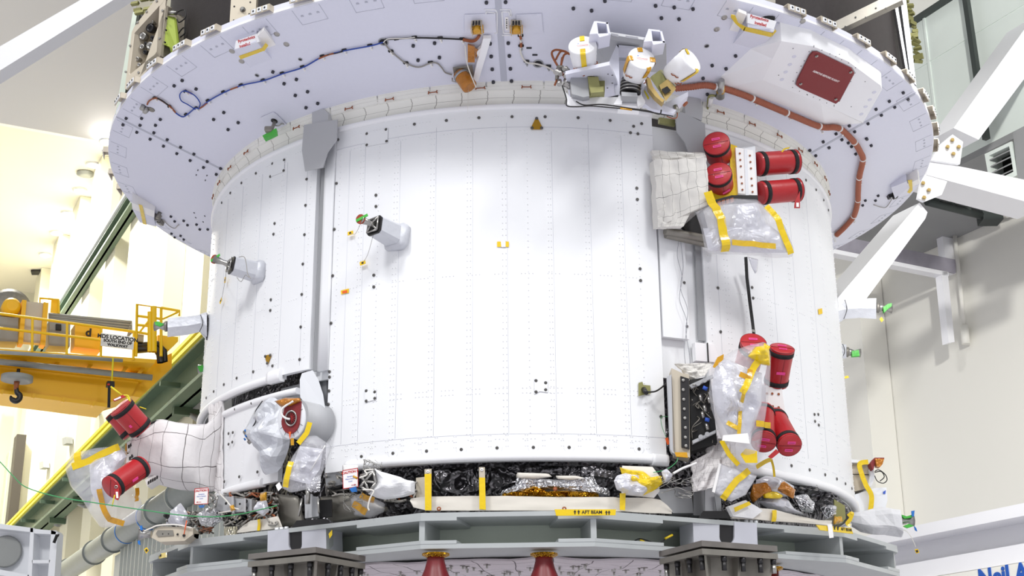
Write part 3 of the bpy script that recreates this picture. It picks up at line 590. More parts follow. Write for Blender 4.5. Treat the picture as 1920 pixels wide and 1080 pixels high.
def frz(m):
    random.seed(3)
    for k in range(16):
        t = k/15; x = 1696+24*t+random.uniform(-3, 3); y = -5+120*t
        m.at(frame(hy(x+4, y, -1.1), V((random.uniform(-1, 1), -1, random.uniform(-1, 1))))).box((0, 0, 0), (random.uniform(.02, .07), random.uniform(.01, .04), .02))
one('edge_brackets', 'dark_metal', frz, BAR); random.seed(9)
one('edge_brackets', 'olive', frz, BAR)
# left side of the barrel: skirt strip and umbilical panel
one('side_strip', 'teal_paint', lambda m: strut(m, [(249, 23), (258, 18), (232, 190), (216, 215)], -1.2), BAR)
one('side_strip', 'dark_metal', lambda m: strut(m, [(258, 24), (268, 24), (246, 180), (238, 186)], -1.15), BAR)
UM = thing('umbilical_panel', hy(275, 165, -1.35), 'beige framed umbilical connector panel at the upper left of the ring', 'connector panel')
UY = -1.42
def q3(x, y, d=0): return hp(x, y, hy(275, 90, UY)+V((.35, 1, 0)).normalized()*d, V((.35, 1, 0)))
UO = [(318, -12), (311, 0), (301, 104), (294, 110), (238, 168), (234, 166), (247, 60), (252, 50), (290, 0), (300, -12)]
UI = [(300, 12), (299, 12), (294, 96), (290, 102), (243, 140), (242, 138), (251, 64), (254, 60), (296, 14), (298, 11)]
def umf(m):
    A = [q3(*p) for p in UO]; B = [q3(*p) for p in UI]
    for i in range(10):
        j = (i+1) % 10; m.prism([A[i], A[j], B[j], B[i]], V((.35, 1, 0))*.012)
one('frame', 'beige_metal', umf, UM)
def umr(m):
    B = [q3(*p) for p in UI]; Cc = [p+V((.1, .12, 0)) for p in B]; n = 10
    for i in range(10): j = (i+1) % 10; m.prism([B[i], B[j], Cc[j], Cc[i]], V((.004, 0, .004)))
    m.prism(Cc, V((.02, .02, 0)))
one('recess', 'beige_metal', umr, UM)
for k, (x, y, r) in enumerate(((282, 53, .026), (268, 68, .024), (286, 42, .012), (287, 72, .016), (282, 86, .024), (267, 88, .016), (273, 98, .014), (258, 111, .014), (262, 122, .012), (274, 82, .01), (254, 95, .013))):
    one('connector', 'steel' if k % 3 else 'dark_metal', lambda m: m.at(frame(q3(x, y, .04), V((-.35, -1, -.2)))).lathe([(r*.8, -.03), (r, -.03), (r, .01), (r*.6, .012), (r*.5, .0)], 14), UM)
for x, y in ((294, 2), (275, 22), (258, 42), (244, 86), (236, 135), (244, 155), (260, 136), (280, 116), (299, 72), (305, 20)):
    one('screw', 'steel', lambda m: m.at(frame(q3(x, y, -.002), V((-.35, -1, 0)))).lathe([(.008, 0), (.007, .005)], 8), UM)
one('side_wall', 'beige_metal', lambda m: m.prism([q3(311, 10), q3(301, 104), q3(260, 150), q3(275, 150, .1), q3(316, 108, .14), q3(318, 12, .14)], V((.01, .02, 0))), UM)
GB = one('side_bracket', 'lime', lambda m: (m.prism([q3(306, 28, .02), q3(326, 32, .06), q3(334, 100, .06), q3(322, 106, .05), q3(318, 88, .02), q3(304, 82, .02)], V((.01, .03, 0))), m.prism([q3(326, 32, .06), q3(336, 96, .13), q3(334, 100, .06)], V((.01, .01, 0)))), UM)
for x, y in ((313, 35), (312, 57), (310, 80)): one('screw', 'black', lambda m: m.at(frame(q3(x, y, .01), V((-.35, -1, 0)))).lathe([(.006, 0), (.005, .01)], 8), UM)
one('cable_loop', 'cable_black', lambda m: (m.tube(smooth_path([q3(*p, .1) for p in ((330, 24), (345, 18), (348, 32), (336, 42), (332, 36))]), .004, 6), m.tube(smooth_path([q3(*p, .12) for p in ((332, 66), (344, 52), (346, 62), (338, 70))]), .004, 6)), UM)
one('cable_fitting', 'steel', lambda m: m.tube([q3(316, 24, .03), q3(332, 24, .05)], .014, 8), UM)
def lug(m):
    random.seed(5)
    for k in range(14): m.at(frame(q3(262+random.uniform(-10, 30), 4+random.uniform(-14, 22), .06), V((-.3, -1, random.uniform(-.4, .4))))).box((0, 0, 0), (.05, .02, .02))
one('upper_brackets', 'olive', lug, UM)
# small fitting on rim, near x=270
# ================================================================ SKIRT
SK = thing('blanket_skirt', V((0, 0, 4.8)), 'white stitched fabric skirt between the ring and the cylinder top', 'blanket')
def skf(u, v):
    a = -125*D+u*250*D; w = .012*nz((math.sin(a)*9, math.cos(a)*9, v*2)); r = 2.052-.03*v+w*(v > .3)*.5+.010*math.sin(v*6); return pol(a, r, 5.072-.145*v+(.004*math.sin(u*90) if v < .2 else 0))
one('quilt', 'skirt_cloth', lambda m: m.shell(skf, 260, 10, lambda u, v: pol(-125*D+u*250*D, -.01, 0)), SK)
one('upper_flap', 'skirt_cloth', lambda m: [m.shell(lambda u, v: pol((-92+8.7*k+.12+8.46*u)*D, 2.066-.012*v, 5.078-.058*v), 6, 1, lambda u, v: pol((-92+8.7*k+.12+8.46*u)*D, -.004, 0)) for k in range(22)], SK)
def tog(m):
    m.tube([(-.024, 0, .006), (.024, 0, .006)], .0028, 6); m.tube([(-.026, -.008, .005), (-.022, 0, .009), (-.024, .009, .005)], .0035, 6); m.tube([(.026, -.008, .005), (.022, 0, .009), (.024, .009, .005)], .0035, 6)
tgm = localmesh('toggle', tog, 'brown_wire')
for x, y in ((655, 204), (731, 187), (812, 174), (901, 166), (987, 164), (557, 240), (506, 260), (463, 286), (432, 315), (412, 343), (401, 369), (1350, 211), (1409, 233), (1460, 255), (1499, 282), (1528, 308), (1546, 335), (1553, 362)):
    X = fcyl(x, y, 2.062); inst(tgm, X, 'toggle', SK)
# ================================================================ RADIATOR PANELS
def cyl_patch(m, a0, a1, z0f, z1f, r=S, n=40, t=.03, nv=8):
    def fn(u, v): a = a0+(a1-a0)*u; z0 = z0f(a) if callable(z0f) else z0f; z1 = z1f(a) if callable(z1f) else z1f; return pol(a, r, z0+(z1-z0)*v)
    m.shell(fn, n, nv, lambda u, v: pol(a0+(a1-a0)*u, -t, 0), sm=False)
def rim(m, a0, a1, z, r, h, n=60, bulge=.012):
    prof = [(r-.02, -h/2), (r+bulge*.6, -h/2), (r+bulge, -h*.2), (r+bulge, h*.25), (r+bulge*.5, h/2), (r-.02, h/2)]
    secs = []
    for i in range(n+1):
        a = a0+(a1-a0)*i/n; zz_ = z(a) if callable(z) else z; secs.append([pol(a, rr, zz_+dz) for rr, dz in prof])
    m.loft(secs, sm=True)
def rivets(m, L, s=.0032):
    for a, z in L:
        p = pol(a, S, z); n = V((p.x, p.y, 0)).normalized(); x = V((0, 0, 1)).cross(n); k = 6
        vs = [p+(x*math.cos(i*math.pi/3)+V((0, 0, 1))*math.sin(i*math.pi/3))*s for i in range(6)]+[p+n*.0035+(x*math.cos(i*math.pi/3)+V((0, 0, 1))*math.sin(i*math.pi/3))*s*.5 for i in range(6)]
        m.add(vs, [(i, (i+1) % 6, 6+(i+1) % 6, 6+i) for i in range(6)]+[(6, 7, 8, 9, 10, 11)], sm=True)
scm = localmesh('screw', lambda m: (m.lathe([(.0085, 0), (.0085, .003), (.006, .005)], 12), m.lathe([(.0035, .005), (.003, .0052)], 6)), ['screw'])
def screws(L, parent):
    for x, y in L: inst(scm, fcyl(x, y, S+.001), 'screw', parent)
def ring_boss(L, parent):
    for x, y in L: one('screw_boss', 'panel_white', lambda m: m.at(fcyl(x, y, S)).lathe([(.027, 0), (.026, .0022), (.024, .0025)], 20), parent)
def plate(pts, parent, name='access_plate', mt='panel_white', t=.003, line=True):
    c = [hc(x, y, S+.001) for x, y in pts]; n = V((c[0].x, c[0].y, 0)).normalized()
    o = one(name, mt, lambda m: m.prism(c, n*t), parent)
    if line: one('outline', 'mark_line', lambda m: [m.tube([c[i], c[(i+1) % len(c)]], .0010, 4) for i in range(len(c))], o)
    return o
def stringers(m, azs, z0, z1, zz_=()):
    L = []
    for a in azs:
        z = z0
        while z < z1: L.append((a*D, z)); z += .034
    rivets(m, L)
zlim = (ZB+.14, ZT-.1)
CPN = thing('radiator_panel', pol(-5*D, S, ZB), 'wide white central radiator panel with gold triangle near its top', 'radiator panel', None)
def zlow(z): return lambda a: z
a0, a1 = -29.8*D, 20.6*D
one('skin', 'panel_white', lambda m: (cyl_patch(m, a0, a1, ZB, ZT), (stringers(m, (-28.9, -25.2, -24.7, -21.9, -19.3, -18.8, -13.5, -13.0, -7.9, -7.4, -2.7, -2.2, 1.0, 4.0, 4.4, 9.5, 10.0, 14.6, 15.1, 17.6), zlim[0], zlim[1]),
    rivets(m, [(a*.55*D, z) for z in (3.10, 3.335, 3.36, 3.97, 4.78, 4.865) for a in range(-52, 35) if (a % 7) < 4]), rivets(m, [(aa*D+da*D, ZB+.075+k*.028) for aa in (-27.5, -23.4, -18.6, -13.6, -8.5, -3.6, 1.5, 6.5, 11.6, 16.4) for da in (-1.2, -.9, 1.2, 1.5) for k in range(3)]))), CPN)
one('top_rim', 'rim_white', lambda m: rim(m, a0, a1, ZT-.004, S, .03), CPN)
one('bottom_rim', 'rim_white', lambda m: rim(m, -26.2*D, 18.6*D, ZB+.022, S, .045, bulge=.022), CPN)
one('rim_end_cap', 'rim_white', lambda m: rim(m, 18.2*D, 20.6*D, ZB+.018, S+.004, .058, 6, .026), CPN)
one('skin_seams', 'seam_line', lambda m: ([m.tube([pol(q*D, S+.0001, zlim[0]), pol(q*D, S+.0001, zlim[1]+(.0 if k % 2 else -.05))], .0007, 4) for k, q in enumerate((-27.2, -24.4, -18.4, -12.7, -7.1, -2.0, 4.7, 10.3, 15.4))], [m.tube([pol((a0+(a1-a0)*i/50), S+.0001, z) for i in range(51)], .0009, 4) for z in (ZB+.135, ZT-.125)]), CPN)
screws([(777, 233), (837, 226), (898, 221), (960, 219), (1022, 219), (1084, 221), (1144, 226), (1203, 232), (634, 262), (631, 344), (627, 430), (624, 517), (621, 606), (618, 697), (618, 707), (617, 733), (616, 758), (616, 783), (615, 793), (614, 813), (705, 366), (705, 387), (701, 516), (701, 538), (1194, 353), (1195, 374), (1200, 504), (1201, 526), (1188, 237), (1182, 249), (1196, 251), (1239, 781)], CPN)
bl = [(678, 856), (737, 850), (800, 846), (865, 843), (932, 840), (1000, 839), (1067, 839), (1134, 840), (1198, 842)]
ring_boss(bl, CPN); screws(bl, CPN)
for c4, lb in (((((686, 249), (728, 241), (727, 268), (686, 275)), 1)), (((685, 731), (694, 733), (706, 731), (705, 750), (694, 752), (685, 754)), 2), (((1002, 710), (1012, 713), (1027, 714), (1027, 736), (1012, 734), (1002, 739)), 3)):
    plate(c4, CPN)
screws([(688, 251), (724, 243), (725, 265), (688, 272), (687, 733), (703, 735), (703, 747), (687, 752), (1005, 714), (1023, 718), (1023, 731), (1005, 735)], CPN)
def tri(pts, label):
    c = [hc(x, y, S+.003) for x, y in pts]; cc = sum(c, V())/3; n = V((cc.x, cc.y, 0)).normalized()
    P = []
    for i in range(3):
        a, b = c[i], c[(i+1) % 3]; P += [a.lerp(b, .14), a.lerp(b, .86)]
    o = one('triangle_plate', 'gold_plate', lambda m: m.prism(P, n*.004))
    for q in c: X = frame(cc.lerp(q, .72)+n*.004, n); inst(scm, X, 'screw', o)
    tag(o, label, 'plate')
tri([(1006, 218), (994, 243), (1019, 243)], 'gold triangular plate at the top of the central white panel')
def sticker(name, pts, mt, label, cat='label', extra=None):
    c = [hc(x, y, S+.003) for x, y in pts]; n = V((c[0].x, c[0].y, 0)).normalized()
    o = one(name, mt, lambda m: m.prism(c, n*.0015)); tag(o, label, cat)
    if extra: e = [hc(x, y, S+.005) for x, y in extra[0]]; one('print_patch', extra[1], lambda m: m.prism(e, n*.001), o)
    return o
st = sticker('tape_label', [(932, 453), (954, 453), (954, 463), (932, 463)], 'yellow_tag', 'small yellow tape label with a white centre on the central panel', extra=([(939, 452), (948, 452), (948, 463), (940, 463)], 'paper'))
sticker('tape_label', [(639, 545), (654, 541), (654, 549), (640, 552)], 'yellow_tag', 'small orange rectangular label near the left edge of the central panel', extra=([(642, 546), (651, 544), (651, 549), (642, 550)], 'orange'))
# slots in z for left panel bottom edge
LP_ = thing('radiator_panel', pol(-50*D, S, 3.5), 'tall white radiator panel left of the seam, cut short at the bottom', 'radiator panel')
zl = 3.545
def zlf(a): return zl+(.05 if a > -38*D else 0)
one('skin', 'panel_white', lambda m: ((cyl_patch(m, -120*D, -39.2*D, zl, ZT, n=60), cyl_patch(m, -39.2*D, -33.6*D, zl+.02, ZT, n=6)), (stringers(m, (-34.8, -41, -41.5, -44.5, -48, -52, -52.5, -57, -64, -64.5, -70, -75, -80), zl+.09, ZT-.08), rivets(m, [(a*.55*D, z) for z in (3.64, 3.98, 4.4, 4.86) for a in range(-150, -62) if (a % 7) < 4]))), LP_)
one('top_rim', 'rim_white', lambda m: rim(m, -120*D, -36*D, ZT-.004, S, .03, 80), LP_)
one('bottom_rim', 'rim_white', lambda m: rim(m, -120*D, -39.5*D, zl+.014, S, .036, 80, .018), LP_)
one('rim_end_cap', 'rim_white', lambda m: rim(m, -42.2*D, -39.2*D, zl+.02, S+.004, .07, 6, .022), LP_)
one('skin_seams', 'seam_line', lambda m: [m.tube([pol(q*D, S+.0001, zl+.05), pol(q*D, S+.0001, ZT-.1)], .0007, 4) for q in (-40.3, -47, -53.4, -60, -35.6)], LP_)
screws([(575, 336), (573, 385), (571, 440), (568, 495), (566, 552), (564, 613), (562, 674), (480, 325), (453, 343), (432, 362), (416, 380), (515, 419), (513, 439), (508, 562), (507, 582), (511, 307), (533, 300), (532, 320), (507, 331), (511, 686), (475, 697), (444, 709), (420, 721), (401, 734), (387, 746)], LP_)
plate([(508, 306), (534, 298), (533, 322), (507, 332)], LP_)
tri([(497, 667), (510, 664), (502, 685)], 'gold triangular plate low on the left white panel')
RP_ = thing('radiator_panel', pol(50*D, S, ZB), 'tall white radiator panel on the right behind the red covers', 'radiator panel')
one('skin', 'panel_white', lambda m: (cyl_patch(m, 28.4*D, 125*D, ZB-.01, ZT, n=60), (stringers(m, (29.3, 32.4, 33, 36.5, 41.5, 42, 47.6, 48.1, 54, 54.5, 61, 61.5, 69, 76, 84), zlim[0], zlim[1]), rivets(m, [(a*.55*D, z) for z in (3.10, 3.34, 3.97, 4.86) for a in range(54, 150) if (a % 7) < 4]))), RP_)
one('top_rim', 'rim_white', lambda m: rim(m, 28.4*D, 125*D, ZT-.004, S, .03, 80), RP_)
one('bottom_rim', 'rim_white', lambda m: rim(m, 31*D, 125*D, ZB+.012, S, .045, 80, .022), RP_)
one('skin_seams', 'seam_line', lambda m: [m.tube([pol(q*D, S+.0001, zlim[0]), pol(q*D, S+.0001, zlim[1])], .0007, 4) for q in (31, 37.5, 43.2, 49.3, 56)], RP_)
screws([(1346, 540), (1351, 622), (1410, 539), (1412, 559), (1484, 873), (1518, 881), (1547, 890), (1569, 898), (1585, 907), (1597, 916), (1511, 338), (1530, 356), (1544, 375), (1553, 394), (1527, 777), (1534, 777), (1528, 790), (1535, 797)], RP_)
sticker('tape_label', [(1534, 580), (1541, 578), (1542, 588), (1535, 590)], 'yellow_tag', 'tiny orange label at the right side of the right white panel')
# recessed strips between the panels, inner barrel
tag(one('inner_shell', 'panel_white', lambda m: cyl_patch(m, -35*D, -29*D, 3.5, ZT-.05, r=S-.035, n=6, t=.02)), 'white recessed shell behind the gap left of the central panel', 'spacecraft shell')
tag(one('inner_shell', 'panel_white', lambda m: cyl_patch(m, 20*D, 29*D, 3.45, ZT-.05, r=S-.035, n=6, t=.02)), 'white recessed shell behind the gap right of the central panel', 'spacecraft shell')
o = one('seam_strip', 'seam_grey', lambda m: cyl_patch(m, -33.0*D, -32.2*D, 3.55, 4.72, r=S-.012, n=2, t=.012)); tag(o, 'narrow grey vertical strip in the gap left of the central panel', 'strip')
o = one('panel_flange', 'panel_white', lambda m: (rim(m, -31.9*D, -29.9*D, 4.2, S, 1.32, 4, .006))); tag(o, 'rounded white vertical flange along the left edge of the central panel', 'flange')
o = one('seam_strip', 'seam_grey', lambda m: m.prism([hc(x, y, S-.01) for x, y in ((1303, 455), (1326, 458), (1336, 641), (1311, 638))], pol(26*D, -.012, 0))); tag(o, 'wide grey vertical strip in the gap right of the central panel', 'strip')
o = one('panel_flange', 'panel_white', lambda m: cyl_patch(m, 20.9*D, 25.2*D, 3.66, 4.7, r=S+.004, n=4, t=.03)); tag(o, 'white vertical flange along the right edge of the central panel', 'flange')
one('screw_row', 'screw', lambda m: [m.at(fcyl(x, y, S+.005)).lathe([(.0085, 0), (.006, .005)], 12) for x, y in ((1283, 530), (1288, 612))], o)
o = one('end_bracket', 'rim_white', lambda m: m.prism([hc(x, y, S+.01) for x, y in ((1303, 642), (1338, 645), (1352, 680), (1305, 676))], pol(26*D, -.03, 0))); tag(o, 'white end bracket closing the right seam above the open avionics box', 'bracket')
one('slit', 'black', lambda m: m.prism([hc(x, y, S+.012) for x, y in ((1325, 643), (1327, 643), (1329, 680), (1327, 680))], pol(26*D, .003, 0)), o)
# small lower left panel
LL = thing('access_panel', pol(-48*D, S, ZB), 'small white lower panel left of the star tracker housing', 'access panel')
zt2 = 3.47
one('skin', 'panel_white', lambda m: (cyl_patch(m, -57.2*D, -39.5*D, ZB+.0, zt2, n=16, r=S-.01), stringers(m, (-56.3, -53.5, -48.5, -43), ZB+.08, zt2-.05)), LL)
one('top_rim', 'rim_white', lambda m: rim(m, -57.2*D, -36*D, zt2-.01, S-.01, .035, 20, .016), LL)
one('bottom_rim', 'rim_white', lambda m: rim(m, -57.2*D, -43*D, ZB+.01, S-.01, .045, 20, .02), LL)
screws([(472, 756), (441, 767), (483, 885), (449, 894), (421, 903), (429, 813), (437, 811), (436, 829), (429, 833)], LL)
DK = one('inner_barrel', 'foil_dark', lambda m: m.shell(lambda u, v: pol((-130+260*u)*D, 1.86+.02*nz((u*40, v*6, 1)), 2.62+1.2*v), 200, 30, lambda u, v: pol((-130+260*u)*D, -.03, 0)))
tag(DK, 'dark crinkled foil blanket glinting below the white panels', 'foil blanket')
# ================================================================ THINGS ON THE RING
def rpath(pp, o=.01, k=5): return smooth_path([hr(x, y, o) for x, y in pp], k)
def rn(p): r = V((p.x, p.y, 0)).normalized(); return V((r.x*.34, r.y*.34, -1)).normalized()
def clamp(x, y, parent, mt='tie_white', s=1):
    X = fring(x, y, 0)
    o = one('clamp', 'black', lambda m: (m.at(X@Matrix.Translation((0, .008*s, .004))).box((0, 0, 0), (.030*s, .018*s, .010*s), .004)), parent)
    one('clamp_band', mt, lambda m: (m.at(X@Matrix.Translation((0, -.003*s, .006))).box((0, 0, 0), (.012*s, .022*s, .014*s), .004), m.at(X@Matrix.Translation((.004, -.012*s, .006))).lathe([(.005*s, 0), (.005*s, .012)], 8)), o)
def run(parent, name, mt, pp, r=.0035, o=.010): return one(name, mt, lambda m: m.tube(rpath(pp, o), r, 6), parent)
T = thing('cable_harness', hr(470, 160, .02), 'blue cable harness clipped in a row along the left of the lilac ring', 'cable')
run(T, 'blue_cable', 'blue_wire', [(319, 200), (330, 212), (342, 219), (351, 215), (366, 203), (375, 203), (392, 189), (421, 173), (454, 160), (495, 151), (531, 138), (569, 126), (606, 106), (647, 95), (695, 86), (719, 79)], .0042)
run(T, 'cable_loop', 'blue_wire', [(366, 205), (352, 196), (340, 189), (337, 178), (343, 171), (352, 172), (366, 180), (375, 193), (373, 202)], .0035, .014)
for a in ([(276, 196), (280, 189), (292, 184), (305, 190), (319, 200)], [(319, 200), (324, 205), (329, 211)], [(375, 203), (381, 199), (388, 193)], [(598, 110), (612, 104), (626, 100)], [(432, 168), (440, 165), (446, 163)], [(352, 172), (360, 176)]): run(T, 'brown_sleeve', 'brown_wire', a, .0050, .011)
run(T, 'black_sleeve', 'cable_black', [(295, 184), (306, 190), (316, 198)], .0046, .012); run(T, 'black_sleeve', 'cable_black', [(614, 103), (636, 98), (643, 96)], .0048, .011)
for x, y in ((292, 184), (320, 200), (351, 215), (370, 203), (392, 189), (421, 173), (454, 160), (495, 151), (531, 138), (569, 126), (606, 106), (647, 95), (695, 86), (350, 172)): clamp(x, y, T)
one('connector', 'steel', lambda m: (m.at(fring(275, 203, 0)).lathe([(.020, 0), (.018, .02), (.012, .035)], 12), m.at(fring(269, 198, 0)).lathe([(.014, 0), (.014, .03)], 8), m.tube([hr(276, 203, .02), hr(279, 190, .02)], .007, 8)), T)
one('flange_nut', 'dull_steel', lambda m: m.at(fring(284, 205, 0)).lathe([(.022, 0), (.020, .006)], 14), T)
T = thing('cable_harness', hr(800, 76, .02), 'dark cable harness running from the grommet to the left taped sensor', 'cable')
run(T, 'dark_cable', 'cable_black', [(722, 74), (743, 73), (778, 71), (826, 72), (867, 74)], .0045)
run(T, 'white_cable', 'white_wire', [(719, 80), (728, 73), (760, 72), (778, 70)], .003, .013)
run(T, 'brown_sleeve', 'brown_wire', [(868, 74), (884, 77), (893, 74), (899, 66)], .009, .014)
for x, y in ((778, 71), (826, 72), (867, 74)): clamp(x, y, T)
T = thing('cable_harness', hr(790, 126, .02), 'thin white cable drooping from the grommet to the amber wrapped camera', 'cable')
run(T, 'white_cable', 'grey_wire', [(721, 80), (726, 88), (734, 97), (748, 109), (762, 119), (785, 126), (808, 118), (820, 119), (829, 128), (835, 136), (847, 140)], .0042)
for x, y in ((734, 97), (762, 119), (808, 118)): clamp(x, y, T)
T = thing('cable_harness', hr(990, 100, .02), 'white and brown cable hanging below the right taped sensor', 'cable')
run(T, 'white_cable', 'white_wire', [(971, 58), (975, 68), (977, 86), (976, 98), (986, 116), (1007, 120), (1027, 126), (1043, 137)], .0050)
run(T, 'brown_sleeve', 'brown_wire', [(975, 66), (977, 74)], .007, .011); run(T, 'brown_sleeve', 'brown_wire', [(977, 80), (977, 88)], .007, .011)
for x, y in ((976, 68), (977, 87), (987, 116), (1028, 125)): clamp(x, y, T, 'seam_grey')
def sensor(cx, s, label, w):
    T = thing('taped_sensor', hr(cx, 45, .05), label, 'sensor')
    one('base_plate', 'ring_light_tint', lambda m: m.prism([hr(cx-24*s*w[0], 27, .003), hr(cx+34*s*w[1], 25, .003), hr(cx+36*s*w[1], 60, .003), hr(cx-24*s*w[0], 60, .003)], (0, 0, -.004)), T)
    X = fring(cx, 45, 0)
    one('bracket', 'beige_metal', lambda m: (m.at(X).box((-.026, .0, .03), (.004, .06, .06)), m.at(X).box((.026, 0, .03), (.004, .06, .06)), m.at(X).box((0, .012, .016), (.052, .04, .03), .003)), T)
    one('tape_wrap', 'tape_amber', lambda m: (m.at(X).box((0, -.012, .028), (.066, .05, .038), .008), m.at(X).lathe([(.0, 0), (.021, .002), (.021, .055), (.017, .058), (.0, .058)], 20)), T)
    for d in (-.015, 0, .015): one('lead', 'dark_metal', lambda m: m.at(X).tube([(d, .036, .02), (d, .036, .045)], .005, 8), T)
    return T
sensor(895, 1, 'amber taped sensor bracket left of the ring centre seam', (1, 1)); sensor(968, 1, 'amber taped sensor bracket right of the ring centre seam', (-.0, 1.4))
# white raised tracks and ruled text strip beside the seam
for L, l in (([(908, 18), (929, 18), (932, 24), (932, 62), (928, 62), (928, 24), (912, 22), (908, 38), (904, 38)], 'thin white angled guide left of the ring centre seam'), ([(937, 18), (957, 18), (959, 30), (956, 30), (954, 22), (941, 22), (944, 62), (961, 62), (961, 66), (941, 66)], 'thin white angled guide right of the ring centre seam')):
    o = one('guide_strip', 'rim_white', lambda m: [m.tube([hr(*L[i], .002), hr(*L[i+1], .002)], .004, 6) for i in range(len(L)-1)]); tag(o, l, 'strip')
for x in (916, 950):
    o = one('text_strip', 'paper', lambda m: m.prism([hr(x-3, 32, .002), hr(x+3, 32, .002), hr(x+4, 56, .002), hr(x-2, 56, .002)], (0, 0, -.002))); tag(o, 'small printed strip '+('left' if x < 930 else 'right')+' of the ring centre seam', 'label')
    one('print_lines', 'ink', lambda m: [m.prism([hr(x-1, y, .004), hr(x+1, y, .004), hr(x+1, y+2, .004), hr(x-1, y+2, .004)], (0, 0, -.001)) for y in (36, 40, 43, 47, 51)], o)
# white arm and amber wrapped camera
T = thing('wrapped_camera', hr(870, 150, .1), 'amber film wrapped camera on a white arm below the left taped sensor', 'camera')
one('arm', 'rim_white', lambda m: (m.prism([hr(906, 66, .01), hr(921, 66, .01), hr(897, 146, .02), hr(886, 146, .02)], (0, 0, -.02)), m.prism([hr(893, 92, .01), hr(905, 80, .01), hr(912, 92, .01), hr(896, 100, .01)], (0, 0, -.02))), T)
one('mirror_bracket', 'kapton', lambda m: (m.prism([hr(877, 84, .05), hr(890, 88, .05), hr(890, 117, .05), hr(877, 117, .05)], (0, .02, .02)), m.prism([hr(890, 90, .05), hr(898, 94, .02), hr(892, 112, .03)], (0, .01, .01))), T)
one('foot_plate', 'dull_steel', lambda m: m.prism([hr(849, 126, .02), hr(886, 122, .02), hr(889, 144, .03), hr(852, 142, .03)], (0, 0, -.008)), T)
p0 = hr(862, 138, .03); p1 = hr(881, 163, .12)
one('camera_body', 'kapton', lambda m: m.tube([p0, p0.lerp(p1, .3), p0.lerp(p1, .8), p1, p1+(p1-p0)*.03], [.040, .042, .043, .042, .034], 24), T)
one('buckle', 'steel', lambda m: m.tube([hr(848, 146, .05), hr(848, 152, .06), hr(855, 154, .07), hr(858, 148, .07)], .004, 6), T)
one('grey_collar', 'seam_grey', lambda m: m.tube([p0.lerp(p1, .12), p0.lerp(p1, .25)], .0445, 24), T)
o = one('thread', 'white_wire', lambda m: m.tube(smooth_path([off(hr(872, 84, .04)), hr(876, 120, .09), hr(891, 160, .18)-UP*.0, hr(893, 162, .17)]), .003, 6)); tag(o, 'white twisted cord hanging over the amber wrapped camera', 'cord')
o = one('thread', 'white_wire', lambda m: m.tube([hy(878, 168, -2.15), hy(877, 213, -2.15)], .0012, 4)); tag(o, 'thin white thread hanging straight below the amber wrapped camera', 'cord')
# hose
T = thing('corrugated_hose', hr(1600, 300, .03), 'brown corrugated hose curving along the right of the lilac ring', 'hose')
hpth = [(1266, 166), (1297, 163), (1322, 160), (1342, 163), (1357, 166), (1385, 175), (1411, 185), (1475, 212), (1536, 237), (1566, 239), (1580, 245), (1602, 267), (1613, 285), (1618, 300), (1611, 333), (1609, 360), (1608, 380), (1601, 405), (1585, 425), (1567, 442)]
HP = smooth_path([hr(x, y, .024) for x, y in hpth], 26)
# resample evenly
Ls = [0]
for i in range(1, len(HP)): Ls.append(Ls[-1]+(HP[i]-HP[i-1]).length)
def samp(d):
    import bisect
    i = min(max(bisect.bisect(Ls, d), 1), len(HP)-1); t = (d-Ls[i-1])/max(1e-9, Ls[i]-Ls[i-1]); return HP[i-1].lerp(HP[i], t)
step = .0045; N = int(Ls[-1]/step); HQ = [samp(i*step) for i in range(N)]
one('hose_body', 'hose', lambda m: m.tube(HQ, [.0185 if i % 3 else .0150 for i in range(N)], 14), T)
for x, y in ((1342, 163), (1411, 185), (1475, 212), (1536, 237), (1574, 241), (1602, 267), (1617, 298), (1611, 333), (1608, 375), (1601, 405), (1566, 442)):
    p = hr(x, y, .024); j = min(range(N-2), key=lambda i: (HQ[i]-p).length); t = (HQ[j+1]-HQ[j]).normalized()
    one('cable_tie', 'tie_white', lambda m: (m.tube([HQ[j]-t*.005, HQ[j]+t*.005], .021, 16), m.at(fring(x, y+2, 0)).box((.02, .0, .02), (.012, .01, .03))), T)
T = thing('hose_fitting', hr(1350, 175, .03), 'amber taped steel hose fitting right of the three white buckets', 'fitting')
one('body', 'steel', lambda m: m.tube([hr(1353, 150, .03), hr(1350, 182, .04)], [.016, .026], 14), T); one('tape_band', 'tape_amber', lambda m: m.tube([hr(1352, 162, .03), hr(1351, 172, .035)], [.0215, .025], 14), T)
one('cap', 'tie_white', lambda m: m.tube([hr(1333, 182, .03), hr(1330, 198, .03)], [.016, .014], 12), T); one('cable', 'olive', lambda m: m.tube(rpath([(1350, 182), (1330, 180), (1326, 205), (1312, 210)], .03), .007, 8), T)
# fairing housing with red plate
T = thing('equipment_fairing', hr(1530, 140, .1), 'white faceted fairing on the right side of the lilac ring', 'fairing')
ZF_ = .105
Abase = [hr(1463, 42, .0), hr(1520, 56, .0), hr(1590, 90, .0), hr(1652, 134, .0), hr(1654, 168, .0), hr(1618, 231, .0), hr(1546, 238, .0), hr(1357, 165, .0), hr(1352, 143, .0), hr(1407, 92, .0)]
Btop = [hz(1465, 77, 5.185), hz(1525, 87, 5.185), hz(1590, 115, 5.18), hz(1651, 160, 5.185), hz(1653, 166, 5.18), hz(1616, 229, 5.12), hz(1540, 194, 5.10), hz(1430, 150, 5.09), hz(1432, 146, 5.092), hz(1449, 110, 5.14)]
pl_n = (Btop[3]-Btop[0]).cross(Btop[5]-Btop[0]).normalized()
Btop = [hp(*xy, Btop[0], pl_n) for xy in ((1465, 77), (1525, 87), (1590, 115), (1651, 160), (1653, 166), (1616, 229), (1540, 194), (1430, 150), (1432, 146), (1449, 110))]
if pl_n.z > 0: pl_n = -pl_n
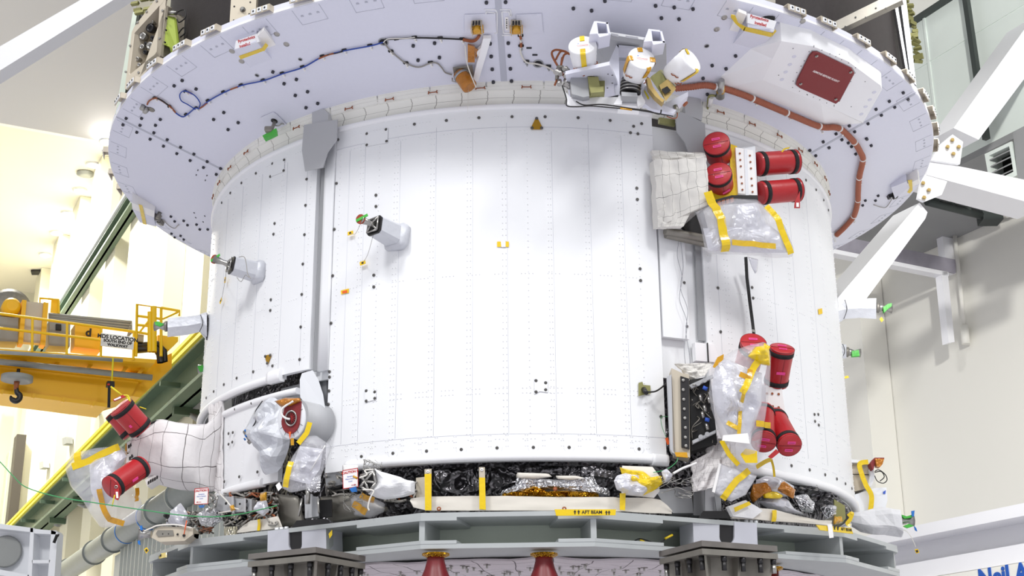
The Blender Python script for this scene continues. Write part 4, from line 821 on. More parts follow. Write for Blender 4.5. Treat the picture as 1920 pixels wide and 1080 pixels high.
one('shell', 'rim_white', lambda m: m.hull2(Abase, Btop), T)
def fp(x, y, d=0): return hp(x, y, Btop[0]+pl_n*d, pl_n)
for x, y in ((1489, 106), (1481, 121), (1473, 135), (1466, 149), (1639, 173), (1631, 187), (1623, 200), (1615, 214)): one('plug', 'ring_light_tint', lambda m: m.at(frame(fp(x, y), pl_n)).lathe([(.013, -.001), (.012, .0015)], 14), T)
one('screw_dots', 'pip', lambda m: [m.at(frame(fp(x, y), pl_n)).lathe([(.0035, 0), (.003, .001)], 6) for x, y in ((1526, 88), (1541, 94), (1556, 101), (1567, 106), (1578, 112), (1591, 118), (1604, 127), (1603, 137), (1595, 153), (1588, 163), (1582, 174), (1574, 190), (1564, 199), (1550, 193), (1537, 187), (1525, 182), (1514, 178), (1513, 177), (1499, 171), (1486, 164), (1487, 152), (1494, 136), (1502, 124), (1508, 114), (1517, 97), (1526, 86), (1487, 91), (1460, 141), (1596, 200), (1622, 153), (1574, 102), (1564, 197))], T)
P = [(1523, 96), (1532, 96), (1596, 127), (1601, 135), (1574, 186), (1566, 192), (1500, 163), (1492, 157), (1494, 149), (1517, 103)]
CP_ = one('cover_plate', 'red_plate', lambda m: m.prism([fp(x, y, .004) for x, y in P], pl_n*.010)); tag(CP_, 'dark red square cover plate lettered REMOVE BEFORE FLIGHT on the white fairing', 'cover plate')
one('gasket', 'grey_plate', lambda m: m.prism([fp(1545+(x-1545)*1.04, 144+(y-144)*1.04, .0) for x, y in P], pl_n*.004), CP_)
for x, y in ((1531, 105), (1595, 135), (1567, 186), (1501, 157)):
    s_ = one('screw', 'steel', lambda m: m.at(frame(fp(x, y, .014), pl_n)).lathe([(.010, 0), (.009, .004), (.006, .005)], 14), CP_)
    one('socket', 'black', lambda m: m.at(frame(fp(x, y, .0195), pl_n)).lathe([(.004, 0), (.004, .0005)], 6), s_)
c0 = fp(1549, 143.5, .0145); xd = (fp(1571, 153, 0)-fp(1526, 134, 0)).normalized(); X = frame(c0, pl_n, xd)
text('lettering', 'REMOVE BEFORE FLIGHT', .0195, X, 'ink_white', CP_, .0004, bold=.0003)
# pyrotechnics boxes and upright brackets
def pyro(L, face, label, tape1, side, tpos, sc, txd):
    T = thing('pyrotechnics_box', hr(*L[2], .1), label, 'box')
    z = 5.21
    A = [hz(x, y, z) for x, y in L]; B = [V((p.x, p.y, zcone(math.hypot(p.x, p.y)))) for p in A]
    one('box_body', 'ring_light_tint', lambda m: m.hull2(A, B), T)
    n = (A[1]-A[0]).cross(V((0, 0, 1))).normalized(); n = n if n.y < 0 else -n
    p0 = A[0]+n*.002
    F_ = [hp(x, y, p0, n) for x, y in face]
    o = one('text_panel', 'rim_white', lambda m: m.prism(F_, n*.003), T)
    for body, (x, y), s in tpos:
        X = frame(hp(x, y, p0+n*.0035, n), n, hp(*txd[1], p0, n)-hp(*txd[0], p0, n)); text('lettering', body, s, X, 'ink_red', o, .0004, bold=.0006)
    one('tape_strip', 'tape', lambda m: [m.prism([hz(x, y, z-.001) for x, y in q], (0, 0, -.002)) for q in tape1], T)
    Sd = [hz(x, y, 5.235) for x, y in side]; one('side_tray', 'paper', lambda m: m.prism(Sd, (0, 0, .018)), T)
    return T
pyro([(440, 92), (480, 78), (511, 112), (470, 127)], [(437, 88), (482, 66), (484, 77), (441, 92)], 'lilac box lettered Pyrotechnics Installed at the upper left of the ring', [[(448, 105), (491, 90), (494, 95), (451, 111)], [(491, 90), (498, 80), (503, 85), (495, 96)]], [(479, 71), (495, 56), (526, 96), (511, 111)], (), .016, ((0, 0), (1, 0)))
def bandtext(pts, words, parent_name, label, T_):
    pass
def textband(a, b, c, d, lines, s, T):      # a-b top edge, d-c lower edge (pixels), upright band facing the camera
    p0 = hz(*d, 5.215); e = hz(*c, 5.215)-p0; n = e.cross(V((0, 0, 1))).normalized(); n = n if n.y < 0 else -n; n = (n+V((0, 0, -.45))).normalized()
    p0 = p0+n*.012; h = lambda x, y, k=0: hp(x, y, p0+n*k, n)
    o = one('text_panel', 'rim_white', lambda m: m.prism([h(*a), h(*b), h(*c), h(*d)], -n*.012), T)
    for body, (x, y), sz in lines:
        X = frame(h(x, y, .0008), n, h(*c)-h(*d)); text('lettering', body, sz, X, 'ink_red', o, .0003, bold=.0005)
    return o
PB = [o for o in COL.objects if o.name.startswith('pyrotechnics_box')][0]
for o in [o for o in COL.objects if o.name.startswith('text_panel') and o.parent == PB]: bpy.data.objects.remove(o)
textband((442, 77), (482, 63), (486, 78), (441, 92), [('Pyrotechnics', (462, 73.5), .022), ('Installed', (459, 84.5), .022)], .02, PB)
PB2 = pyro([(1402, 51), (1452, 60), (1424, 95), (1374, 82)], [(1400, 27), (1455, 40), (1452, 60), (1402, 51)], 'lilac box lettered Pyrotechnics Installed at the upper right of the ring', [[(1397, 50), (1449, 62), (1445, 69), (1393, 57)], [(1371, 27), (1378, 28), (1384, 42), (1398, 50), (1395, 58), (1379, 44), (1370, 32)], [(1449, 62), (1453, 55), (1456, 58), (1446, 70)]], [(1385, 22), (1400, 28), (1374, 80), (1361, 70)], (), .016, ((0, 0), (1, 0)))
for o in [o for o in COL.objects if o.name.startswith('text_panel') and o.parent == PB2]: bpy.data.objects.remove(o)
textband((1402, 25), (1456, 40), (1451, 55), (1402, 43), [('Pyrotechnics', (1424, 34.5), .022), ('Installed', (1426, 45), .022)], .02, PB2)
def upright(L, label, tp, oc, rod):
    Y = hz(L[3][0], L[3][1], 5.33).y-.0
    T = thing('upright_bracket', hy(*L[3], Y), label, 'bracket')
    h = lambda x, y, d=0: hy(x, y, Y+d)
    one('plate', 'dull_steel' if L[0][0] > 900 else 'beige_metal', lambda m: m.prism([h(*q) for q in L], V((0, .05, 0))), T)
    one('tape_strip', 'tape', lambda m: m.prism([h(*q, -.002) for q in tp], V((0, -.001, 0))), T)
    for x, y in oc: one('orange_plug', 'orange', lambda m: m.at(frame(h(x, y, -.0), V((0, -1, -.2)))).lathe([(.010, 0), (.010, .01), (.006, .013)], 14), T)
    one('rod', 'black', lambda m: m.tube([hy(*rod[0], Y-.01), hy(*rod[1], Y-.01)], .016, 10), T)
    cx = sum(q[0] for q in L)/4
    one('centre_bolt', 'steel', lambda m: m.at(frame(h(cx, L[0][1]+(18 if cx < 900 else 8)), V((0, -1, -.1)))).lathe([(.016, 0), (.015, .006), (.009, .007), (.009, .02)], 12), T)
    one('holes', 'black', lambda m: [m.at(frame(h(x, y, -.001), V((0, -1, 0)))).lathe([(.005, 0), (.005, .001)], 8) for x, y in ((cx-16, L[0][1]+12), (cx+14, L[0][1]+4), (cx+12, L[0][1]+26), (cx-17, L[0][1]+38))], T)
upright([(433, 0), (481, -8), (478, 50), (429, 68)], 'beige upright bracket above the left Pyrotechnics box', [(448, 42), (460, 38), (459, 60), (446, 63)], [(433, 60), (468, 46)], [(436, 75), (486, 58)])
upright([(1398, -20), (1454, -8), (1454, 35), (1395, 20)], 'grey upright bracket above the right Pyrotechnics box', [(1420, 8), (1436, 11), (1434, 30), (1421, 27)], [(1410, 13), (1449, 24)], [(1402, 24), (1452, 37)])
# etched outlines and washers around those boxes
one('washer_marks', 'steel', lambda m: [m.at(fring(x, y, .0)).lathe([(.017, -.001), (.016, .002), (.008, .0025), (.0, .001)], 18) for x, y in ((519, 64), (537, 83), (435, 96), (453, 115), (1358, 33), (1344, 55), (1505, 40))], RING)
# taped small boxes at both sides of the rim
def sidebox(L, top, tapeq, label, z=5.19, n2=()):
    T = thing('taped_box', hr(*L[2], .05), label, 'box')
    A = [hz(x, y, z) for x, y in L]; B = [V((p.x, p.y, ZR)) for p in A]
    one('box_body', 'ring_light_tint', lambda m: m.hull2(A, B), T)
    one('side_cover', 'paper', lambda m: m.hull2([hz(x, y, z+.001) for x, y in top], [hz(x, y, z+.001)+V((0, 0, .09)) for x, y in top]), T)
    one('tape_strip', 'tape', lambda m: [m.prism([hz(x, y, z-.001) for x, y in q], (0, 0, -.003)) for q in tapeq], T)
    return T
T = sidebox([(248, 392), (288, 408), (292, 425), (262, 417)], [(247, 380), (290, 396), (289, 408), (248, 392)], [[(262, 391), (269, 394), (275, 421), (268, 419)], [(260, 383), (267, 385), (269, 394), (262, 391)]], 'white box with a yellow tape strip at the lower left rim of the ring')
one('bracket', 'dull_steel', lambda m: (m.at(fring(296, 402)).box((0, 0, .02), (.02, .06, .05)), m.at(fring(303, 412)).box((0, 0, .02), (.06, .03, .03)), m.at(fring(300, 398)).lathe([(.014, 0), (.014, .05)], 10)), T)
one('cable', 'grey_wire', lambda m: m.tube(rpath([(305, 412), (318, 424), (328, 428), (334, 422), (336, 422)], .01), .003, 5), T)
T = sidebox([(1671, 352), (1700, 340), (1704, 352), (1678, 372)], [(1676, 355), (1722, 336), (1725, 344), (1680, 366)], [[(1702, 338), (1710, 337), (1711, 356), (1706, 362), (1701, 360), (1706, 352)]], 'white box with a yellow tape strip at the lower right rim of the ring')
one('bracket', 'dark_metal', lambda m: (m.at(fring(1675, 362)).box((0, 0, .02), (.03, .03, .04)), m.at(fring(1666, 366)).box((0, 0, .01), (.04, .02, .03))), T)
one('cable', 'grey_wire', lambda m: m.tube(rpath([(1674, 370), (1662, 388), (1650, 388), (1638, 384)], .01), .003, 5), T)
# green taped probe
T = thing('probe_thruster', hr(512, 230, .1), 'small thruster probe wrapped in green tape left of the grey strap plate', 'thruster')
one('base_plate', 'ring_light_tint', lambda m: m.prism([hr(489, 220, .004), hr(512, 210, .004), (hr(519, 214, .004)), hr(541, 237, .004), hr(520, 240, .004)], (0, 0, -.003)), T)
one('hole_cap', 'dark_metal', lambda m: m.at(fring(515, 225)).lathe([(.021, 0), (.020, .01)], 16), T)
one('stem', 'dull_steel', lambda m: m.tube([hr(516, 226, 0), hr(509, 244, .12)], .010, 10), T)
one('head', 'dull_steel', lambda m: m.at(frame(hr(504, 243, .12), V((0, -1, 0)))).box((0, 0, 0), (.045, .03, .04), .005), T)
one('tape_wrap', 'green_tape', lambda m: m.prism([hr(492, 254, .13), hr(518, 240, .13), hr(519, 249, .15), hr(505, 256, .15), hr(496, 260, .15)], V((0, .04, 0))), T)
one('tube_line', 'steel', lambda m: m.tube(rpath([(510, 234), (522, 236), (528, 232), (533, 233)], .02), .004, 6), T)
# strap plates
def strap(P0, P1, lab, R_=2.10):
    T = thing('strap_plate', hc(*P0[4], R_), lab, 'plate')
    n = V((hc(*P0[0], R_).x, hc(*P0[0], R_).y, 0)).normalized()
    one('plate', 'grey_plate', lambda m: m.prism([hp(x, y, hc(*P0[0], R_), n) for x, y in P0], -n*.006), T)
    o = one('lug', 'grey_paint', lambda m: m.prism([hp(x, y, hc(*P0[0], R_-.03), n) for x, y in P1], -n*.12), T)
    return T
strap([(570, 234), (632, 224), (631, 262), (614, 285), (605, 314), (572, 321), (566, 282)], [(585, 234), (585, 210), (594, 205), (606, 204), (615, 212), (615, 232)], 'grey sheet metal plate with a lug over the left panel seam')
strap([(1266, 206), (1288, 214), (1322, 232), (1324, 292), (1294, 294), (1284, 267), (1269, 247)], [(1285, 214), (1285, 192), (1292, 181), (1314, 186), (1318, 207), (1316, 226)], 'grey sheet metal plate with a lug over the right panel seam')
# ================================================================ STAR TRACKERS / ANTENNAS with white buckets
T = thing('antenna_mount', hr(1170, 170, .2), 'pale metal mounting frame carrying three white capped sensors', 'mounting frame')
Y0 = -2.30
def aq(m, L, Y, d): m.prism([hy(x, y, Y) for x, y in L], V((0, d, 0)))
one('back_plate', 'grey_paint', lambda m: m.prism([hy(1106, 66, -2.47), hy(1116, 62, -2.48), hy(1218, 76, -2.47), hy(1249, 82, -2.46), hy(1250, 132, -2.22), hy(1140, 124, -2.22), hy(1106, 104, -2.3)], V((0, .03, 0))), T)
for L in ([(1105, 64), (1114, 39), (1140, 42), (1145, 65), (1124, 70)], [(1207, 78), (1216, 54), (1241, 57), (1247, 80), (1225, 84)]):
    o = one('square_tube', 'ring_light_tint', lambda m: (aq(m, [L[0], L[1], (L[1][0]+5, L[1][1]+1), (L[0][0]+17, L[4][1]-7)], -2.70, .12), aq(m, [L[1], L[2], (L[2][0], L[2][1]+3), (L[1][0], L[1][1]+3)], -2.70, .12), aq(m, [L[2], L[3], (L[3][0]-4, L[3][1]), (L[2][0]-4, L[2][1])], -2.70, .12), aq(m, [(L[0][0]+15, L[4][1]-7), L[4], (L[3][0], L[3][1]), (L[3][0], L[3][1]-3)], -2.70, .12)), T)
    one('tube_back', 'grey_paint', lambda m: aq(m, [(L[1][0]+5, L[1][1]+2), (L[2][0]-2, L[2][1]+2), (L[3][0]-3, L[3][1]-3), (L[4][0]+1, L[4][1]-6)], -2.60, .01), o)
one('cross_rail', 'grey_paint', lambda m: aq(m, [(1140, 64), (1208, 75), (1220, 82), (1220, 76), (1208, 70), (1145, 60)], -2.52, .05), T)
one('slots', 'mark_line', lambda m: [aq(m, q, -2.522, -.002) for q in ([(1146, 63), (1159, 65), (1160, 70), (1147, 67)], [(1173, 67), (1196, 70), (1197, 74), (1174, 71)], [(1207, 72), (1220, 74), (1221, 78), (1208, 76)])], T)
one('shelf', 'ring_light_tint', lambda m: m.prism([hz(1068, 186, 4.86), hz(1160, 186, 4.86), hz(1166, 176, 4.86), hz(1143, 122, 4.86), hz(1060, 140, 4.86)], (0, 0, .02)), T)
one('front_lip', 'rim_white', lambda m: (aq(m, [(1060, 172), (1070, 182), (1160, 186), (1160, 178), (1155, 196), (1150, 200), (1100, 198), (1064, 196)], -2.45, .015), aq(m, [(1064, 182), (1162, 182), (1156, 198), (1068, 198)], -2.452, .015)), T)
one('channel', 'ring_light_tint', lambda m: (aq(m, [(1140, 120), (1156, 84), (1160, 84), (1162, 182), (1155, 186), (1150, 150)], -2.42, .02), aq(m, [(1156, 84), (1198, 88), (1198, 92), (1160, 90)], -2.42, .1), aq(m, [(1158, 86), (1200, 90), (1206, 180), (1164, 180)], -2.28, .02), aq(m, [(1203, 130), (1209, 130), (1214, 190), (1207, 190)], -2.42, .08)), T)
one('centre_block', 'rim_white', lambda m: (aq(m, [(1162, 176), (1198, 178), (1200, 199), (1160, 196)], -2.47, .1), aq(m, [(1160, 180), (1168, 180), (1166, 196), (1150, 196)], -2.5, .04), aq(m, [(1193, 180), (1203, 178), (1210, 190), (1196, 200)], -2.5, .04)), T)
one('right_web', 'ring_light_tint', lambda m: (aq(m, [(1203, 152), (1212, 162), (1232, 190), (1246, 198), (1268, 206), (1262, 213), (1222, 204), (1206, 192)], -2.47, .04), aq(m, [(1242, 196), (1290, 172), (1290, 180), (1258, 206)], -2.42, .08)), T)
one('web_slot', 'bar_yellow', lambda m: aq(m, [(1208, 168), (1217, 184), (1215, 187), (1208, 172)], -2.474, -.002), T)
one('shelf_holes', 'pip', lambda m: [m.at(frame(hz(x, y, 4.859), V((0, 0, -1)))).lathe([(.004, 0), (.004, .001)], 6) for x, y in ((1140, 139), (1148, 141), (1139, 165), (1125, 176), (1148, 156))], T)
def bucket(fc, face_ax, L, r, label, tapes, toggles=(), lab=None):
    """fc: centre of the face; face_ax: unit axis pointing from base to face"""
    T = thing('protective_bucket', fc-face_ax*L, label, 'protective cap', 'white protective caps')
    X = frame(fc-face_ax*L, face_ax, RT)
    one('cap_shell', 'bucket_white', lambda m: m.at(X).lathe([(r*.62, -.004), (r*.74, 0), (r*.84, L*.1), (r*.93, L*.45), (r*.92, L*.47), (r*.97, L*.6), (r*.95, L*.62), (r*1.0, L*.8), (r*1.03, L*.93), (r*1.0, L*.985), (r*.93, L), (r*.86, L*.985), (r*.0, L*.98)], 40, False), T)
    def tp(m):
        for ang, w, z0, z1, inr in tapes:
            c, s = math.cos(ang), math.sin(ang); d = V((c, s, 0)); sd = V((-s, c, 0))*w/2
            P = [d*(r*inr)+V((0, 0, L*.99)), d*(r*.88)+V((0, 0, L*.995)), d*(r*.95)+V((0, 0, L*1.01)), d*(r*1.045)+V((0, 0, L*.95)), d*(r*1.02)+V((0, 0, L*.75)), d*(r*(.9+.1*z0))+V((0, 0, L*z0))]
            m.at(X); m.add([p+sd for p in P]+[p-sd for p in P], [(i, i+1, 7+i, 6+i) for i in range(5)], sm=True); m.add([p+sd*1.0+(d if i > 2 else V((0, 0, 1)))*.002 for i, p in enumerate(P)]+[p-sd+(d if i > 2 else V((0, 0, 1)))*.002 for i, p in enumerate(P)], [(i, i+1, 7+i, 6+i) for i in range(5)], sm=True)
    one('tape_strips', 'tape_amber' if len(tapes) > 2 else 'tape', tp, T)
    for a, z in toggles:
        d = V((math.cos(a), math.sin(a), 0)); p = d*(r*.93)+V((0, 0, L*z)); t = V((-d.y, d.x, .35)).normalized()*.02
        one('toggle', 'brown_wire', lambda m: m.at(X).tube([p-t, p-t*.6+d*.008, p, p+t*.6+d*.008, p+t], .0032, 6), T)
    if lab:
        q = one('paper_label', 'paper', lambda m: m.at(X).box((0, lab, L*.985), (r*1.05, r*.42, .002)), T)
        one('print_lines', 'ink_red', lambda m: (m.at(X).box((0, lab-.004, L*.985+.0012), (r*.85, .0016, .0006)), m.at(X).box((0, lab-.010, L*.985+.0012), (r*.8, .0016, .0006))), q)
        one('logo_dot', 'ink_blue', lambda m: m.at(X).lathe([(.003, L*.985+.001), (.003, L*.985+.002)], 10), q) if False else one('logo_mark', 'ink_blue', lambda m: m.at(X).box((-r*.3, lab+.009, L*.985+.0012), (.008, .004, .0006)), q)
    return T
def ax(r_, u_, t_): return (RT*r_+UP*u_-FW*t_).normalized()
dp = lambda x, y, d: CP+ray(x, y)*d
b1 = ax(-.12, .66, .74); f1 = hy(1092, 84, -2.62)
bucket(f1, b1, .150, .070, 'leftmost white protective cap, tape running straight down its middle', [(math.pi/2, .024, .1, 0, .45), (-math.pi/2, .026, .05, 0, .45)], [(-2.2, .3), (-.6, .3), (-1.5, .1)], .004)
b2 = ax(.22, .50, .84); f2 = hy(1204, 109, -2.66)
bucket(f2, b2, .155, .068, 'middle white protective cap with four amber tape pieces around its edge', [(math.pi*.55, .026, .7, 0, .6), (-.0, .028, .7, 0, .6), (-1.05, .026, .5, 0, .9), (math.pi*1.05, .03, .3, 0, .7)], [(-2.3, .4), (-.5, .2)], .004)
b3 = ax(.66, .46, .58); f3 = hy(1297, 112, -2.60)
bucket(f3, b3, .150, .066, 'rightmost white protective cap, tilted to the right', [(2.2, .022, .8, 0, .5), (-1.0, .026, .3, 0, .8)], [(-2.0, .35), (-1.2, .2)])
T = thing('star_sensor', f1-b1*.2, 'grey and olive sensor housing under the leftmost white cap', 'sensor')
one('grey_housing', 'seam_grey', lambda m: aq(m, [(1076, 130), (1101, 132), (1105, 180), (1094, 182), (1072, 176), (1069, 150)], -2.50, .1), T)
one('olive_actuator', 'olive', lambda m: (aq(m, [(1102, 144), (1122, 144), (1126, 170), (1106, 172)], -2.52, .08), aq(m, [(1118, 120), (1126, 118), (1134, 150), (1134, 172), (1122, 172)], -2.46, .06), aq(m, [(1106, 164), (1132, 162), (1132, 172), (1108, 174)], -2.53, .04)), T)
one('steel_cap', 'steel', lambda m: m.tube([hy(1108, 132, -2.5), hy(1108, 146, -2.5)], .022, 14), T)
T = thing('star_sensor', f2-b2*.2, 'dark finned sensor barrel under the middle white cap', 'sensor')
one('barrel', 'dark_metal', lambda m: m.tube([hy(1184, 150, -2.5), hy(1181, 176, -2.5)], .052, 20), T); one('foot', 'seam_grey', lambda m: aq(m, [(1165, 172), (1194, 174), (1196, 181), (1166, 180)], -2.55, .08), T)
one('fins', 'steel', lambda m: [m.tube([hy(1183.5-k*.5, 154+k*6, -2.5), hy(1183.4-k*.5, 156+k*6, -2.5)], .0545, 20) for k in range(4)], T)
T = thing('star_sensor', f3-b3*.2, 'olive square sensor housing under the rightmost white cap', 'sensor')
one('housing', 'olive', lambda m: m.hull2([hy(x, y, -2.52) for x, y in ((1219, 146), (1236, 132), (1264, 162), (1246, 186))], [hy(x, y, -2.40) for x, y in ((1222, 142), (1240, 130), (1268, 160), (1250, 184))]), T)
one('front_face', 'gold_flange', lambda m: m.hull2([hy(x, y, -2.53) for x, y in ((1236, 160), (1252, 148), (1268, 166), (1248, 190))], [hy(x, y, -2.51) for x, y in ((1236, 160), (1252, 148), (1268, 166), (1248, 190))]), T)
one('flange', 'gold_flange', lambda m: aq(m, [(1212, 146), (1219, 146), (1224, 162), (1238, 182), (1246, 187), (1242, 192), (1228, 180), (1216, 164)], -2.55, .05), T)
one('warning_patch', 'ink', lambda m: aq(m, [(1240, 168), (1251, 162), (1258, 170), (1247, 177)], -2.537, -.003), T)
# connectors left of the buckets
T = thing('connector_bundle', hy(1055, 170, -2.4), 'bundle of metal connectors and brown wrapped cables left of the leftmost cap', 'cable')
random.seed(4)
for pp in ([(1062, 150), (1036, 106), (1040, 94), (1058, 96), (1068, 102)], [(1042, 112), (1052, 96), (1066, 100)], [(1052, 122), (1057, 104), (1064, 100)], [(1040, 160), (1050, 134), (1054, 108)]):
    one('brown_cable', 'brown_wire', lambda m: m.tube(smooth_path([hy(x, y, -2.4) for x, y in pp]), .006, 6), T)
for k in range(12):
    x, y = 1044+random.uniform(0, 24), 128+random.uniform(0, 44); a = random.uniform(0, 6)
    one('connector', 'steel', lambda m: m.tube([hy(x, y, -2.42), hy(x+9*math.cos(a), y+7*math.sin(a), -2.45)], .012, 10), T)
one('sleeve', 'dull_steel', lambda m: (m.tube([hy(1044, 126, -2.4), hy(1056, 127, -2.4)], .012, 10), m.tube([hy(1046, 128, -2.4), hy(1044, 150, -2.4)], .010, 8)), T)
T = thing('black_cable', hy(1160, 205, -2.48), 'thin black cable looping under the three white capped sensors', 'cable')
for pp in ([(1054, 160), (1062, 185), (1063, 198), (1080, 200), (1110, 199), (1160, 203), (1200, 207), (1240, 214), (1262, 218)], [(1080, 190), (1096, 197), (1130, 196), (1180, 203), (1215, 208), (1236, 214), (1240, 206)]):
    one('cable', 'cable_black', lambda m: m.tube(smooth_path([hy(x, y, -2.50) for x, y in pp]), .0035, 6), T)
one('amber_wrap', 'tape_amber', lambda m: m.tube([hy(1163, 203, -2.5), hy(1185, 206, -2.5)], .005, 6), T)
T = thing('cable_plug', hy(1268, 214, -2.4), 'silver plug with brown cable below the right side of the mounting frame', 'plug')
one('plug', 'steel', lambda m: m.tube([hy(1266, 198, -2.42), hy(1270, 212, -2.42)], .013, 12), T); one('cable', 'brown_wire', lambda m: m.tube(smooth_path([hy(x, y, -2.42) for x, y in ((1270, 212), (1269, 220), (1262, 222), (1250, 218))]), .003, 5), T)
one('rust_plug', 'brown_wire', lambda m: m.tube([hy(1280, 190, -2.35), hy(1286, 196, -2.35)], .016, 10), T)
o = one('recess_bracket', 'olive', lambda m: m.prism([hc(x, y, S+.01) for x, y in ((1237, 220), (1266, 224), (1266, 236), (1237, 230))], pol(22*D, -.02, 0))); tag(o, 'olive metal bracket in the notch under the right end of the mounting frame', 'bracket')
# ================================================================ RED COVERS
def canister(lid, base, r, label, tags=(), strap=((.12, .04), (.88, .04)), grp='red padded nozzle covers', lidseam=True, flag=None, tapey=None, rollx=None):
    ax_ = (lid-base).normalized(); L = (lid-base).length; X = frame(base, ax_, rollx or RT)
    T = thing('nozzle_cover', base, label, 'protective cover', grp)
    one('padded_body', 'red_cover', lambda m: m.at(X).lathe([(r*.9, 0), (r*.98, .004), (r, .012), (r*.99, L*.5), (r, L*.93), (r*.985, L*.965), (r*.93, L*.97)], 36), T)
    ld = one('lid', 'red_cover', lambda m: m.at(X).lathe([(r*1.02, L*.93), (r*1.035, L*.95), (r*1.03, L*.985), (r*.97, L*1.0), (.0, L*1.004)], 36, False), T)
    one('lid_seam', 'red_dark', lambda m: (m.at(X).box((0, 0, L*1.004), (r*1.92, .0022, .002)), m.at(X).tube([(r*1.036*math.cos(t*.2), r*1.036*math.sin(t*.2), L*.985) for t in range(32)], .0012, 4)), ld)
    one('side_seam', 'red_dark', lambda m: m.at(X).tube([(r*.2, -r*.98, L*.1), (r*.2, -r*.98, L*.92)], .0012, 4), T)
    for c, w in strap: one('strap', 'black_strap', lambda m: m.at(X).lathe([(r*1.0, L*c-.012), (r*1.045, L*c-.012), (r*1.045, L*c+.012), (r*1.0, L*c+.012)], 36, False), T)
    for kind, a, b, w, h in tags:
        if kind == 'lid': 
            t_ = one('tag', 'pink', lambda m: m.at(X).box((a*r, b*r, L*1.004+.0015), (w, h, .002)), T); one('print_line', 'red_dark', lambda m: m.at(X).box((a*r, b*r, L*1.004+.0028), (w*.8, h*.18, .0006)), t_)
        else:
            Y = X@Matrix.Rotation(a, 4, 'Z')@Matrix.Translation((r*1.012, 0, L*b)); one('tag', 'pink', lambda m: m.at(Y).box((0, 0, 0), (.003, w, h)), T)
    return T, X, L
def rfa(p, r_, u_, a_): return p+RT*r_+UP*u_+FW*a_
LT = [('lid', 0, .35, .044, .014), ('lid', .02, -.33, .044, .014)]
q1_ = hy(1343, 268, -1.98)
canister(q1_, rfa(q1_, .045, -.08, .15), .070, 'upper red cover facing the camera on the upper right thruster pod', LT, rollx=V((.98, 0, .05)))
q2_ = hy(1347, 325, -1.98)
T_, X_, L_ = canister(q2_, rfa(q2_, .040, -.08, .14), .069, 'lower red cover facing the camera on the upper right thruster pod', LT+[('s', -1.2, .45, .045, .014)], rollx=V((.98, 0, .05)))
one('flag', 'red_cover', lambda m: m.at(frame(hy(1319, 316, -1.97), V((0, -1, 0)))).box((0, 0, 0), (.03, .035, .006)), T_)
T_, X_, L_ = canister(hy(1492, 303, -1.72), hy(1418, 308, -1.80), .066, 'upper of the two sideways red covers on the upper right pod', [('s', -1.6, .55, .012, .02)], rollx=V((0, 0, 1)))
one('tape_curl', 'tape', lambda m: ribbon(m, smooth_path([hy(x, y, -1.80) for x, y in ((1465, 287), (1470, 280), (1480, 277))]), .008, TOCAM), T_)
T_, X_, L_ = canister(hy(1497, 356, -1.72), hy(1424, 362, -1.80), .064, 'lower of the two sideways red covers on the upper right pod', [('s', -1.9, .45, .012, .02)], rollx=V((0, 0, 1)))
f_ = one('flag', 'red_cover', lambda m: m.prism([hy(x, y, -1.82) for x, y in ((1490, 378), (1500, 358), (1500, 390), (1489, 390))], V((0, .004, 0))), T_)
one('paper_patch', 'paper', lambda m: m.prism([hy(x, y, -1.823) for x, y in ((1493, 380), (1498, 380), (1498, 388), (1493, 388))], V((0, .001, 0))), f_)
# ---- upper right pod
T = thing('thruster_pod', hc(1380, 330), 'white thruster pod wrapped in stitched fabric on the upper right of the cylinder', 'thruster pod')
nP = V((hc(1270, 350).x, hc(1270, 350).y, 0)).normalized()
def pd(x, y, R=2.1): return hc(x, y, R)
one('pod_core', 'cabinet_white', lambda m: m.hull2([hc(1310, 285, 2.05), hc(1420, 275, 2.05), hc(1425, 370, 2.05), hc(1318, 395, 2.05)], [hy(1345, 290, -1.88), hy(1416, 274, -1.85), hy(1420, 366, -1.85), hy(1352, 372, -1.88)]), T)
one('yellow_liner', 'tape', lambda m: m.prism([hy(x, y, -1.885) for x, y in ((1370, 270), (1382, 274), (1386, 362), (1345, 392), (1330, 352), (1368, 340))], V((0, .01, 0))), T)
def fp1(x, y, d=0): return hp(x, y, hy(1400, 320, -1.90), V((.1, -1, -.05)).normalized())-V((0, d, 0))
fpn = V((.1, -1, -.05)).normalized()
pl = one('face_plate', 'paper', lambda m: m.prism([fp1(x, y) for x, y in ((1379, 276), (1412, 282), (1419, 367), (1384, 362))], -fpn*.02), T)
for x, y in ((1387, 288), (1388, 300), (1389, 312), (1390, 332), (1391, 344), (1392, 356), (1406, 292), (1407, 304), (1408, 316), (1409, 335), (1410, 348), (1411, 360)):
    one('screw', 'brown_wire', lambda m: m.at(frame(fp1(x, y, .002), fpn)).lathe([(.0058, 0), (.005, .003)], 10), pl)
one('clear_strip', 'cabinet_white', lambda m: m.prism([fp1(x, y, .0) for x, y in ((1395, 280), (1401, 281), (1404, 368), (1398, 367))], fpn*.003), pl)
def blk(cols, dz=None, R0=2.13, R1=2.13, t=.012, wob=.012, n=24, nv=20, sd=0):
    """fabric sheet from rows of (left px, right px): corners TL TR BR BL"""
    TL, TR, BR, BL = cols
    def fn(u, v):
        x = (TL[0]*(1-u)+TR[0]*u)*(1-v)+(BL[0]*(1-u)+BR[0]*u)*v; y = (TL[1]*(1-u)+TR[1]*u)*(1-v)+(BL[1]*(1-u)+BR[1]*u)*v
        R = R0+(R1-R0)*u; p = hc(x, y, R); rad = V((p.x, p.y, 0)).normalized()
        return p+rad*wob*(nz((u*4, v*4, sd))+.5*nz((u*9, v*9, sd+2)))
    return fn, n, nv, t
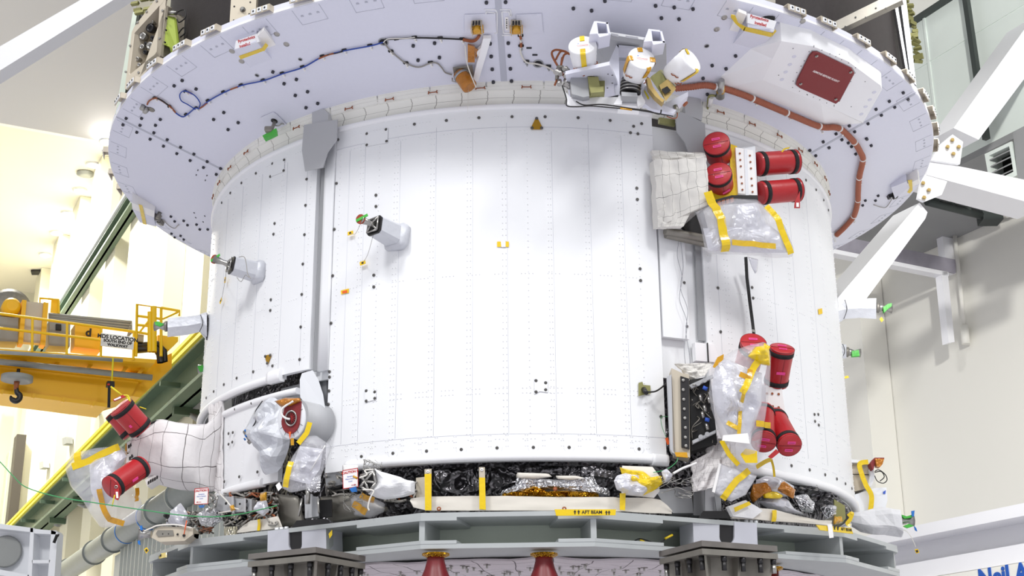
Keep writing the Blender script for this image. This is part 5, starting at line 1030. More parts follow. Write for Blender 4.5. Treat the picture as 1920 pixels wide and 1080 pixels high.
def fabric(name, parent, cols, mt='beta_cloth', **k):
    fn, n, nv, t = blk(cols, **k)
    c = fn(.5, .5); rad = V((c.x, c.y, 0)).normalized()
    return one(name, mt, lambda m: m.shell(fn, n, nv, -rad*t), parent)
fabric('fabric_side', T, [(1226, 300), (1325, 296), (1330, 382), (1233, 425)], R0=2.13, R1=2.26, t=.05, wob=.02)
fabric('fabric_side', T, [(1232, 385), (1325, 340), (1282, 424), (1234, 425)], R0=2.135, R1=2.2, t=.04, wob=.015)
fabric('fabric_top', T, [(1222, 282), (1322, 287), (1326, 300), (1230, 308)], R0=2.09, R1=2.2, t=.02)
one('dark_gap', 'black', lambda m: m.prism([hc(x, y, 2.10) for x, y in ((1280, 425), (1318, 392), (1330, 440), (1290, 436))], pol(25*D, -.02, 0)), T)
one('dark_opening', 'black', lambda m: m.prism([hy(x, y, -1.95) for x, y in ((1336, 376), (1372, 366), (1420, 366), (1422, 378), (1345, 384))], V((0, .01, 0))), T)
one('terminal_strip', 'brown_wire', lambda m: [m.prism([hy(x, y, -1.96) for x, y in ((1345+k*8, 378-k*2), (1351+k*8, 376-k*2), (1352+k*8, 384-k*2), (1346+k*8, 386-k*2))], V((0, .01, 0))) for k in range(4)], T)
o = one('steel_tube', 'dull_steel', lambda m: (m.tube([hc(1247, 433, 2.11), hc(1345, 452, 2.12)], [.022, .022], 14), m.tube([hc(1248, 440, 2.09), hc(1345, 462, 2.10)], [.02, .02], 14))); tag(o, 'brushed steel tube sticking out below the upper right fabric blanket', 'tube')
# ---- bag with yellow tape, upper right
T = thing('plastic_bag', hy(1400, 480, -1.98), 'clear plastic bag with yellow tape hanging under the upper right red covers', 'bag')
OL = [(1304, 398), (1340, 382), (1372, 372), (1420, 374), (1440, 392), (1470, 420), (1490, 470), (1484, 482), (1455, 484), (1400, 478), (1330, 476), (1322, 470), (1315, 430)]
nB = (V((.25, -1, -.1))).normalized(); pB = hy(1400, 430, -1.98)
bm = MB(); sf = pillow(bm, [hp(x, y, pB, nB) for x, y in OL], nB, .06, .016, 8); bm.build('bag_film', 'bag', T)
one('inner_wrap', 'bag_white', lambda m: pillow(m, [hp(x, y, pB, nB) for x, y in ((1318, 428), (1370, 428), (1380, 385), (1420, 380), (1440, 420), (1474, 445), (1478, 474), (1400, 474), (1328, 470))], nB, .035, .018, 14, facet=True), T)
def tape(T, sf, pp, w, mt='tape', lift=.006, k=6): return one('tape_strip', mt, lambda m: ribbon(m, [sf(x, y, lift) for x, y in dense(pp, k)], w, sf.n, .002), T)
tape(T, sf, [(1326, 360), (1334, 382), (1345, 415), (1350, 445), (1356, 474)], .048)
tape(T, sf, [(1434, 388), (1452, 410), (1466, 445), (1480, 478)], .036); tape(T, sf, [(1364, 460), (1400, 463), (1446, 467)], .030, 'tape_clear')
T = thing('black_strap', hc(1412, 630, 2.09), 'long black strap hanging from the bag down to the lower red covers', 'strap')
one('webbing', 'black_strap', lambda m: ribbon(m, [hc(x, y, R) for x, y, R in ((1398, 482, 2.14), (1400, 520, 2.11), (1406, 570, 2.10), (1410, 600, 2.11), (1414, 634, 2.15))], .024, pol(40*D, 1, 0), .003), T)
one('buckle', 'steel', lambda m: m.at(frame(hc(1412, 621, 2.14), pol(40*D, 1, 0))).box((0, 0, .004), (.022, .014, .006)), T)
o = one('film_scrap', 'bag_white', lambda m: pillow(m, [hc(x, y, 2.13) for x, y in ((1403, 482), (1422, 486), (1420, 508), (1416, 514), (1409, 500))], pol(40*D, 1, 0), .008, .004, 20, 4, 20)); tag(o, 'small torn scrap of clear film below the taped bag', 'film')
# ---- lower right covers
canister(hy(1413, 642, -2.02), hy(1400, 690, -1.86), .066, 'red cover half hidden behind the tall plastic bag at lower right', LT, rollx=V((1, 0, 0)), strap=((.8, .04),))
canister(hy(1467, 652, -1.92), hy(1454, 722, -1.78), .062, 'upright red cover right of the tall plastic bag', [('lid', 0, .35, .044, .014), ('lid', .02, -.3, .040, .014), ('s', -1.5, .45, .045, .014)], rollx=V((1, 0, -.1)))
canister(hy(1432, 830, -2.04), hy(1430, 770, -1.86), .060, 'lower red cover partly behind the bag, beside the lowest cover', [('lid', .1, .35, .040, .014), ('lid', -.1, -.35, .040, .014)], rollx=V((1, 0, -.1)))
T_, X_, L_ = canister(hy(1481, 836, -2.02), hy(1452, 782, -1.80), .060, 'lowest red cover slanting to the right below the white dotted plate', [('lid', .1, .3, .040, .014), ('lid', -.05, -.4, .040, .014), ('s', -1.2, .5, .04, .014)], rollx=V((1, 0, -.1)))
one('flag', 'red_cover', lambda m: m.prism([hy(x, y, -2.03) for x, y in ((1455, 842), (1462, 848), (1447, 860), (1440, 856))], V((0, .004, 0))), T_)
one('clasp', 'gold_flange', lambda m: m.at(frame(hy(1461, 830, -2.02), V((0, -1, 0)))).lathe([(.009, 0), (.009, .008)], 10), T_)
T = thing('thruster_pod', hc(1450, 760), 'white dotted thruster mounting plate between the lower red covers', 'thruster pod')
one('pod_core', 'cabinet_white', lambda m: m.hull2([hc(x, y, 2.04) for x, y in ((1405, 715), (1465, 720), (1470, 790), (1405, 800))], [hy(x, y, -1.82) for x, y in ((1420, 722), (1465, 724), (1470, 778), (1425, 785))]), T)
pl = one('face_plate', 'paper', lambda m: m.prism([hy(x, y, -1.83) for x, y in ((1436, 726), (1466, 726), (1468, 744), (1472, 770), (1466, 778), (1436, 774))], V((0, .012, 0))), T)
for x, y in ((1438, 738), (1448, 738), (1460, 739), (1438, 761), (1449, 762), (1460, 764)): one('screw', 'brown_wire', lambda m: m.at(frame(hy(x, y, -1.832), V((0, -1, 0)))).lathe([(.0068, 0), (.006, .003)], 10), pl)
# big bag
T = thing('plastic_bag', hy(1385, 860, -2.05), 'tall clear plastic bag with yellow tape over the lower right thruster', 'bag')
OL = [(1340, 675), (1356, 668), (1378, 656), (1402, 648), (1436, 640), (1446, 665), (1444, 720), (1436, 780), (1428, 830), (1416, 880), (1392, 876), (1374, 858), (1352, 822), (1334, 768), (1329, 740), (1332, 702)]
nB = V((.12, -1, -.12)).normalized(); pB = hy(1390, 760, -2.10)
bm = MB(); sf2 = pillow(bm, [hp(x, y, pB, nB) for x, y in OL], nB, .10, .026, 6, 12, 64); bm.build('bag_film', 'bag', T)
one('inner_hardware', 'bag_white', lambda m: pillow(m, [hp(x, y, pB, nB) for x, y in ((1342, 682), (1362, 672), (1400, 690), (1430, 700), (1428, 760), (1404, 826), (1370, 824), (1342, 770), (1334, 730))], nB, .065, .034, 10, 12, 60, facet=True), T)
one('inner_card', 'paper', lambda m: m.prism([hp(x, y, pB+nB*.095, nB) for x, y in ((1356, 816), (1402, 812), (1406, 832), (1354, 826))], -nB*.004), T)
tape(T, sf2, [(1436, 648), (1425, 668), (1408, 690), (1392, 722), (1380, 742)], .034, 'tape'); tape(T, sf2, [(1384, 730), (1382, 770), (1377, 822), (1356, 822)], .018, 'tape_clear')
tape(T, sf2, [(1364, 742), (1368, 760), (1360, 774)], .03, 'tape_clear'); tape(T, sf2, [(1358, 794), (1376, 806)], .022, 'tape_clear'); tape(T, sf2, [(1412, 796), (1444, 798)], .03, 'tape_clear')
tape(T, sf2, [(1352, 826), (1366, 852), (1384, 872)], .024, 'tape'); tape(T, sf2, [(1378, 706), (1396, 714), (1400, 696)], .026, 'tape_amber')
one('tape_patch', 'tape', lambda m: m.prism([hp(x, y, pB+nB*.06, nB) for x, y in ((1388, 852), (1398, 841), (1419, 846), (1420, 868), (1398, 868))], nB*.003), T)
one('tape_wad', 'tape', lambda m: pillow(m, [hp(x, y, pB+nB*.05, nB) for x, y in ((1402, 668), (1416, 650), (1440, 646), (1444, 672), (1444, 686), (1428, 684))], nB, .04, .02, 18), T)
one('tape_patch', 'tape_amber', lambda m: m.prism([hp(x, y, pB+nB*.03, nB) for x, y in ((1336, 688), (1345, 670), (1357, 664), (1356, 674), (1340, 690))], nB*.003), T)
# open avionics box
T = thing('avionics_box', hc(1290, 855), 'open grey avionics box with bolted frame left of the tall plastic bag', 'electronics box')
bY = -2.02
def bq(m, L, Y=bY, d=.05): m.prism([hy(x, y, Y) for x, y in L], V((0, d, 0)))
one('side_flange', 'grey_plate', lambda m: bq(m, [(1251, 706), (1259, 702), (1262, 845), (1267, 852), (1260, 848), (1257, 842)], -2.06, .04), T)
one('beige_frame', 'beige_metal', lambda m: (bq(m, [(1259, 690), (1280, 700), (1292, 702), (1294, 858), (1266, 850)], -2.04, .12),), T)
bf = one('bolt_rail', 'dark_metal', lambda m: bq(m, [(1276, 705), (1292, 710), (1293, 842), (1278, 838)], -2.055, .015), T)
for x, y in ((1281, 713), (1281, 731), (1282, 749), (1283, 767), (1284, 784), (1285, 802), (1285, 820), (1286, 836)): one('bolt', 'steel', lambda m: m.at(frame(hy(x, y, -2.056), V((0, -1, 0)))).lathe([(.009, 0), (.008, .005), (.004, .007)], 10), bf)
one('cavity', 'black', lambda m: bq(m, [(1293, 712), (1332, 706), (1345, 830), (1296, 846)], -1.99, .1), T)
one('scalloped_flange', 'grey_plate', lambda m: (bq(m, [(1292, 722), (1336, 702), (1338, 707), (1297, 728)], -2.03, .03), bq(m, [(1298, 826), (1342, 806), (1342, 811), (1299, 832)], -2.03, .03), [m.tube([hy(x, y, -2.04), hy(x, y, -2.0)], .012, 12) for x, y in ((1309, 719), (1321, 713), (1314, 819), (1326, 814))]), T)
def wires(m, box, n, Y, r=.003, seed=1, L=.1):
    random.seed(seed)
    for k in range(n):
        x, y = random.uniform(box[0], box[2]), random.uniform(box[1], box[3]); pp = [hy(x, y, Y+random.uniform(-.03, .03))]
        for q in range(3): x += random.uniform(-L, L)*200; y += random.uniform(-L, L)*220; x = min(max(x, box[0]), box[2]); y = min(max(y, box[1]), box[3]); pp.append(hy(x, y, Y+random.uniform(-.04, .04)))
        m.tube(smooth_path(pp, 4), r, 5)
w_ = one('wiring', 'dull_steel', lambda m: wires(m, (1298, 722, 1336, 830), 16, -2.0, .0028, 3), T); w_['kind'] = 'stuff'
one('blue_connector', 'ink_blue', lambda m: (m.tube([hy(1318, 726, -2.03), hy(1326, 730, -2.03)], .010, 8), m.tube([hy(1322, 786, -2.03), hy(1330, 788, -2.03)], .010, 8)), T)
one('grey_connector', 'steel', lambda m: [m.tube([hy(x, y, -2.02), hy(x+3, y+12, -2.02)], .009, 8) for x, y in ((1312, 740), (1320, 760), (1324, 794), (1316, 772), (1328, 744))], T)
fabric('fabric_flap', T, [(1266, 682), (1338, 680), (1322, 704), (1296, 712)], R0=2.14, R1=2.2, t=.01)
one('bottom_tape', 'tape_amber', lambda m: bq(m, [(1265, 848), (1288, 848), (1290, 858), (1268, 856)], -2.07, .01), T)
T = thing('cable_mount', hc(1205, 730), 'small olive bracket with a connector and dark cable left of the avionics box', 'bracket')
one('bracket', 'olive', lambda m: m.prism([hc(x, y, S+.006) for x, y in ((1197, 718), (1204, 716), (1206, 722), (1219, 723), (1220, 738), (1204, 741), (1197, 743))], pol(19*D, .003, 0)), T)
one('connector', 'dark_metal', lambda m: m.tube([hc(1207, 730, S+.01), hc(1212, 737, S+.05)], [.014, .011], 12), T); one('cable', 'cable_black', lambda m: m.tube(smooth_path([hc(1212, 735, S+.05), hc(1228, 734, S+.05), hc(1240, 727, S+.04), hc(1250, 718, S+.04)]), .0045, 6), T)
T = thing('loose_wire', hc(1245, 780), 'thin green wire with an orange tag left of the avionics box', 'wire')
one('wire', 'string_green', lambda m: m.tube(smooth_path([hc(x, y, S+.02) for x, y in ((1256, 782), (1240, 782), (1242, 802), (1252, 826))]), .0014, 5), T); one('tag', 'orange', lambda m: m.prism([hc(x, y, S+.022) for x, y in ((1247, 822), (1252, 820), (1256, 833), (1251, 834))], pol(21*D, .002, 0)), T)
T = thing('hanging_wires', hc(1285, 600, S+.04), 'pair of thin twisted wires hanging down the right seam to the avionics box', 'wire')
for pp in ([(1273, 450), (1270, 480), (1279, 520), (1274, 560), (1288, 605), (1283, 650), (1285, 682)], [(1276, 450), (1281, 500), (1276, 540), (1289, 580), (1286, 620), (1292, 660), (1294, 682)]): one('wire', 'mark_line', lambda m: m.tube(smooth_path([hc(x, y, S+.03) for x, y in pp]), .0016, 5), T)
# blanket and small bags below it
T = thing('fabric_blanket', hc(1340, 900, 2.2), 'crumpled white fabric blanket below the avionics box at lower right', 'blanket')
fabric('sheet', T, [(1334, 818), (1382, 826), (1376, 905), (1300, 922)], 'pod_cloth', R0=2.15, R1=2.25, t=.012, wob=.04); fabric('corner', T, [(1297, 866), (1330, 848), (1326, 918), (1301, 922)], 'pod_cloth', R0=2.15, R1=2.17, t=.012, wob=.02)
T = thing('document_bag', hc(1370, 920, 2.3), 'flat clear document bag with a diagonal yellow tape at lower right', 'bag')
OL = [(1348, 868), (1420, 892), (1398, 928), (1370, 941), (1334, 922)]; nB = V((.1, -1, -.15)).normalized(); pB = hc(1370, 905, 2.3)
bm = MB(); s3 = pillow(bm, [hp(x, y, pB, nB) for x, y in OL], nB, .02, .008, 14); bm.build('bag_film', 'bag_thick', T)
tape(T, s3, [(1404, 882), (1380, 900), (1366, 918), (1354, 936)], .032, 'tape'); one('edge_strip', 'paper', lambda m: m.prism([hp(x, y, pB+nB*.012, nB) for x, y in ((1348, 868), (1352, 870), (1340, 924), (1335, 922))], nB*.003), T)
T = thing('yellow_tape_tail', hc(1440, 890, 2.2), 'curled strip of yellow tape hanging right of the document bag', 'tape')
one('tape_strip', 'tape', lambda m: (ribbon(m, smooth_path([hc(x, y, 2.2) for x, y in ((1418, 876), (1434, 866), (1446, 861))]), .022, TOCAM), ribbon(m, smooth_path([hc(x, y, 2.2) for x, y in ((1446, 861), (1450, 876), (1452, 894))]), .012, TOCAM)), T)
# ================================================================ SMALL THRUSTERS with covers
def smallthr(base, end, disc, w, h, label, Rb=S, Re=2.24, Rd=2.30, tags=(), r=.026, covered=True, green=((0, 0),)):
    b = hc(*base, Rb); e = hc(*end, Re); d = hc(*disc, Rd); axd = (e-b).normalized()
    T = thing('small_thruster', b, label, 'thruster', 'small thrusters with nozzle covers')
    Xb = fcyl(*base, Rb)
    cr = lambda X, w, h, c=.25: [X@V(q) for q in ((-w, -h*(1-c), 0), (-w*(1-c), -h, 0), (w*(1-c), -h, 0), (w, -h*(1-c), 0), (w, h*(1-c), 0), (w*(1-c), h, 0), (-w*(1-c), h, 0), (-w, h*(1-c), 0))]
    Xe = frame(e, (d-e).normalized(), RT if abs((d-e).normalized().dot(RT)) < .8 else V((0, -1, 0)))
    up = V((0, 0, 1)); za = (e-b).normalized(); xs = za.cross(up).normalized(); ys = xs.cross(za)
    def sec(p, w, h, tw=0): return [p+xs*a*w+ys*bb*h for a, bb in ((-1, -.7), (-.7, -1), (.7, -1), (1, -.7), (1, .7), (.7, 1), (-.7, 1), (-1, .7))]
    one('fabric_base', 'silver_cloth', lambda m: m.loft([[v+V((nz(v, 9), nz(v, 9, 2), nz(v, 9, 3)))*.01 for v in sec(b.lerp(e, t), w*s, h*s)] for t, s in ((-.1, 1.15), (.1, 1.12), (.22, .9))]), T)
    one('housing', 'silver_cloth', lambda m: m.loft([sec(b.lerp(e, t), w*s, h*s) for t, s in ((.15, .92), (.5, .86), (.98, .8), (1, .76))], sm=False), T)
    one('mount_face', 'dark_metal', lambda m: m.loft([sec(b.lerp(e, t), w*.82, h*.82) for t in (1.0, 1.06)], sm=False), T)
    one('mount_ribs', 'steel', lambda m: [m.tube([e+za*.02+xs*a*w*.6+ys*bb*h*.6, e+za*.03+xs*a*w*.1+ys*bb*h*.1], .006, 6) for a in (-1, 1) for bb in (-1, 1)]+[m.tube([e+za*.02+xs*a*w*.6+ys*bb*h*.6 for a, bb in ((-1, -1), (1, -1), (1, 1), (-1, 1), (-1, -1))], .005, 6)], T)
    ft = (d-e); one('nozzle', 'steel', lambda m: m.tube([e, e+ft*.35, e+ft*.5, e+ft*.98], [.020, .016, .014, .024], 18), T)
    if covered:
        n = ft.normalized(); one('nozzle_disc', 'cover_brown', lambda m: m.at(frame(d, (n*.35+V((-.25, -1, -.1))).normalized())).lathe([(r, -.006), (r*1.02, 0), (r, .004)], 22), T)
    one('green_tape', 'green_tape', lambda m: m.at(frame(d, (ft.normalized()*.35+V((-.25, -1, -.1))).normalized(), RT)@Matrix.Rotation(.35, 4, 'Z')).box((.012, 0, .0055), (.072, .016, .003), .001) if covered else m.tube([e+ft*.45, e+ft*.75], .026, 8), T)
    for (x, y, s, wx, wy) in tags:
        p = hc(x, y, Rb+.02); q = hc(wx, wy, Re)
        one('tag_wire', 'grey_wire', lambda m: m.tube(smooth_path([q, q.lerp(p, .5)-V((0, 0, .03)), p], 5), .0012, 5), T)
        g = one('tag', 'yellow_tag', lambda m: m.at(frame(p, V((p.x, p.y, 0)))@Matrix.Rotation(s, 4, 'Z')).box((0, 0, 0), (.034, .020, .003)), T); one('tag_code', 'ink', lambda m: m.at(frame(p, V((p.x, p.y, 0)))@Matrix.Rotation(s, 4, 'Z')).box((0, 0, .002), (.012, .010, .001)), g)
    return T
smallthr((746, 446), (704, 424), (676, 411), .062, .062, 'small thruster with red disc cover and green tape on the central panel', Re=2.20, Rd=2.28, tags=((657, 437, .1, 676, 420), (680, 493, .2, 700, 440)))
T = smallthr((486, 512), (436, 498), (402, 486), .055, .055, 'small thruster with red disc cover and green tape on the left panel', Re=2.20, Rd=2.27, tags=((422, 525, 1.5, 424, 510), (414, 564, .7, 424, 512)))
one('twisted_wires', 'grey_wire', lambda m: (m.tube(smooth_path([hc(x, y, 2.22) for x, y in ((448, 482), (458, 482), (462, 496), (464, 512), (470, 522))]), .0022, 5), m.tube(smooth_path([hc(x, y, 2.2) for x, y in ((444, 520), (452, 528), (460, 516), (466, 520))]), .0018, 5)), T)
def sidethr(L, Y, nz0, nz1, label, tp):
    T = thing('small_thruster', hy(L[0][0], L[0][2], Y), label, 'thruster', 'small thrusters with nozzle covers'); nn = V((0, 1, 0))
    one('housing', 'silver_cloth', lambda m: m.loft([[hy(x, y0, Y-.04), hy(x, y0, Y+.04), hy(x, (y0+y1)/2, Y+.07), hy(x, y1, Y+.04), hy(x, y1, Y-.04), hy(x, (y0+y1)/2, Y-.07)] for x, y0, y1 in L], sm=False), T)
    one('seam_wire', 'cable_black', lambda m: m.tube(smooth_path([hy(x, y, Y-.072) for x, y in ((L[1][0], L[1][1]), (L[1][0]+4, (L[1][1]+L[1][2])/2), (L[1][0]-2, L[1][2]))]), .0022, 5), T)
    a = hy(*nz0, Y); b = hy(*nz1, Y)
    one('mount_plate', 'dull_steel', lambda m: m.tube([a-(b-a)*.12, a+(b-a)*.1], .034, 8), T)
    one('nozzle', 'steel', lambda m: m.tube([a, a.lerp(b, .35), a.lerp(b, .55), b], [.028, .022, .014, .030], 18), T)
    one('green_tape', 'green_tape', lambda m: m.prism([hy(x, y, Y-.03) for x, y in tp], V((0, .03, 0))), T); return T
T = sidethr([(388, 590, 632), (376, 590, 622), (352, 593, 628), (314, 596, 632)], -.7, (312, 612), (290, 612), 'small thruster with green tape sticking out left of the cylinder', [(290, 604), (296, 602), (308, 608), (300, 612), (291, 609)])
one('base_flap', 'white_cloth', lambda m: m.prism([hy(x, y, -.72) for x, y in ((372, 590), (387, 585), (386, 636), (374, 622))], V((0, .1, 0))), T); one('dark_edge', 'black', lambda m: m.prism([hy(x, y, -.71) for x, y in ((385, 588), (388, 590), (387, 636), (384, 630))], V((0, .1, 0))), T)
T = sidethr([(1572, 560, 606), (1584, 562, 598), (1612, 560, 596), (1643, 559, 598)], -.3, (1645, 577), (1672, 579), 'upper small thruster with green tape right of the cylinder', [(1656, 576), (1664, 570), (1672, 568), (1672, 574), (1664, 580), (1658, 586)])
one('tag', 'yellow_tag', lambda m: m.prism([hy(x, y, -.35) for x, y in ((1649, 598), (1653, 594), (1657, 600), (1653, 604))], V((0, .004, 0))), T)
T = sidethr([(1578, 644, 672), (1580, 645, 672), (1584, 646, 672), (1587, 646, 672)], -.1, (1588, 660), (1613, 662), 'lower small thruster with green tape right of the cylinder', [(1597, 658), (1610, 656), (1612, 667), (1598, 668)])
one('tag', 'yellow_tag', lambda m: m.prism([hy(x, y, -.2) for x, y in ((1583, 706), (1590, 704), (1592, 708), (1584, 710))], V((0, .004, 0))), T)
T = thing('small_thruster', hy(380, 690, -.5), 'green taped thruster tip barely showing at the left edge of the cylinder', 'thruster', 'small thrusters with nozzle covers')
one('nozzle', 'steel', lambda m: m.tube([hy(392, 691, -.5), hy(372, 692, -.5)], [.015, .028], 16), T); one('green_tape', 'green_tape', lambda m: m.prism([hy(x, y, -.55) for x, y in ((370, 687), (380, 684), (384, 692), (374, 696))], V((0, .03, 0))), T)
# ================================================================ LEFT POD
T = thing('thruster_pod', hy(340, 910, -1.15), 'large white quilted thruster pod reaching out to the left', 'thruster pod')
def oval(x, y0, y1, Y, dep, n=28, sq=.75):
    a = hy(x, y0, Y); b = hy(x, y1, Y); c = (a+b)/2; h = (a-b).length/2; P = []
    for k in range(n):
        t = 2*math.pi*k/n; cs, sn = math.cos(t), math.sin(t); P.append(c+V((0, 0, 1))*h*math.copysign(abs(cs)**sq, cs)+V((0, -1, 0))*dep*math.copysign(abs(sn)**sq, sn))
    return P
secs = [(414, 756, 920, -1.12, .02), (400, 775, 918, -1.14, .05), (385, 795, 916, -1.16, .10), (372, 797, 914, -1.18, .13), (340, 793, 914, -1.2, .15), (312, 791, 912, -1.2, .15), (292, 791, 908, -1.2, .14), (275, 803, 896, -1.2, .12), (262, 816, 880, -1.2, .10), (254, 822, 866, -1.2, .09)]
ipl = []
for i in range(len(secs)-1):
    for t in (0, .34, .67): ipl.append(tuple(secs[i][j]*(1-t)+secs[i+1][j]*t for j in range(5)))
ipl.append(secs[-1])
def podf(m):
    S_ = [[p+V((nz(p, 7), nz(p, 7, 1), nz(p, 7, 2)))*.028+V((nz(p, 18, 4), nz(p, 18, 5), 0))*.008 for p in oval(*q)] for q in ipl]
    m.loft(S_)
one('quilted_cover', 'pod_cloth', podf, T)
fabric('edge_flap', T, [(392, 760), (415, 752), (414, 926), (386, 914)], 'pod_cloth', R0=2.07, R1=2.06, t=.012, wob=.02)
for L in (((238, 830), (256, 818), (256, 836), (238, 848)), ((238, 852), (254, 846), (252, 862), (236, 868)), ((272, 900), (292, 890), (306, 892), (276, 912))): one('end_frame', 'paper', lambda m: m.prism([hy(x, y, -1.3) for x, y in L], V((0, .1, 0))), T)
one('frame_holes', 'black', lambda m: [m.prism([hy(x, y, -1.305) for x, y in ((a, b), (a+3, b-2), (a+3, b+4), (a, b+6))], V((0, .002, 0))) for a, b in ((240, 835), (244, 832), (248, 830), (252, 827), (242, 857), (246, 853), (250, 850), (277, 903), (281, 900), (285, 898), (289, 896), (293, 893))], T)
one('frame_edge', 'tape_amber', lambda m: m.tube([hy(237, 832, -1.28), hy(236, 870, -1.28)], .008, 6), T); one('black_trim', 'black', lambda m: m.tube(smooth_path([hy(x, y, -1.3) for x, y in ((257, 820), (272, 802), (292, 790), (310, 792))]), .006, 6), T)
canister(hy(217, 770, -1.42), hy(250, 812, -1.38), .066, 'rear red cover half behind the other one at the top of the left pod', [('s', -1.4, .4, .012, .018)], rollx=V((1, 0, .6)))
T_, X_, L_ = canister(hy(226, 762, -1.55), hy(266, 806, -1.45), .066, 'upper red cover with a red flag and yellow cord on the left pod', [('s', -1.9, .4, .012, .016)], rollx=V((1, 0, .6)))
f_ = one('flag', 'red_cover', lambda m: m.prism([hy(x, y, -1.64) for x, y in ((211, 749), (230, 740), (236, 744), (214, 753))], V((0, .004, 0))), T_)
one('paper_patch', 'paper', lambda m: m.prism([hy(x, y, -1.643) for x, y in ((213, 749), (226, 743), (227, 746), (215, 751))], V((0, .001, 0))), f_)
one('cord', 'bar_yellow', lambda m: (m.tube([hy(208, 725, -1.62), hy(230, 742, -1.62)], .0045, 6), m.tube(smooth_path([hy(x, y, -1.63) for x, y in ((230, 742), (240, 742), (244, 752), (238, 744))]), .004, 6), m.tube([hy(262, 763, -1.5), hy(274, 767, -1.5)], .003, 6)), T_)
T_, X_, L_ = canister(hy(207, 915, -1.6), hy(268, 873, -1.45), .061, 'lower red cover with a hanging red flag on the left pod', [('s', -1.3, .5, .014, .04)], rollx=V((.6, 0, 1)))
f_ = one('flag', 'red_cover', lambda m: m.prism([hy(x, y, -1.69) for x, y in ((214, 910), (222, 908), (224, 932), (221, 938), (216, 936))], V((0, .004, 0))), T_)
one('paper_patch', 'paper', lambda m: m.prism([hy(x, y, -1.693) for x, y in ((217, 922), (221, 922), (222, 934), (218, 934))], V((0, .001, 0))), f_); one('ring', 'steel', lambda m: m.at(frame(hy(218, 913, -1.69), V((0, -1, 0)))).lathe([(.005, 0), (.009, 0), (.009, .004), (.005, .004)], 14, False), T_)
one('cord', 'bar_yellow', lambda m: m.tube([hy(215, 928, -1.69), hy(210, 950, -1.69)], .003, 5), T_)
T = thing('plastic_bag', hy(205, 985, -1.35), 'large clear plastic bag with yellow tape under the left pod', 'bag')
OL = [(122, 878), (130, 860), (141, 849), (180, 840), (227, 836), (240, 850), (234, 880), (245, 905), (266, 940), (264, 976), (242, 985), (189, 990), (172, 968), (155, 938), (132, 912)]
nB = V((-.1, -1, -.15)).normalized(); pB = hy(200, 910, -1.38)
bm = MB(); s4 = pillow(bm, [hp(x, y, pB, nB) for x, y in OL], nB, .07, .024, 6, 10, 60); bm.build('bag_film', 'bag', T)
one('inner_wrap', 'bag_white', lambda m: pillow(m, [hp(x, y, pB, nB) for x, y in ((168, 870), (228, 842), (238, 856), (222, 880), (214, 930), (190, 960), (170, 920))], nB, .04, .026, 10, facet=True), T)
tape(T, s4, [(141, 876), (170, 866), (195, 852), (226, 838)], .038, 'tape'); tape(T, s4, [(148, 848), (152, 866)], .04, 'tape'); tape(T, s4, [(198, 918), (200, 948), (212, 974), (236, 982)], .030, 'tape_amber'); tape(T, s4, [(258, 915), (260, 940)], .022, 'tape_amber')
T = thing('green_string', hy(250, 965, -1.8), 'thin green string sagging across the lower left of the picture', 'string')
one('string', 'string_green', lambda m: m.tube(smooth_path([hy(x, y, -1.9) for x, y in ((-20, 850), (0, 866), (25, 893), (50, 914), (110, 932), (180, 943), (260, 955), (340, 966), (400, 969), (450, 964), (490, 955), (520, 948))]), .0028, 6), T)
# ================================================================ CENTRE LEFT: star tracker
T = thing('tracker_housing', hc(585, 860, 2.0), 'grey curved housing with a white side cheek left of the central panel', 'housing')
one('cheek', 'cabinet_white', lambda m: m.loft([[hc(x, y, R) for x, y in ((562, 712), (566, 700), (586, 694), (597, 712), (606, 740), (610, 768), (609, 800), (580, 768), (563, 745))] for R in (1.98, 2.10)], sm=False), T)
one('grey_back', 'seam_grey', lambda m: m.prism([hc(x, y, 1.99) for x, y in ((592, 698), (612, 706), (614, 822), (606, 830), (600, 720))], pol(-31*D, -.02, 0)), T)
one('drum', 'grey_plate', lambda m: m.tube([hc(604, 798, 2.04), hc(556, 786, 2.20)], [.105, .10], 36), T)
one('drum_seam', 'black', lambda m: m.tube([hc(580, 768, 2.20), hc(609, 776, 2.12)], .0018, 5), T)
one('under_panel', 'seam_grey', lambda m: cyl_patch(m, -42*D, -30*D, 3.30, 3.52, r=1.975, n=6, t=.03), T)
T = thing('tracker_disc', hc(547, 786, 2.33), 'white printed disc with a red cover and silver lens on the drum', 'lens cover')
dc = hc(547, 785, 2.32); dn = (hc(547, 785, 2.4)-hc(590, 797, 2.04)).normalized(); dn = (V((-.30, -1, -.1))).normalized(); X = frame(dc, dn, RT)
one('disc', 'cabinet_white', lambda m: m.at(X@Matrix.Scale(.72, 4, (1, 0, 0))).lathe([(.100, -.012), (.104, -.008), (.104, 0), (.100, .003), (0, .003)], 40, False), T)
one('disc_marks', 'ink', lambda m: [m.at(X@Matrix.Scale(.72, 4, (1, 0, 0))@Matrix.Rotation(a, 4, 'Z')).box((.085, 0, .0045), (.022, .0016, .001)) for a in (-2.6, -2.1, -1.3, -.9, -.4, .5, .9, 2.7)], T)
one('red_cover', 'red_plate', lambda m: m.prism([X@V(q) for q in [(.050*math.cos(t), -.012+.066*math.sin(t), .004) for t in [math.pi+k*math.pi/12 for k in range(13)]]+[(.055, .085, .004), (-.030, .085, .004)]], dn*.010), T)
one('lens_ring', 'steel', lambda m: m.at(X@Matrix.Translation((.004, .0, .014))@Matrix.Scale(.8, 4, (1, 0, 0))).lathe([(.040, 0), (.042, .006), (.036, .010), (.033, .004)], 32, False), T)
one('lens', 'lens', lambda m: m.at(X@Matrix.Translation((.004, .0, .014))@Matrix.Scale(.8, 4, (1, 0, 0))).lathe([(.034, .003), (.015, .006), (0, .006)], 28, False), T)
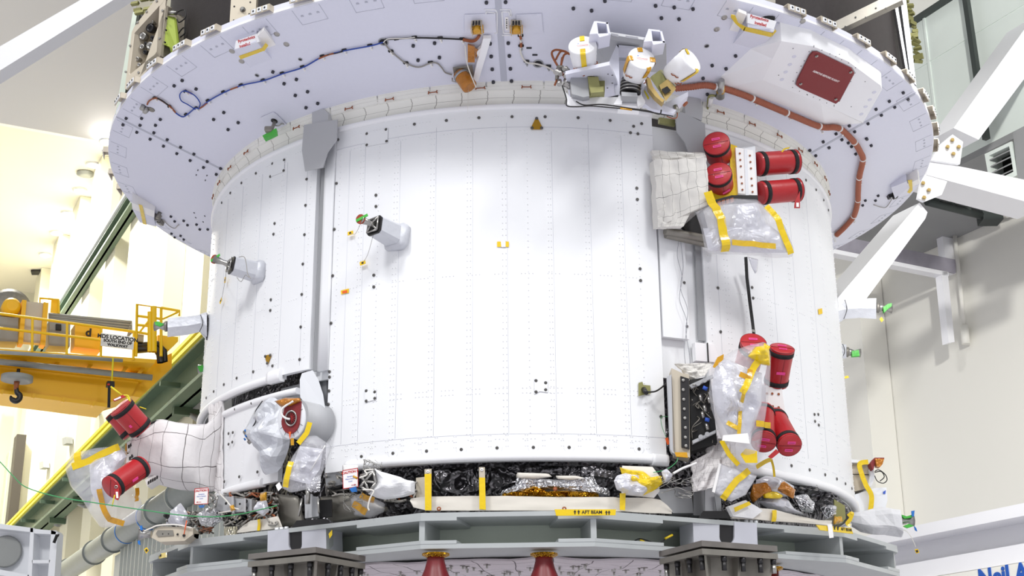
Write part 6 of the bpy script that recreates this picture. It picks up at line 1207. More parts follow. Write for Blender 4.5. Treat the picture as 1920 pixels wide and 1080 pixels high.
one('lens_stripes', 'red_cover', lambda m: [m.at(X@Matrix.Translation((.004, 0, .021))@Matrix.Rotation(k*.45-1.2, 4, 'Z')).box((.016, 0, 0), (.022, .002, .001)) for k in range(7)], T)
one('white_hose', 'tie_white', lambda m: m.tube(smooth_path([X@V(q) for q in ((.02, .085, .03), (-.035, .05, .035), (-.04, .02, .035), (-.02, .0, .03), (.0, -.005, .02))]), .0055, 8), T)
one('orange_tip', 'orange', lambda m: m.prism([X@V(q) for q in ((-.006, -.068, .015), (.008, -.068, .015), (.002, -.105, .015))], dn*.003), T)
one('tape_wrap', 'kapton', lambda m: pillow(m, [X@V(q) for q in ((-.09, .09, .02), (-.03, .105, .02), (.05, .10, .02), (.06, .085, .02), (.0, .06, .02), (-.055, .06, .02))], dn, .015, .008, 22, 4, 30), T)
one('tape_strip', 'tape_amber', lambda m: m.prism([X@V(q) for q in ((0, -.10, .005), (.018, -.10, .005), (.02, -.135, .004), (.004, -.135, .004))], dn*.002), T)
T = thing('tracker_bag_cone', hc(500, 870, 2.1), 'crumpled grey-white fabric cone bagging the star tracker', 'cover')
OL = [(478, 768), (482, 762), (510, 742), (524, 752), (530, 780), (536, 810), (545, 828), (536, 858), (524, 884), (492, 892), (498, 860), (474, 832), (462, 820), (459, 806)]
nB = V((-.5, -1, -.1)).normalized(); pB = hc(505, 820, 2.10)
one('fabric', 'silver_cloth', lambda m: pillow(m, [hp(x, y, pB, nB) for x, y in OL], nB, .07, .034, 8, 7, 30, facet=True), T)
one('edge_cord', 'black', lambda m: m.tube(smooth_path([hp(x, y, pB+nB*.02, nB) for x, y in ((474, 800), (480, 788), (479, 772), (492, 752))]), .003, 5), T)
one('tie_knot', 'steel', lambda m: (m.tube([hp(460, 808, pB, nB), hp(470, 824, pB, nB)], .016, 8), m.tube([hp(466, 830, pB, nB), hp(478, 820, pB, nB)], .012, 8)), T); one('blue_ends', 'blue_tape', lambda m: [m.tube([hp(x, y, pB+nB*.02, nB), hp(x+2, y+3, pB+nB*.02, nB)], .005, 6) for x, y in ((459, 806), (460, 816), (458, 822))], T)
T = thing('zip_bag', hc(560, 925, 2.3), 'clear zip bag with a yellow tape edge below the printed white disc', 'bag')
OL = [(578, 818), (592, 816), (622, 836), (612, 870), (592, 914), (545, 924), (527, 914), (532, 890), (548, 856), (566, 830)]
nB = V((-.15, -1, -.1)).normalized(); pB = hy(570, 870, -2.12)
bm = MB(); s5 = pillow(bm, [hp(x, y, pB, nB) for x, y in OL], nB, .03, .014, 12); bm.build('bag_film', 'bag', T)
one('inner_bag', 'bag_white', lambda m: pillow(m, [hp(x, y, pB, nB) for x, y in ((562, 836), (606, 842), (600, 880), (580, 908), (540, 898))], nB, .02, .02, 16, facet=True), T)
tape(T, s5, [(548, 866), (544, 886), (537, 914)], .028, 'tape'); tape(T, s5, [(582, 792), (576, 812), (560, 832)], .026, 'tape')
one('zip_strip', 'tie_white', lambda m: m.tube([s5(612, 836, .004), s5(586, 884, .004)], .003, 6), T); one('corner_label', 'paper', lambda m: m.prism([hp(x, y, pB+nB*.01, nB) for x, y in ((517, 910), (524, 904), (529, 914), (522, 921))], nB*.002), T)
# ================================================================ CLUTTER BETWEEN CYLINDER AND SUPPORT RING
def wires3(m, box, n, R, r=.003, seed=1, jit=.06, k=4, st=28):
    random.seed(seed)
    for _ in range(n):
        x, y = random.uniform(box[0], box[2]), random.uniform(box[1], box[3]); pp = []
        for q in range(k):
            pp.append(hc(x, y, R+random.uniform(-jit, jit))); x += random.uniform(-st, st); y += random.uniform(-st*.7, st*.7)
            x = min(max(x, box[0]), box[2]); y = min(max(y, box[1]), box[3])
        m.tube(smooth_path(pp, 4), r, 5)
def stuff(o): o['kind'] = 'stuff'; return o
def cstrip(m, cols, R, t=.012, Rt=None, wob=.008):
    """upright curved strip from columns (x, ytop, ybottom)"""
    N = len(cols)
    def at_(i, v):
        i0 = min(int(i), N-2); f = i-i0; a, b = cols[i0], cols[i0+1]; x = a[0]*(1-f)+b[0]*f; y = (a[1]*(1-f)+b[1]*f)*(1-v)+(a[2]*(1-f)+b[2]*f)*v
        rr = R if Rt is None else R*v+Rt*(1-v); p = hc(x, y, rr); return p+V((p.x, p.y, 0)).normalized()*wob*nz((x*.03, v*2, 2))
    m.shell(lambda u, v: at_(u*(N-1), v), (N-1)*4, 6, lambda u, v: -V((at_(u*(N-1), v).x, at_(u*(N-1), v).y, 0)).normalized()*t)
o = one('cloth_tray', 'tray_cloth', lambda m: cstrip(m, [(769, 936, 940), (775, 934, 951), (800, 931, 957), (880, 930, 957), (950, 930, 957), (1040, 932, 957), (1110, 932, 958), (1150, 932, 959), (1166, 934, 959)], 2.17)); tag(o, 'long cream fabric apron standing on the support ring below the central panel', 'fabric apron')
for x in (823, 1058): one('eyelet', 'brown_wire', lambda m: m.at(frame(hc(x, 954, 2.185), pol(0, 1, 0))).lathe([(.004, 0), (.011, 0), (.010, .004), (.004, .004)], 14, False), o)
o = one('cloth_flap', 'tray_cloth', lambda m: cstrip(m, [(1166, 933, 958), (1190, 933, 960), (1222, 934, 962), (1238, 937, 962), (1252, 948, 963), (1260, 957, 963)], 2.18)); tag(o, 'crumpled cream fabric flap with slanted end right of the long apron', 'fabric apron')
o = one('cloth_flap', 'tray_cloth', lambda m: cstrip(m, [(444, 996, 999), (456, 985, 998), (470, 976, 996), (500, 972, 993), (519, 968, 990), (526, 986, 988)], 2.10)); tag(o, 'small cream fabric flap with amber tape on the left part of the support ring', 'fabric apron')
one('tape_strip', 'tape', lambda m: cstrip(m, [(482, 974, 995), (487, 973, 995)], 2.115, .002), o)
o = one('cloth_tray', 'tray_cloth', lambda m: cstrip(m, [(1372, 960, 972), (1420, 952, 974), (1450, 955, 977), (1500, 968, 980), (1535, 975, 983), (1560, 976, 986)], 2.18)); tag(o, 'cream fabric apron with a tape strip on the right part of the support ring', 'fabric apron')
one('tape_strip', 'tape', lambda m: cstrip(m, [(1447, 957, 978), (1455, 956, 978)], 2.195, .002), o)
o = one('fabric_corner', 'white_cloth', lambda m: m.prism([hc(x, y, 2.2) for x, y in ((1366, 950), (1398, 938), (1420, 950), (1430, 958), (1412, 972), (1375, 968))], pol(40*D, -.02, 0))); tag(o, 'grey-white fabric corner with amber tape under the document bag', 'fabric apron')
one('tape_strip', 'tape', lambda m: m.prism([hc(x, y, 2.215) for x, y in ((1376, 952), (1404, 940), (1408, 946), (1378, 960))], pol(40*D, .002, 0)), o)
# taped straps
for pts, l, mt2 in ((((796, 880), (809, 879), (809, 957), (797, 957)), 'left amber taped metal strap crossing the cream apron', 'beige_metal'), (((898, 876), (909, 876), (911, 956), (899, 955)), 'amber taped metal strap just right of the left one', 'beige_metal')):
    T = thing('taped_strap', hc(pts[3][0], pts[3][1], 2.22), l, 'strap')
    n = V((0, -1, 0)); P = [hc(x, y, 2.20) for x, y in pts]
    one('metal_strap', mt2, lambda m: m.prism(P, (0, .01, 0)), T)
    Q = [P[0].lerp(P[3], .12 if pts[0][0] < 800 else .25), P[1].lerp(P[2], .12 if pts[0][0] < 800 else .25), P[2], P[3]]
    one('tape', 'tape', lambda m: m.prism([q+V((0, -.002, 0)) for q in Q], (0, -.002, 0)), T)
    one('rivet', 'paper', lambda m: m.at(frame((P[0]+P[1])/2+V((0, -.001, -.012)), n)).lathe([(.003, 0), (.008, 0), (.008, .003), (.003, .003)], 12, False), T)
o = one('tape_strip', 'tape', lambda m: m.prism([hc(x, y, 2.2) for x, y in ((1162, 925), (1173, 925), (1172, 957), (1162, 956))], (0, -.003, 0))); tag(o, 'short amber tape strip on the apron under the yellow wrapped bag', 'tape')
o = one('post', 'beige_metal', lambda m: m.prism([hc(x, y, 2.05) for x, y in ((780, 896), (797, 894), (797, 932), (780, 934))], (0, .06, 0))); tag(o, 'square beige post standing beside the left taped strap', 'post')
# foil bundle
T = thing('foil_bundle', hc(1040, 930, 2.12), 'silver and gold foil bundle behind the cream apron under the central panel', 'foil bundle')
nF = V((0, -1, -.12)).normalized(); pF = hc(1040, 910, 2.08)
def fp2(L, d=0): return [hp(x, y, pF+nF*d, nF) for x, y in L]
one('silver_foil', 'foil_silver', lambda m: pillow(m, fp2([(938, 930), (940, 920), (966, 910), (968, 895), (998, 896), (1050, 900), (1098, 896), (1112, 892), (1122, 912), (1142, 916), (1143, 930), (1060, 922), (990, 918)]), nF, .06, .03, 11, 8, 60, facet=True), T)
one('gold_foil', 'foil_gold', lambda m: pillow(m, fp2([(939, 934), (944, 922), (975, 922), (998, 910), (1012, 922), (1060, 920), (1100, 922), (1122, 924), (1124, 936), (1040, 936)], .03), nF, .04, .03, 16, 7, 50, facet=True), T)
one('upper_cloth', 'tray_cloth', lambda m: (pillow(m, fp2([(968, 890), (970, 886), (1028, 888), (1036, 894), (1000, 898), (968, 896)], .03), nF, .012, .006, 10, 4, 30), pillow(m, fp2([(1042, 892), (1080, 892), (1104, 898), (1070, 900), (1044, 898)], .03), nF, .012, .006, 10, 4, 30)), T)
one('grommet', 'brown_wire', lambda m: m.at(frame(fp2([(1041, 917)], .09)[0], nF)).lathe([(.008, 0), (.011, .004), (.0, .005)], 14), T)
# foil folds in the dark zone
for i, (L, sd, l) in enumerate((([(806, 884), (850, 876), (898, 875), (898, 920), (860, 926), (812, 922)], 3, 'dark crumpled foil blanket between the two taped straps'), ([(912, 876), (1000, 873), (1120, 874), (1150, 884), (1150, 898), (1060, 892), (965, 886), (930, 915), (914, 920)], 5, 'dark folded foil blanket above the silver and gold bundle'), ([(1440, 880), (1500, 892), (1560, 920), (1590, 950), (1595, 965), (1560, 962), (1520, 935), (1470, 908), (1442, 900)], 8, 'dark folded foil blanket under the right panel'))):
    c = hc(L[0][0]+30, L[0][1]+15, 1.97); n = V((c.x, c.y, 0)).normalized()
    o = one('foil_blanket', 'foil_dark', lambda m: pillow(m, [hp(x, y, c, n) for x, y in L], n, .05, .035, 8, 12, 60, facet=True)); tag(o, l, 'foil blanket')
# wrapped yellow bag
T = thing('wrapped_connector', hc(1200, 925, 2.15), 'round clear and yellow wrapped bundle right of the foil bundle', 'wrapped bundle')
nW = V((.1, -1, -.1)).normalized(); pW = hc(1195, 905, 2.2)
def fw(L, d=0): return [hp(x, y, pW+nW*d, nW) for x, y in L]
one('backing', 'paper', lambda m: m.prism(fw([(1166, 874), (1222, 876), (1234, 892), (1235, 922), (1225, 934), (1165, 928)], -.05), nW*.02), T)
one('yellow_film', 'tape_amber' if False else 'tape', lambda m: pillow(m, fw([(1162, 876), (1180, 880), (1206, 883), (1222, 895), (1240, 892), (1244, 906), (1226, 920), (1204, 930), (1190, 924), (1166, 890)]), nW, .04, .025, 16, 7, 44, facet=True), T)
one('clear_film', 'bag_white', lambda m: pillow(m, fw([(1151, 902), (1156, 892), (1176, 886), (1196, 890), (1212, 912), (1216, 918), (1204, 930), (1180, 928), (1156, 918)], .02), nW, .045, .02, 18, 7, 40, facet=True), T)
one('tied_tail', 'bag_white', lambda m: pillow(m, fw([(1240, 884), (1250, 878), (1262, 890), (1258, 900), (1246, 906)], .01), nW, .02, .012, 25, 5, 24), T)
T = thing('loose_wires', hc(1270, 915, 2.2), 'tangle of thin silver and green wires right of the wrapped bundle', 'wires')
stuff(one('silver_wire', 'steel', lambda m: wires3(m, (1225, 895, 1300, 934), 14, 2.2, .0016, 5), T)); one('green_wire', 'string_green', lambda m: m.tube(smooth_path([hc(x, y, 2.2) for x, y in ((1225, 886), (1250, 880), (1268, 866), (1272, 852))]), .002, 5), T)
one('white_cable', 'tie_white', lambda m: m.tube(smooth_path([hc(x, y, 2.2) for x, y in ((1262, 888), (1280, 878), (1296, 872), (1306, 868))]), .006, 8), T)
# dark grey brackets right of them
for L, l in (([(1228, 918), (1296, 912), (1300, 962), (1262, 962), (1240, 938)], 'grey box structure on the ring left of the white blanket'), ([(1300, 918), (1352, 918), (1352, 968), (1300, 966)], 'dark grey upright bracket under the white blanket'), ([(608, 880), (655, 884), (655, 905), (612, 915)], 'grey box structure under the left end of the central panel')):
    c = hc(L[0][0]+20, L[0][1]+10, 2.02); o = one('structure_box', 'seam_grey', lambda m: m.prism([hc(x, y, 2.03) for x, y in L], V((0, .12, 0)))); tag(o, l, 'bracket')
T = thing('lifting_foot', hc(1345, 968, 2.2), 'grey foot bracket standing on the ring behind the right slotted block', 'bracket')
one('upright', 'grey_paint', lambda m: m.prism([hc(x, y, 2.12) for x, y in ((1322, 905), (1338, 905), (1340, 962), (1322, 962))], V((0, .05, 0))), T); one('rib', 'seam_grey', lambda m: m.prism([hc(x, y, 2.14) for x, y in ((1340, 930), (1352, 934), (1353, 962), (1344, 962))], V((0, .02, 0))), T)
one('base', 'dark_metal', lambda m: m.prism([hc(x, y, 2.18) for x, y in ((1318, 958), (1362, 958), (1370, 972), (1310, 972))], V((0, .12, 0))), T)
T = thing('lifting_foot', hc(590, 975, 2.2), 'grey foot bracket standing on the ring behind the left slotted block', 'bracket')
one('upright', 'grey_paint', lambda m: (m.prism([hc(x, y, 2.12) for x, y in ((571, 928), (585, 926), (585, 970), (572, 972))], V((0, .04, 0))), m.prism([hc(x, y, 2.1) for x, y in ((585, 930), (597, 932), (597, 968), (585, 970))], V((0, .05, 0)))), T)
one('base', 'dark_metal', lambda m: m.prism([hc(x, y, 2.18) for x, y in ((556, 976), (612, 972), (620, 984), (548, 988))], V((0, .12, 0))), T)
one('cavity', 'black', lambda m: m.prism([hc(x, y, 2.07) for x, y in ((597, 938), (622, 936), (622, 968), (598, 970))], V((0, .02, 0))), T)
one('lever', 'steel', lambda m: (m.tube([hc(578, 912, 2.16), hc(577, 945, 2.16)], .012, 8), m.tube([hc(566, 935, 2.17), hc(560, 968, 2.18)], .006, 6), m.tube([hc(596, 935, 2.17), hc(598, 962, 2.17)], .006, 6)), T); one('foil_wrap', 'foil_silver', lambda m: pillow(m, [hc(x, y, 2.16) for x, y in ((572, 900), (602, 890), (600, 922), (575, 925))], V((-.3, -1, 0)), .012, .01, 25, 4, 20), T)
# grey dished shields
for L, l in (([(505, 925), (560, 930), (572, 985), (520, 990), (512, 960)], 'grey curved shield left of the left foot bracket'), ([(600, 932), (650, 925), (700, 935), (732, 955), (700, 968), (625, 980), (605, 965)], 'grey curved shield right of the left foot bracket'), ([(1240, 925), (1300, 918), (1310, 962), (1262, 964)], 'grey curved shield left of the right foot bracket')):
    c = hc(L[0][0]+25, L[0][1]+25, 1.99); n = V((c.x, c.y, -.3)).normalized(); o = one('shield', 'dull_steel', lambda m: pillow(m, [hp(x, y, c, n) for x, y in L], n, .03, .004, 5, 6, 36)); tag(o, l, 'shield')
# caution cards
def caution(L, label, arrow, par_R=2.2):
    p = hc(*L[0], par_R); n = V((0, -1, -.1)).normalized(); h = lambda x, y, d=0: hp(x, y, p+n*d, n)
    T = one('caution_card', 'paper', lambda m: m.prism([h(*q) for q in L], -n*.002)); tag(T, label, 'sign')
    xd = h(*L[1])-h(*L[0]); c = lambda u, v: (L[0][0]*(1-u)*(1-v)+L[1][0]*u*(1-v)+L[2][0]*u*v+L[3][0]*(1-u)*v, L[0][1]*(1-u)*(1-v)+L[1][1]*u*(1-v)+L[2][1]*u*v+L[3][1]*(1-u)*v)
    def bd(m):
        w = .035
        for q in (((0, 0), (1, 0), (1, w), (0, w)), ((0, 1-w), (1, 1-w), (1, 1), (0, 1)), ((0, 0), (w, 0), (w, 1), (0, 1)), ((1-w, 0), (1, 0), (1, 1), (1-w, 1))): m.prism([h(*c(*a), .0005) for a in q], n*.0006)
    one('red_border', 'ink_red', bd, T)
    text('lettering', 'CAUTION !!', .0150, frame(h(*c(.5, .16), .0012), n, xd), 'ink_red', T, .0002, bold=.0005)
    for k, s in enumerate(('Sensitive', 'Micro Switch', 'Lever')): text('lettering', s, .0092, frame(h(*c(.5, .38+.13*k), .0012), n, xd), 'ink_blue', T, .0002)
    a, b = (.15, .5) if arrow < 0 else (.85, .55)
    one('arrow', 'ink_red', lambda m: (m.prism([h(*c(q, .86+dv), .0006) for q, dv in ((a, 0), (a+(.1 if arrow < 0 else -.1), -.045), (a+(.1 if arrow < 0 else -.1), .045))], n*.0006), m.prism([h(*c(q, .86+dv), .0006) for q, dv in ((a, -.012), (b, -.012), (b, .012), (a, .012))], n*.0006)), T)
caution([(642, 882), (671, 877), (672, 913), (643, 917)], 'white red-bordered CAUTION card left of the white wrapped thruster', 1, 2.28)
caution([(365, 916), (391, 914), (390, 945), (364, 946)], 'white red-bordered CAUTION card below the large quilted pod', -1, 2.25)
o = one('paper_tag', 'paper', lambda m: pillow(m, [hc(x, y, 2.24) for x, y in ((642, 872), (672, 872), (672, 880), (642, 884))], V((-.3, -1, 0)), .004, .003, 20, 4, 20)); tag(o, 'small white paper above the CAUTION card under the central panel', 'paper')
# wrapped thruster centre-left
T = thing('wrapped_thruster', hc(720, 930, 2.2), 'thruster wrapped in white film with exposed metal bracket under the central panel', 'thruster')
nT = V((-.1, -1, -.1)).normalized(); pT = hc(715, 905, 2.2)
def ft_(L, d=0): return [hp(x, y, pT+nT*d, nT) for x, y in L]
one('white_wrap', 'bag_white' if False else 'white_cloth', lambda m: pillow(m, ft_([(702, 878), (714, 884), (750, 894), (762, 900), (778, 902), (778, 926), (758, 932), (722, 937), (708, 934), (690, 926), (704, 906)]), nT, .06, .024, 9, 8, 48, facet=True), T)
one('frame_ribs', 'steel', lambda m: [m.tube([ft_([a], .05)[0], ft_([b], .05)[0]], .007, 6) for a, b in (((676, 892), (700, 884)), ((700, 884), (704, 905)), ((704, 905), (692, 922)), ((692, 922), (676, 912)), ((676, 892), (684, 902)), ((684, 902), (692, 922)), ((684, 902), (700, 884)), ((676, 912), (684, 902)), ((684, 902), (704, 905)))], T)
one('mount_face', 'dark_metal', lambda m: m.prism(ft_([(678, 890), (703, 882), (706, 906), (692, 924), (676, 914)], .03), -nT*.04), T)
one('blue_tape', 'blue_tape', lambda m: m.prism(ft_([(655, 916), (668, 912), (670, 922), (660, 923)], .03), nT*.004), T)
one('white_lead', 'white_wire', lambda m: (m.tube(smooth_path(ft_([(674, 896), (688, 890), (684, 882), (700, 880)], .08)), .004, 6), m.tube(smooth_path(ft_([(680, 918), (700, 920), (694, 934), (690, 950), (692, 957)], .08)), .004, 6)), T)
one('orange_tip', 'tape_amber', lambda m: m.tube(ft_([(662, 893), (670, 897)], .08), .006, 6), T)
T = thing('scrap_bag', hc(680, 965, 2.1), 'crumpled clear bag with amber tape under the wrapped thruster', 'bag')
nS = V((-.2, -1, -.2)).normalized(); pS = hc(685, 945, 2.12); bm = MB(); s6 = pillow(bm, [hp(x, y, pS, nS) for x, y in ((656, 935), (676, 924), (700, 934), (722, 944), (720, 960), (694, 972), (664, 966))], nS, .03, .02, 18, 6, 36); bm.build('bag_film', 'bag', T)
tape(T, s6, [(664, 944), (678, 952), (692, 960)], .034, 'tape_amber'); tape(T, s6, [(678, 928), (690, 934), (704, 938)], .03, 'tape_amber')
T = thing('loose_wires', hc(655, 940, 2.15), 'tangle of thin wires beneath the CAUTION card of the central panel', 'wires')
stuff(one('silver_wire', 'steel', lambda m: wires3(m, (645, 918, 680, 960), 12, 2.15, .0014, 8), T)); stuff(one('film_curl', 'steel', lambda m: wires3(m, (682, 862, 716, 882), 16, 2.14, .0012, 18, .03), T))
for bx, R, sd, n, l in (((612, 878, 660, 930), 2.0, 21, 16, 'wiring tangle behind the zip bag'), ((720, 905, 780, 940), 2.03, 22, 18, 'wiring tangle right of the wrapped thruster'), ((420, 925, 520, 985), 2.03, 23, 60, 'dense cable tangle below the small lower left panel'), ((310, 960, 400, 1000), 2.05, 24, 18, 'wiring tangle below the left CAUTION card')):
    T = thing('cable_tangle', hc((bx[0]+bx[2])/2, bx[3], R), l, 'wires')
    stuff(one('cable_mass', 'grey_wire', lambda m: wires3(m, bx, n, R, .005, sd, .08), T)); stuff(one('dark_cable_mass', 'cable_black', lambda m: wires3(m, bx, n//2, R-.04, .007, sd+40, .06), T)); stuff(one('brown_cable_mass', 'brown_wire', lambda m: wires3(m, bx, n//5+1, R, .005, sd+80, .06), T))
one('gold_tape', 'tape_amber', lambda m: pillow(m, [hc(x, y, 2.1) for x, y in ((488, 925), (500, 922), (500, 942), (488, 942))], V((-.6, -1, 0)), .015, .008, 25, 4, 20), T)
# arm with bored channel at left (beige arm)
T = thing('actuator_arm', hy(330, 1012, -1.6), 'beige machined actuator arm lying on the left end of the support ring', 'arm')
def ay(m, L, Y, d): m.prism([hy(x, y, Y) for x, y in L], V((0, d, 0)))
one('arm_body', 'beige_metal', lambda m: ay(m, [(284, 1008), (290, 992), (302, 987), (340, 988), (362, 990), (362, 1002), (346, 1014), (300, 1016)], -1.62, .12), T)
one('pocket', 'dull_steel', lambda m: ay(m, [(292, 1000), (296, 994), (324, 994), (326, 1004), (296, 1006)], -1.625, .005), T)
for x, y, r in ((305, 1001, .003), (316, 1001, .003), (333, 1002, .006), (345, 1004, .008)): one('hole', 'black', lambda m: m.at(frame(hy(x, y, -1.626), V((0, -1, 0)))).lathe([(r, 0), (r, .001)], 10), T)
one('nozzle', 'steel', lambda m: m.tube([hy(284, 1002, -1.6), hy(272, 1002, -1.6), hy(262, 1002, -1.6)], [.02, .018, .034], 14), T); one('blue_tape', 'blue_tape', lambda m: (ay(m, [(262, 986), (266, 985), (267, 994), (263, 994)], -1.63, .01), ay(m, [(258, 1014), (262, 1013), (263, 1022), (259, 1020)], -1.63, .01)), T)
one('cover_strip', 'white_wire', lambda m: m.tube(smooth_path([hy(x, y, -1.63) for x, y in ((270, 996), (284, 990), (298, 985), (330, 984), (360, 990))]), .004, 6), T)
one('orange_wire', 'orange', lambda m: m.tube([hy(350, 976, -1.64), hy(345, 1002, -1.64)], .003, 6), T)
one('hanging_wire', 'grey_wire', lambda m: m.tube(smooth_path([hy(x, y, -1.62) for x, y in ((296, 1016), (288, 1024), (292, 1034), (300, 1030), (304, 1016))]), .0015, 5), T); g = one('tag', 'yellow_tag', lambda m: ay(m, [(270, 1030), (275, 1026), (279, 1032), (274, 1038)], -1.62, .003), T); one('tag_code', 'ink', lambda m: ay(m, [(272, 1031), (275, 1029), (277, 1032), (274, 1035)], -1.623, .003), g)
T = thing('thruster_boom', hc(430, 970, 2.1), 'grey perforated thruster arm right of the left CAUTION card', 'arm')
one('arm_body', 'grey_plate', lambda m: (m.prism([hc(x, y, 2.1) for x, y in ((405, 928), (438, 932), (440, 960), (402, 957), (398, 944))], V((.05, .1, 0))), m.prism([hc(x, y, 2.1) for x, y in ((440, 934), (472, 936), (472, 958), (440, 960))], V((.05, .1, 0)))), T)
for L in (((434, 930), (438, 930), (439, 962), (435, 962)), ((458, 934), (461, 934), (461, 960), (458, 960))): one('arm_rib', 'grey_paint', lambda m: m.prism([hc(x, y, 2.12) for x, y in L], V((0, .05, 0))), T)
for x, y, r in ((462, 940, .010), (462, 953, .010), (450, 945, .006), (424, 944, .008)): one('hole', 'black', lambda m: m.at(frame(hc(x, y, 2.115), V((-.6, -1, 0)))).lathe([(r, 0), (r, .002)], 12), T)
one('frame_ribs', 'steel', lambda m: [m.tube([hc(*a, 2.14), hc(*b, 2.14)], .006, 6) for a, b in (((393, 926), (408, 932)), ((408, 932), (404, 950)), ((404, 950), (394, 956)), ((394, 956), (390, 945)), ((393, 926), (398, 940)), ((398, 940), (404, 950)), ((398, 940), (408, 932)), ((390, 945), (398, 940)))], T)
one('blue_tape', 'blue_tape', lambda m: m.prism([hc(x, y, 2.16) for x, y in ((372, 948), (384, 947), (382, 952), (374, 952))], V((0, -.003, 0))), T)
one('gold_knot', 'tape_amber', lambda m: pillow(m, [hc(x, y, 2.16) for x, y in ((430, 948), (438, 946), (442, 956), (434, 960))], V((-.5, -1, 0)), .012, .008, 30, 3, 16), T); one('cord', 'white_wire', lambda m: (m.tube(smooth_path([hc(x, y, 2.16) for x, y in ((412, 926), (424, 938), (434, 950), (448, 955))]), .004, 6), m.tube([hc(410, 962, 2.16), hc(440, 957, 2.16)], .004, 6)), T)
for L, l, mt_ in (([(311, 984), (322, 960), (338, 942), (348, 956), (356, 972), (350, 986)], 'pointed clear film wrap above the beige actuator arm', 'bag_white'), ([(372, 965), (392, 950), (412, 958), (418, 975), (400, 988), (378, 986)], 'crinkled silver foil below the left CAUTION card', 'foil_silver'), ([(484, 940), (500, 938), (505, 958), (494, 968), (480, 960)], 'small clear film wrap hanging under the small lower left panel', 'bag_white'), ([(1538, 952), (1556, 946), (1562, 968), (1548, 974)], 'crinkled silver foil lump left of the olive end bracket', 'foil_silver'), ([(1488, 930), (1510, 926), (1526, 944), (1524, 962), (1502, 958)], 'creased silver foil sheet under the right panel', 'foil_silver')):
    c = hc(*L[1], 2.12); n = V((c.x, c.y, 0)).normalized(); n = (n+V((0, -.8, 0))).normalized(); o = one('film_wrap', mt_, lambda m: pillow(m, [hp(x, y, c, n) for x, y in L], n, .035, .02, 14, 6, 32, facet=True)); tag(o, l, 'wrapping')
# right side wrapped nozzle
T = thing('wrapped_nozzle', hc(1450, 950, 2.15), 'bundle of crumpled film and amber tape left of the silver foil at lower right', 'wrapped bundle')
nR = V((.35, -1, -.1)).normalized(); pR = hc(1450, 930, 2.12); fr_ = lambda L, d=0: [hp(x, y, pR+nR*d, nR) for x, y in L]
one('clear_film', 'bag_white', lambda m: pillow(m, fr_([(1418, 900), (1436, 892), (1462, 896), (1490, 912), (1486, 930), (1440, 932), (1414, 924)]), nR, .05, .035, 14, 7, 40, facet=True), T)
one('amber_tape', 'kapton', lambda m: (pillow(m, fr_([(1412, 908), (1440, 904), (1448, 922), (1424, 934), (1412, 944), (1406, 930)], .04), nR, .03, .02, 18, 5, 30), pillow(m, fr_([(1450, 916), (1470, 902), (1492, 918), (1488, 936), (1470, 926)], .045), nR, .025, .02, 18, 5, 30)), T)
one('yellow_tape', 'tape', lambda m: pillow(m, fr_([(1430, 920), (1456, 922), (1470, 930), (1462, 936), (1432, 934)], .06), nR, .012, .01, 20, 4, 24), T)
one('film_dome', 'bag_white', lambda m: pillow(m, fr_([(1420, 940), (1444, 930), (1474, 934), (1492, 956), (1510, 966), (1470, 960), (1436, 952)], .0), nR, .05, .02, 12, 6, 36), T)
o = one('end_bracket', 'olive', lambda m: m.prism([hy(x, y, -1.25) for x, y in ((1564, 936), (1584, 948), (1586, 972), (1578, 982), (1565, 984))], V((.0, .02, 0)))); tag(o, 'olive metal end bracket with amber tape at the right end of the ring', 'bracket')
one('amber_tape', 'tape_amber', lambda m: pillow(m, [hc(x, y, 2.14) for x, y in ((1564, 968), (1578, 968), (1580, 980), (1562, 984))], V((.5, -1, 0)), .012, .01, 25, 4, 20), o)
o = one('tape_curl', 'tape', lambda m: ribbon(m, smooth_path([hy(x, y, -1.25) for x, y in ((1590, 968), (1598, 962), (1594, 974), (1588, 982), (1594, 986))]), .02, V((.3, -1, .3)))); tag(o, 'loose curl of yellow tape at the right end of the support ring', 'tape')
# right side boxes beyond the cylinder
T = thing('tracker_housing', hy(1620, 925, -.3), 'pale boxy sensor housing with yellow tape right of the cylinder', 'housing')
ry = lambda m, L, Y, d: m.prism([hy(x, y, Y) for x, y in L], V((0, d, 0)))
one('box_body', 'beige_metal', lambda m: ry(m, [(1590, 864), (1628, 864), (1634, 872), (1638, 895), (1632, 914), (1600, 922), (1590, 922)], -.3, .25), T)
one('white_cheek', 'cabinet_white', lambda m: (ry(m, [(1628, 864), (1637, 876), (1640, 895), (1634, 912), (1626, 914), (1632, 890)], -.34, .3), ry(m, [(1590, 861), (1628, 863), (1628, 868), (1590, 867)], -.33, .3), ry(m, [(1594, 930), (1640, 915), (1662, 914), (1664, 938), (1660, 955), (1610, 960)], -.32, .25)), T)
one('seam', 'black', lambda m: m.tube([hy(1592, 889, -.305), hy(1633, 890, -.305)], .002, 5), T)
one('tape_strip', 'tape', lambda m: ribbon(m, smooth_path([hy(x, y, -.36) for x, y in ((1628, 866), (1612, 870), (1616, 890), (1624, 910), (1634, 930), (1632, 958))]), .03, V((0, -1, 0))), T)
one('blue_mark', 'ink_blue', lambda m: ry(m, [(1656, 922), (1661, 919), (1660, 926), (1656, 926)], -.325, .003), T)
T = thing('tracker_cover', hy(1645, 880, -.3), 'small dark red cover with amber taped connector at the upper right of that pale housing', 'cover')
one('red_plate', 'red_plate', lambda m: ry(m, [(1632, 868), (1640, 858), (1658, 858), (1658, 861), (1642, 863), (1638, 880), (1636, 880)], -.4, .08), T)
one('amber_connector', 'kapton', lambda m: ry(m, [(1641, 860), (1658, 860), (1655, 870), (1650, 876), (1644, 874)], -.42, .05), T)
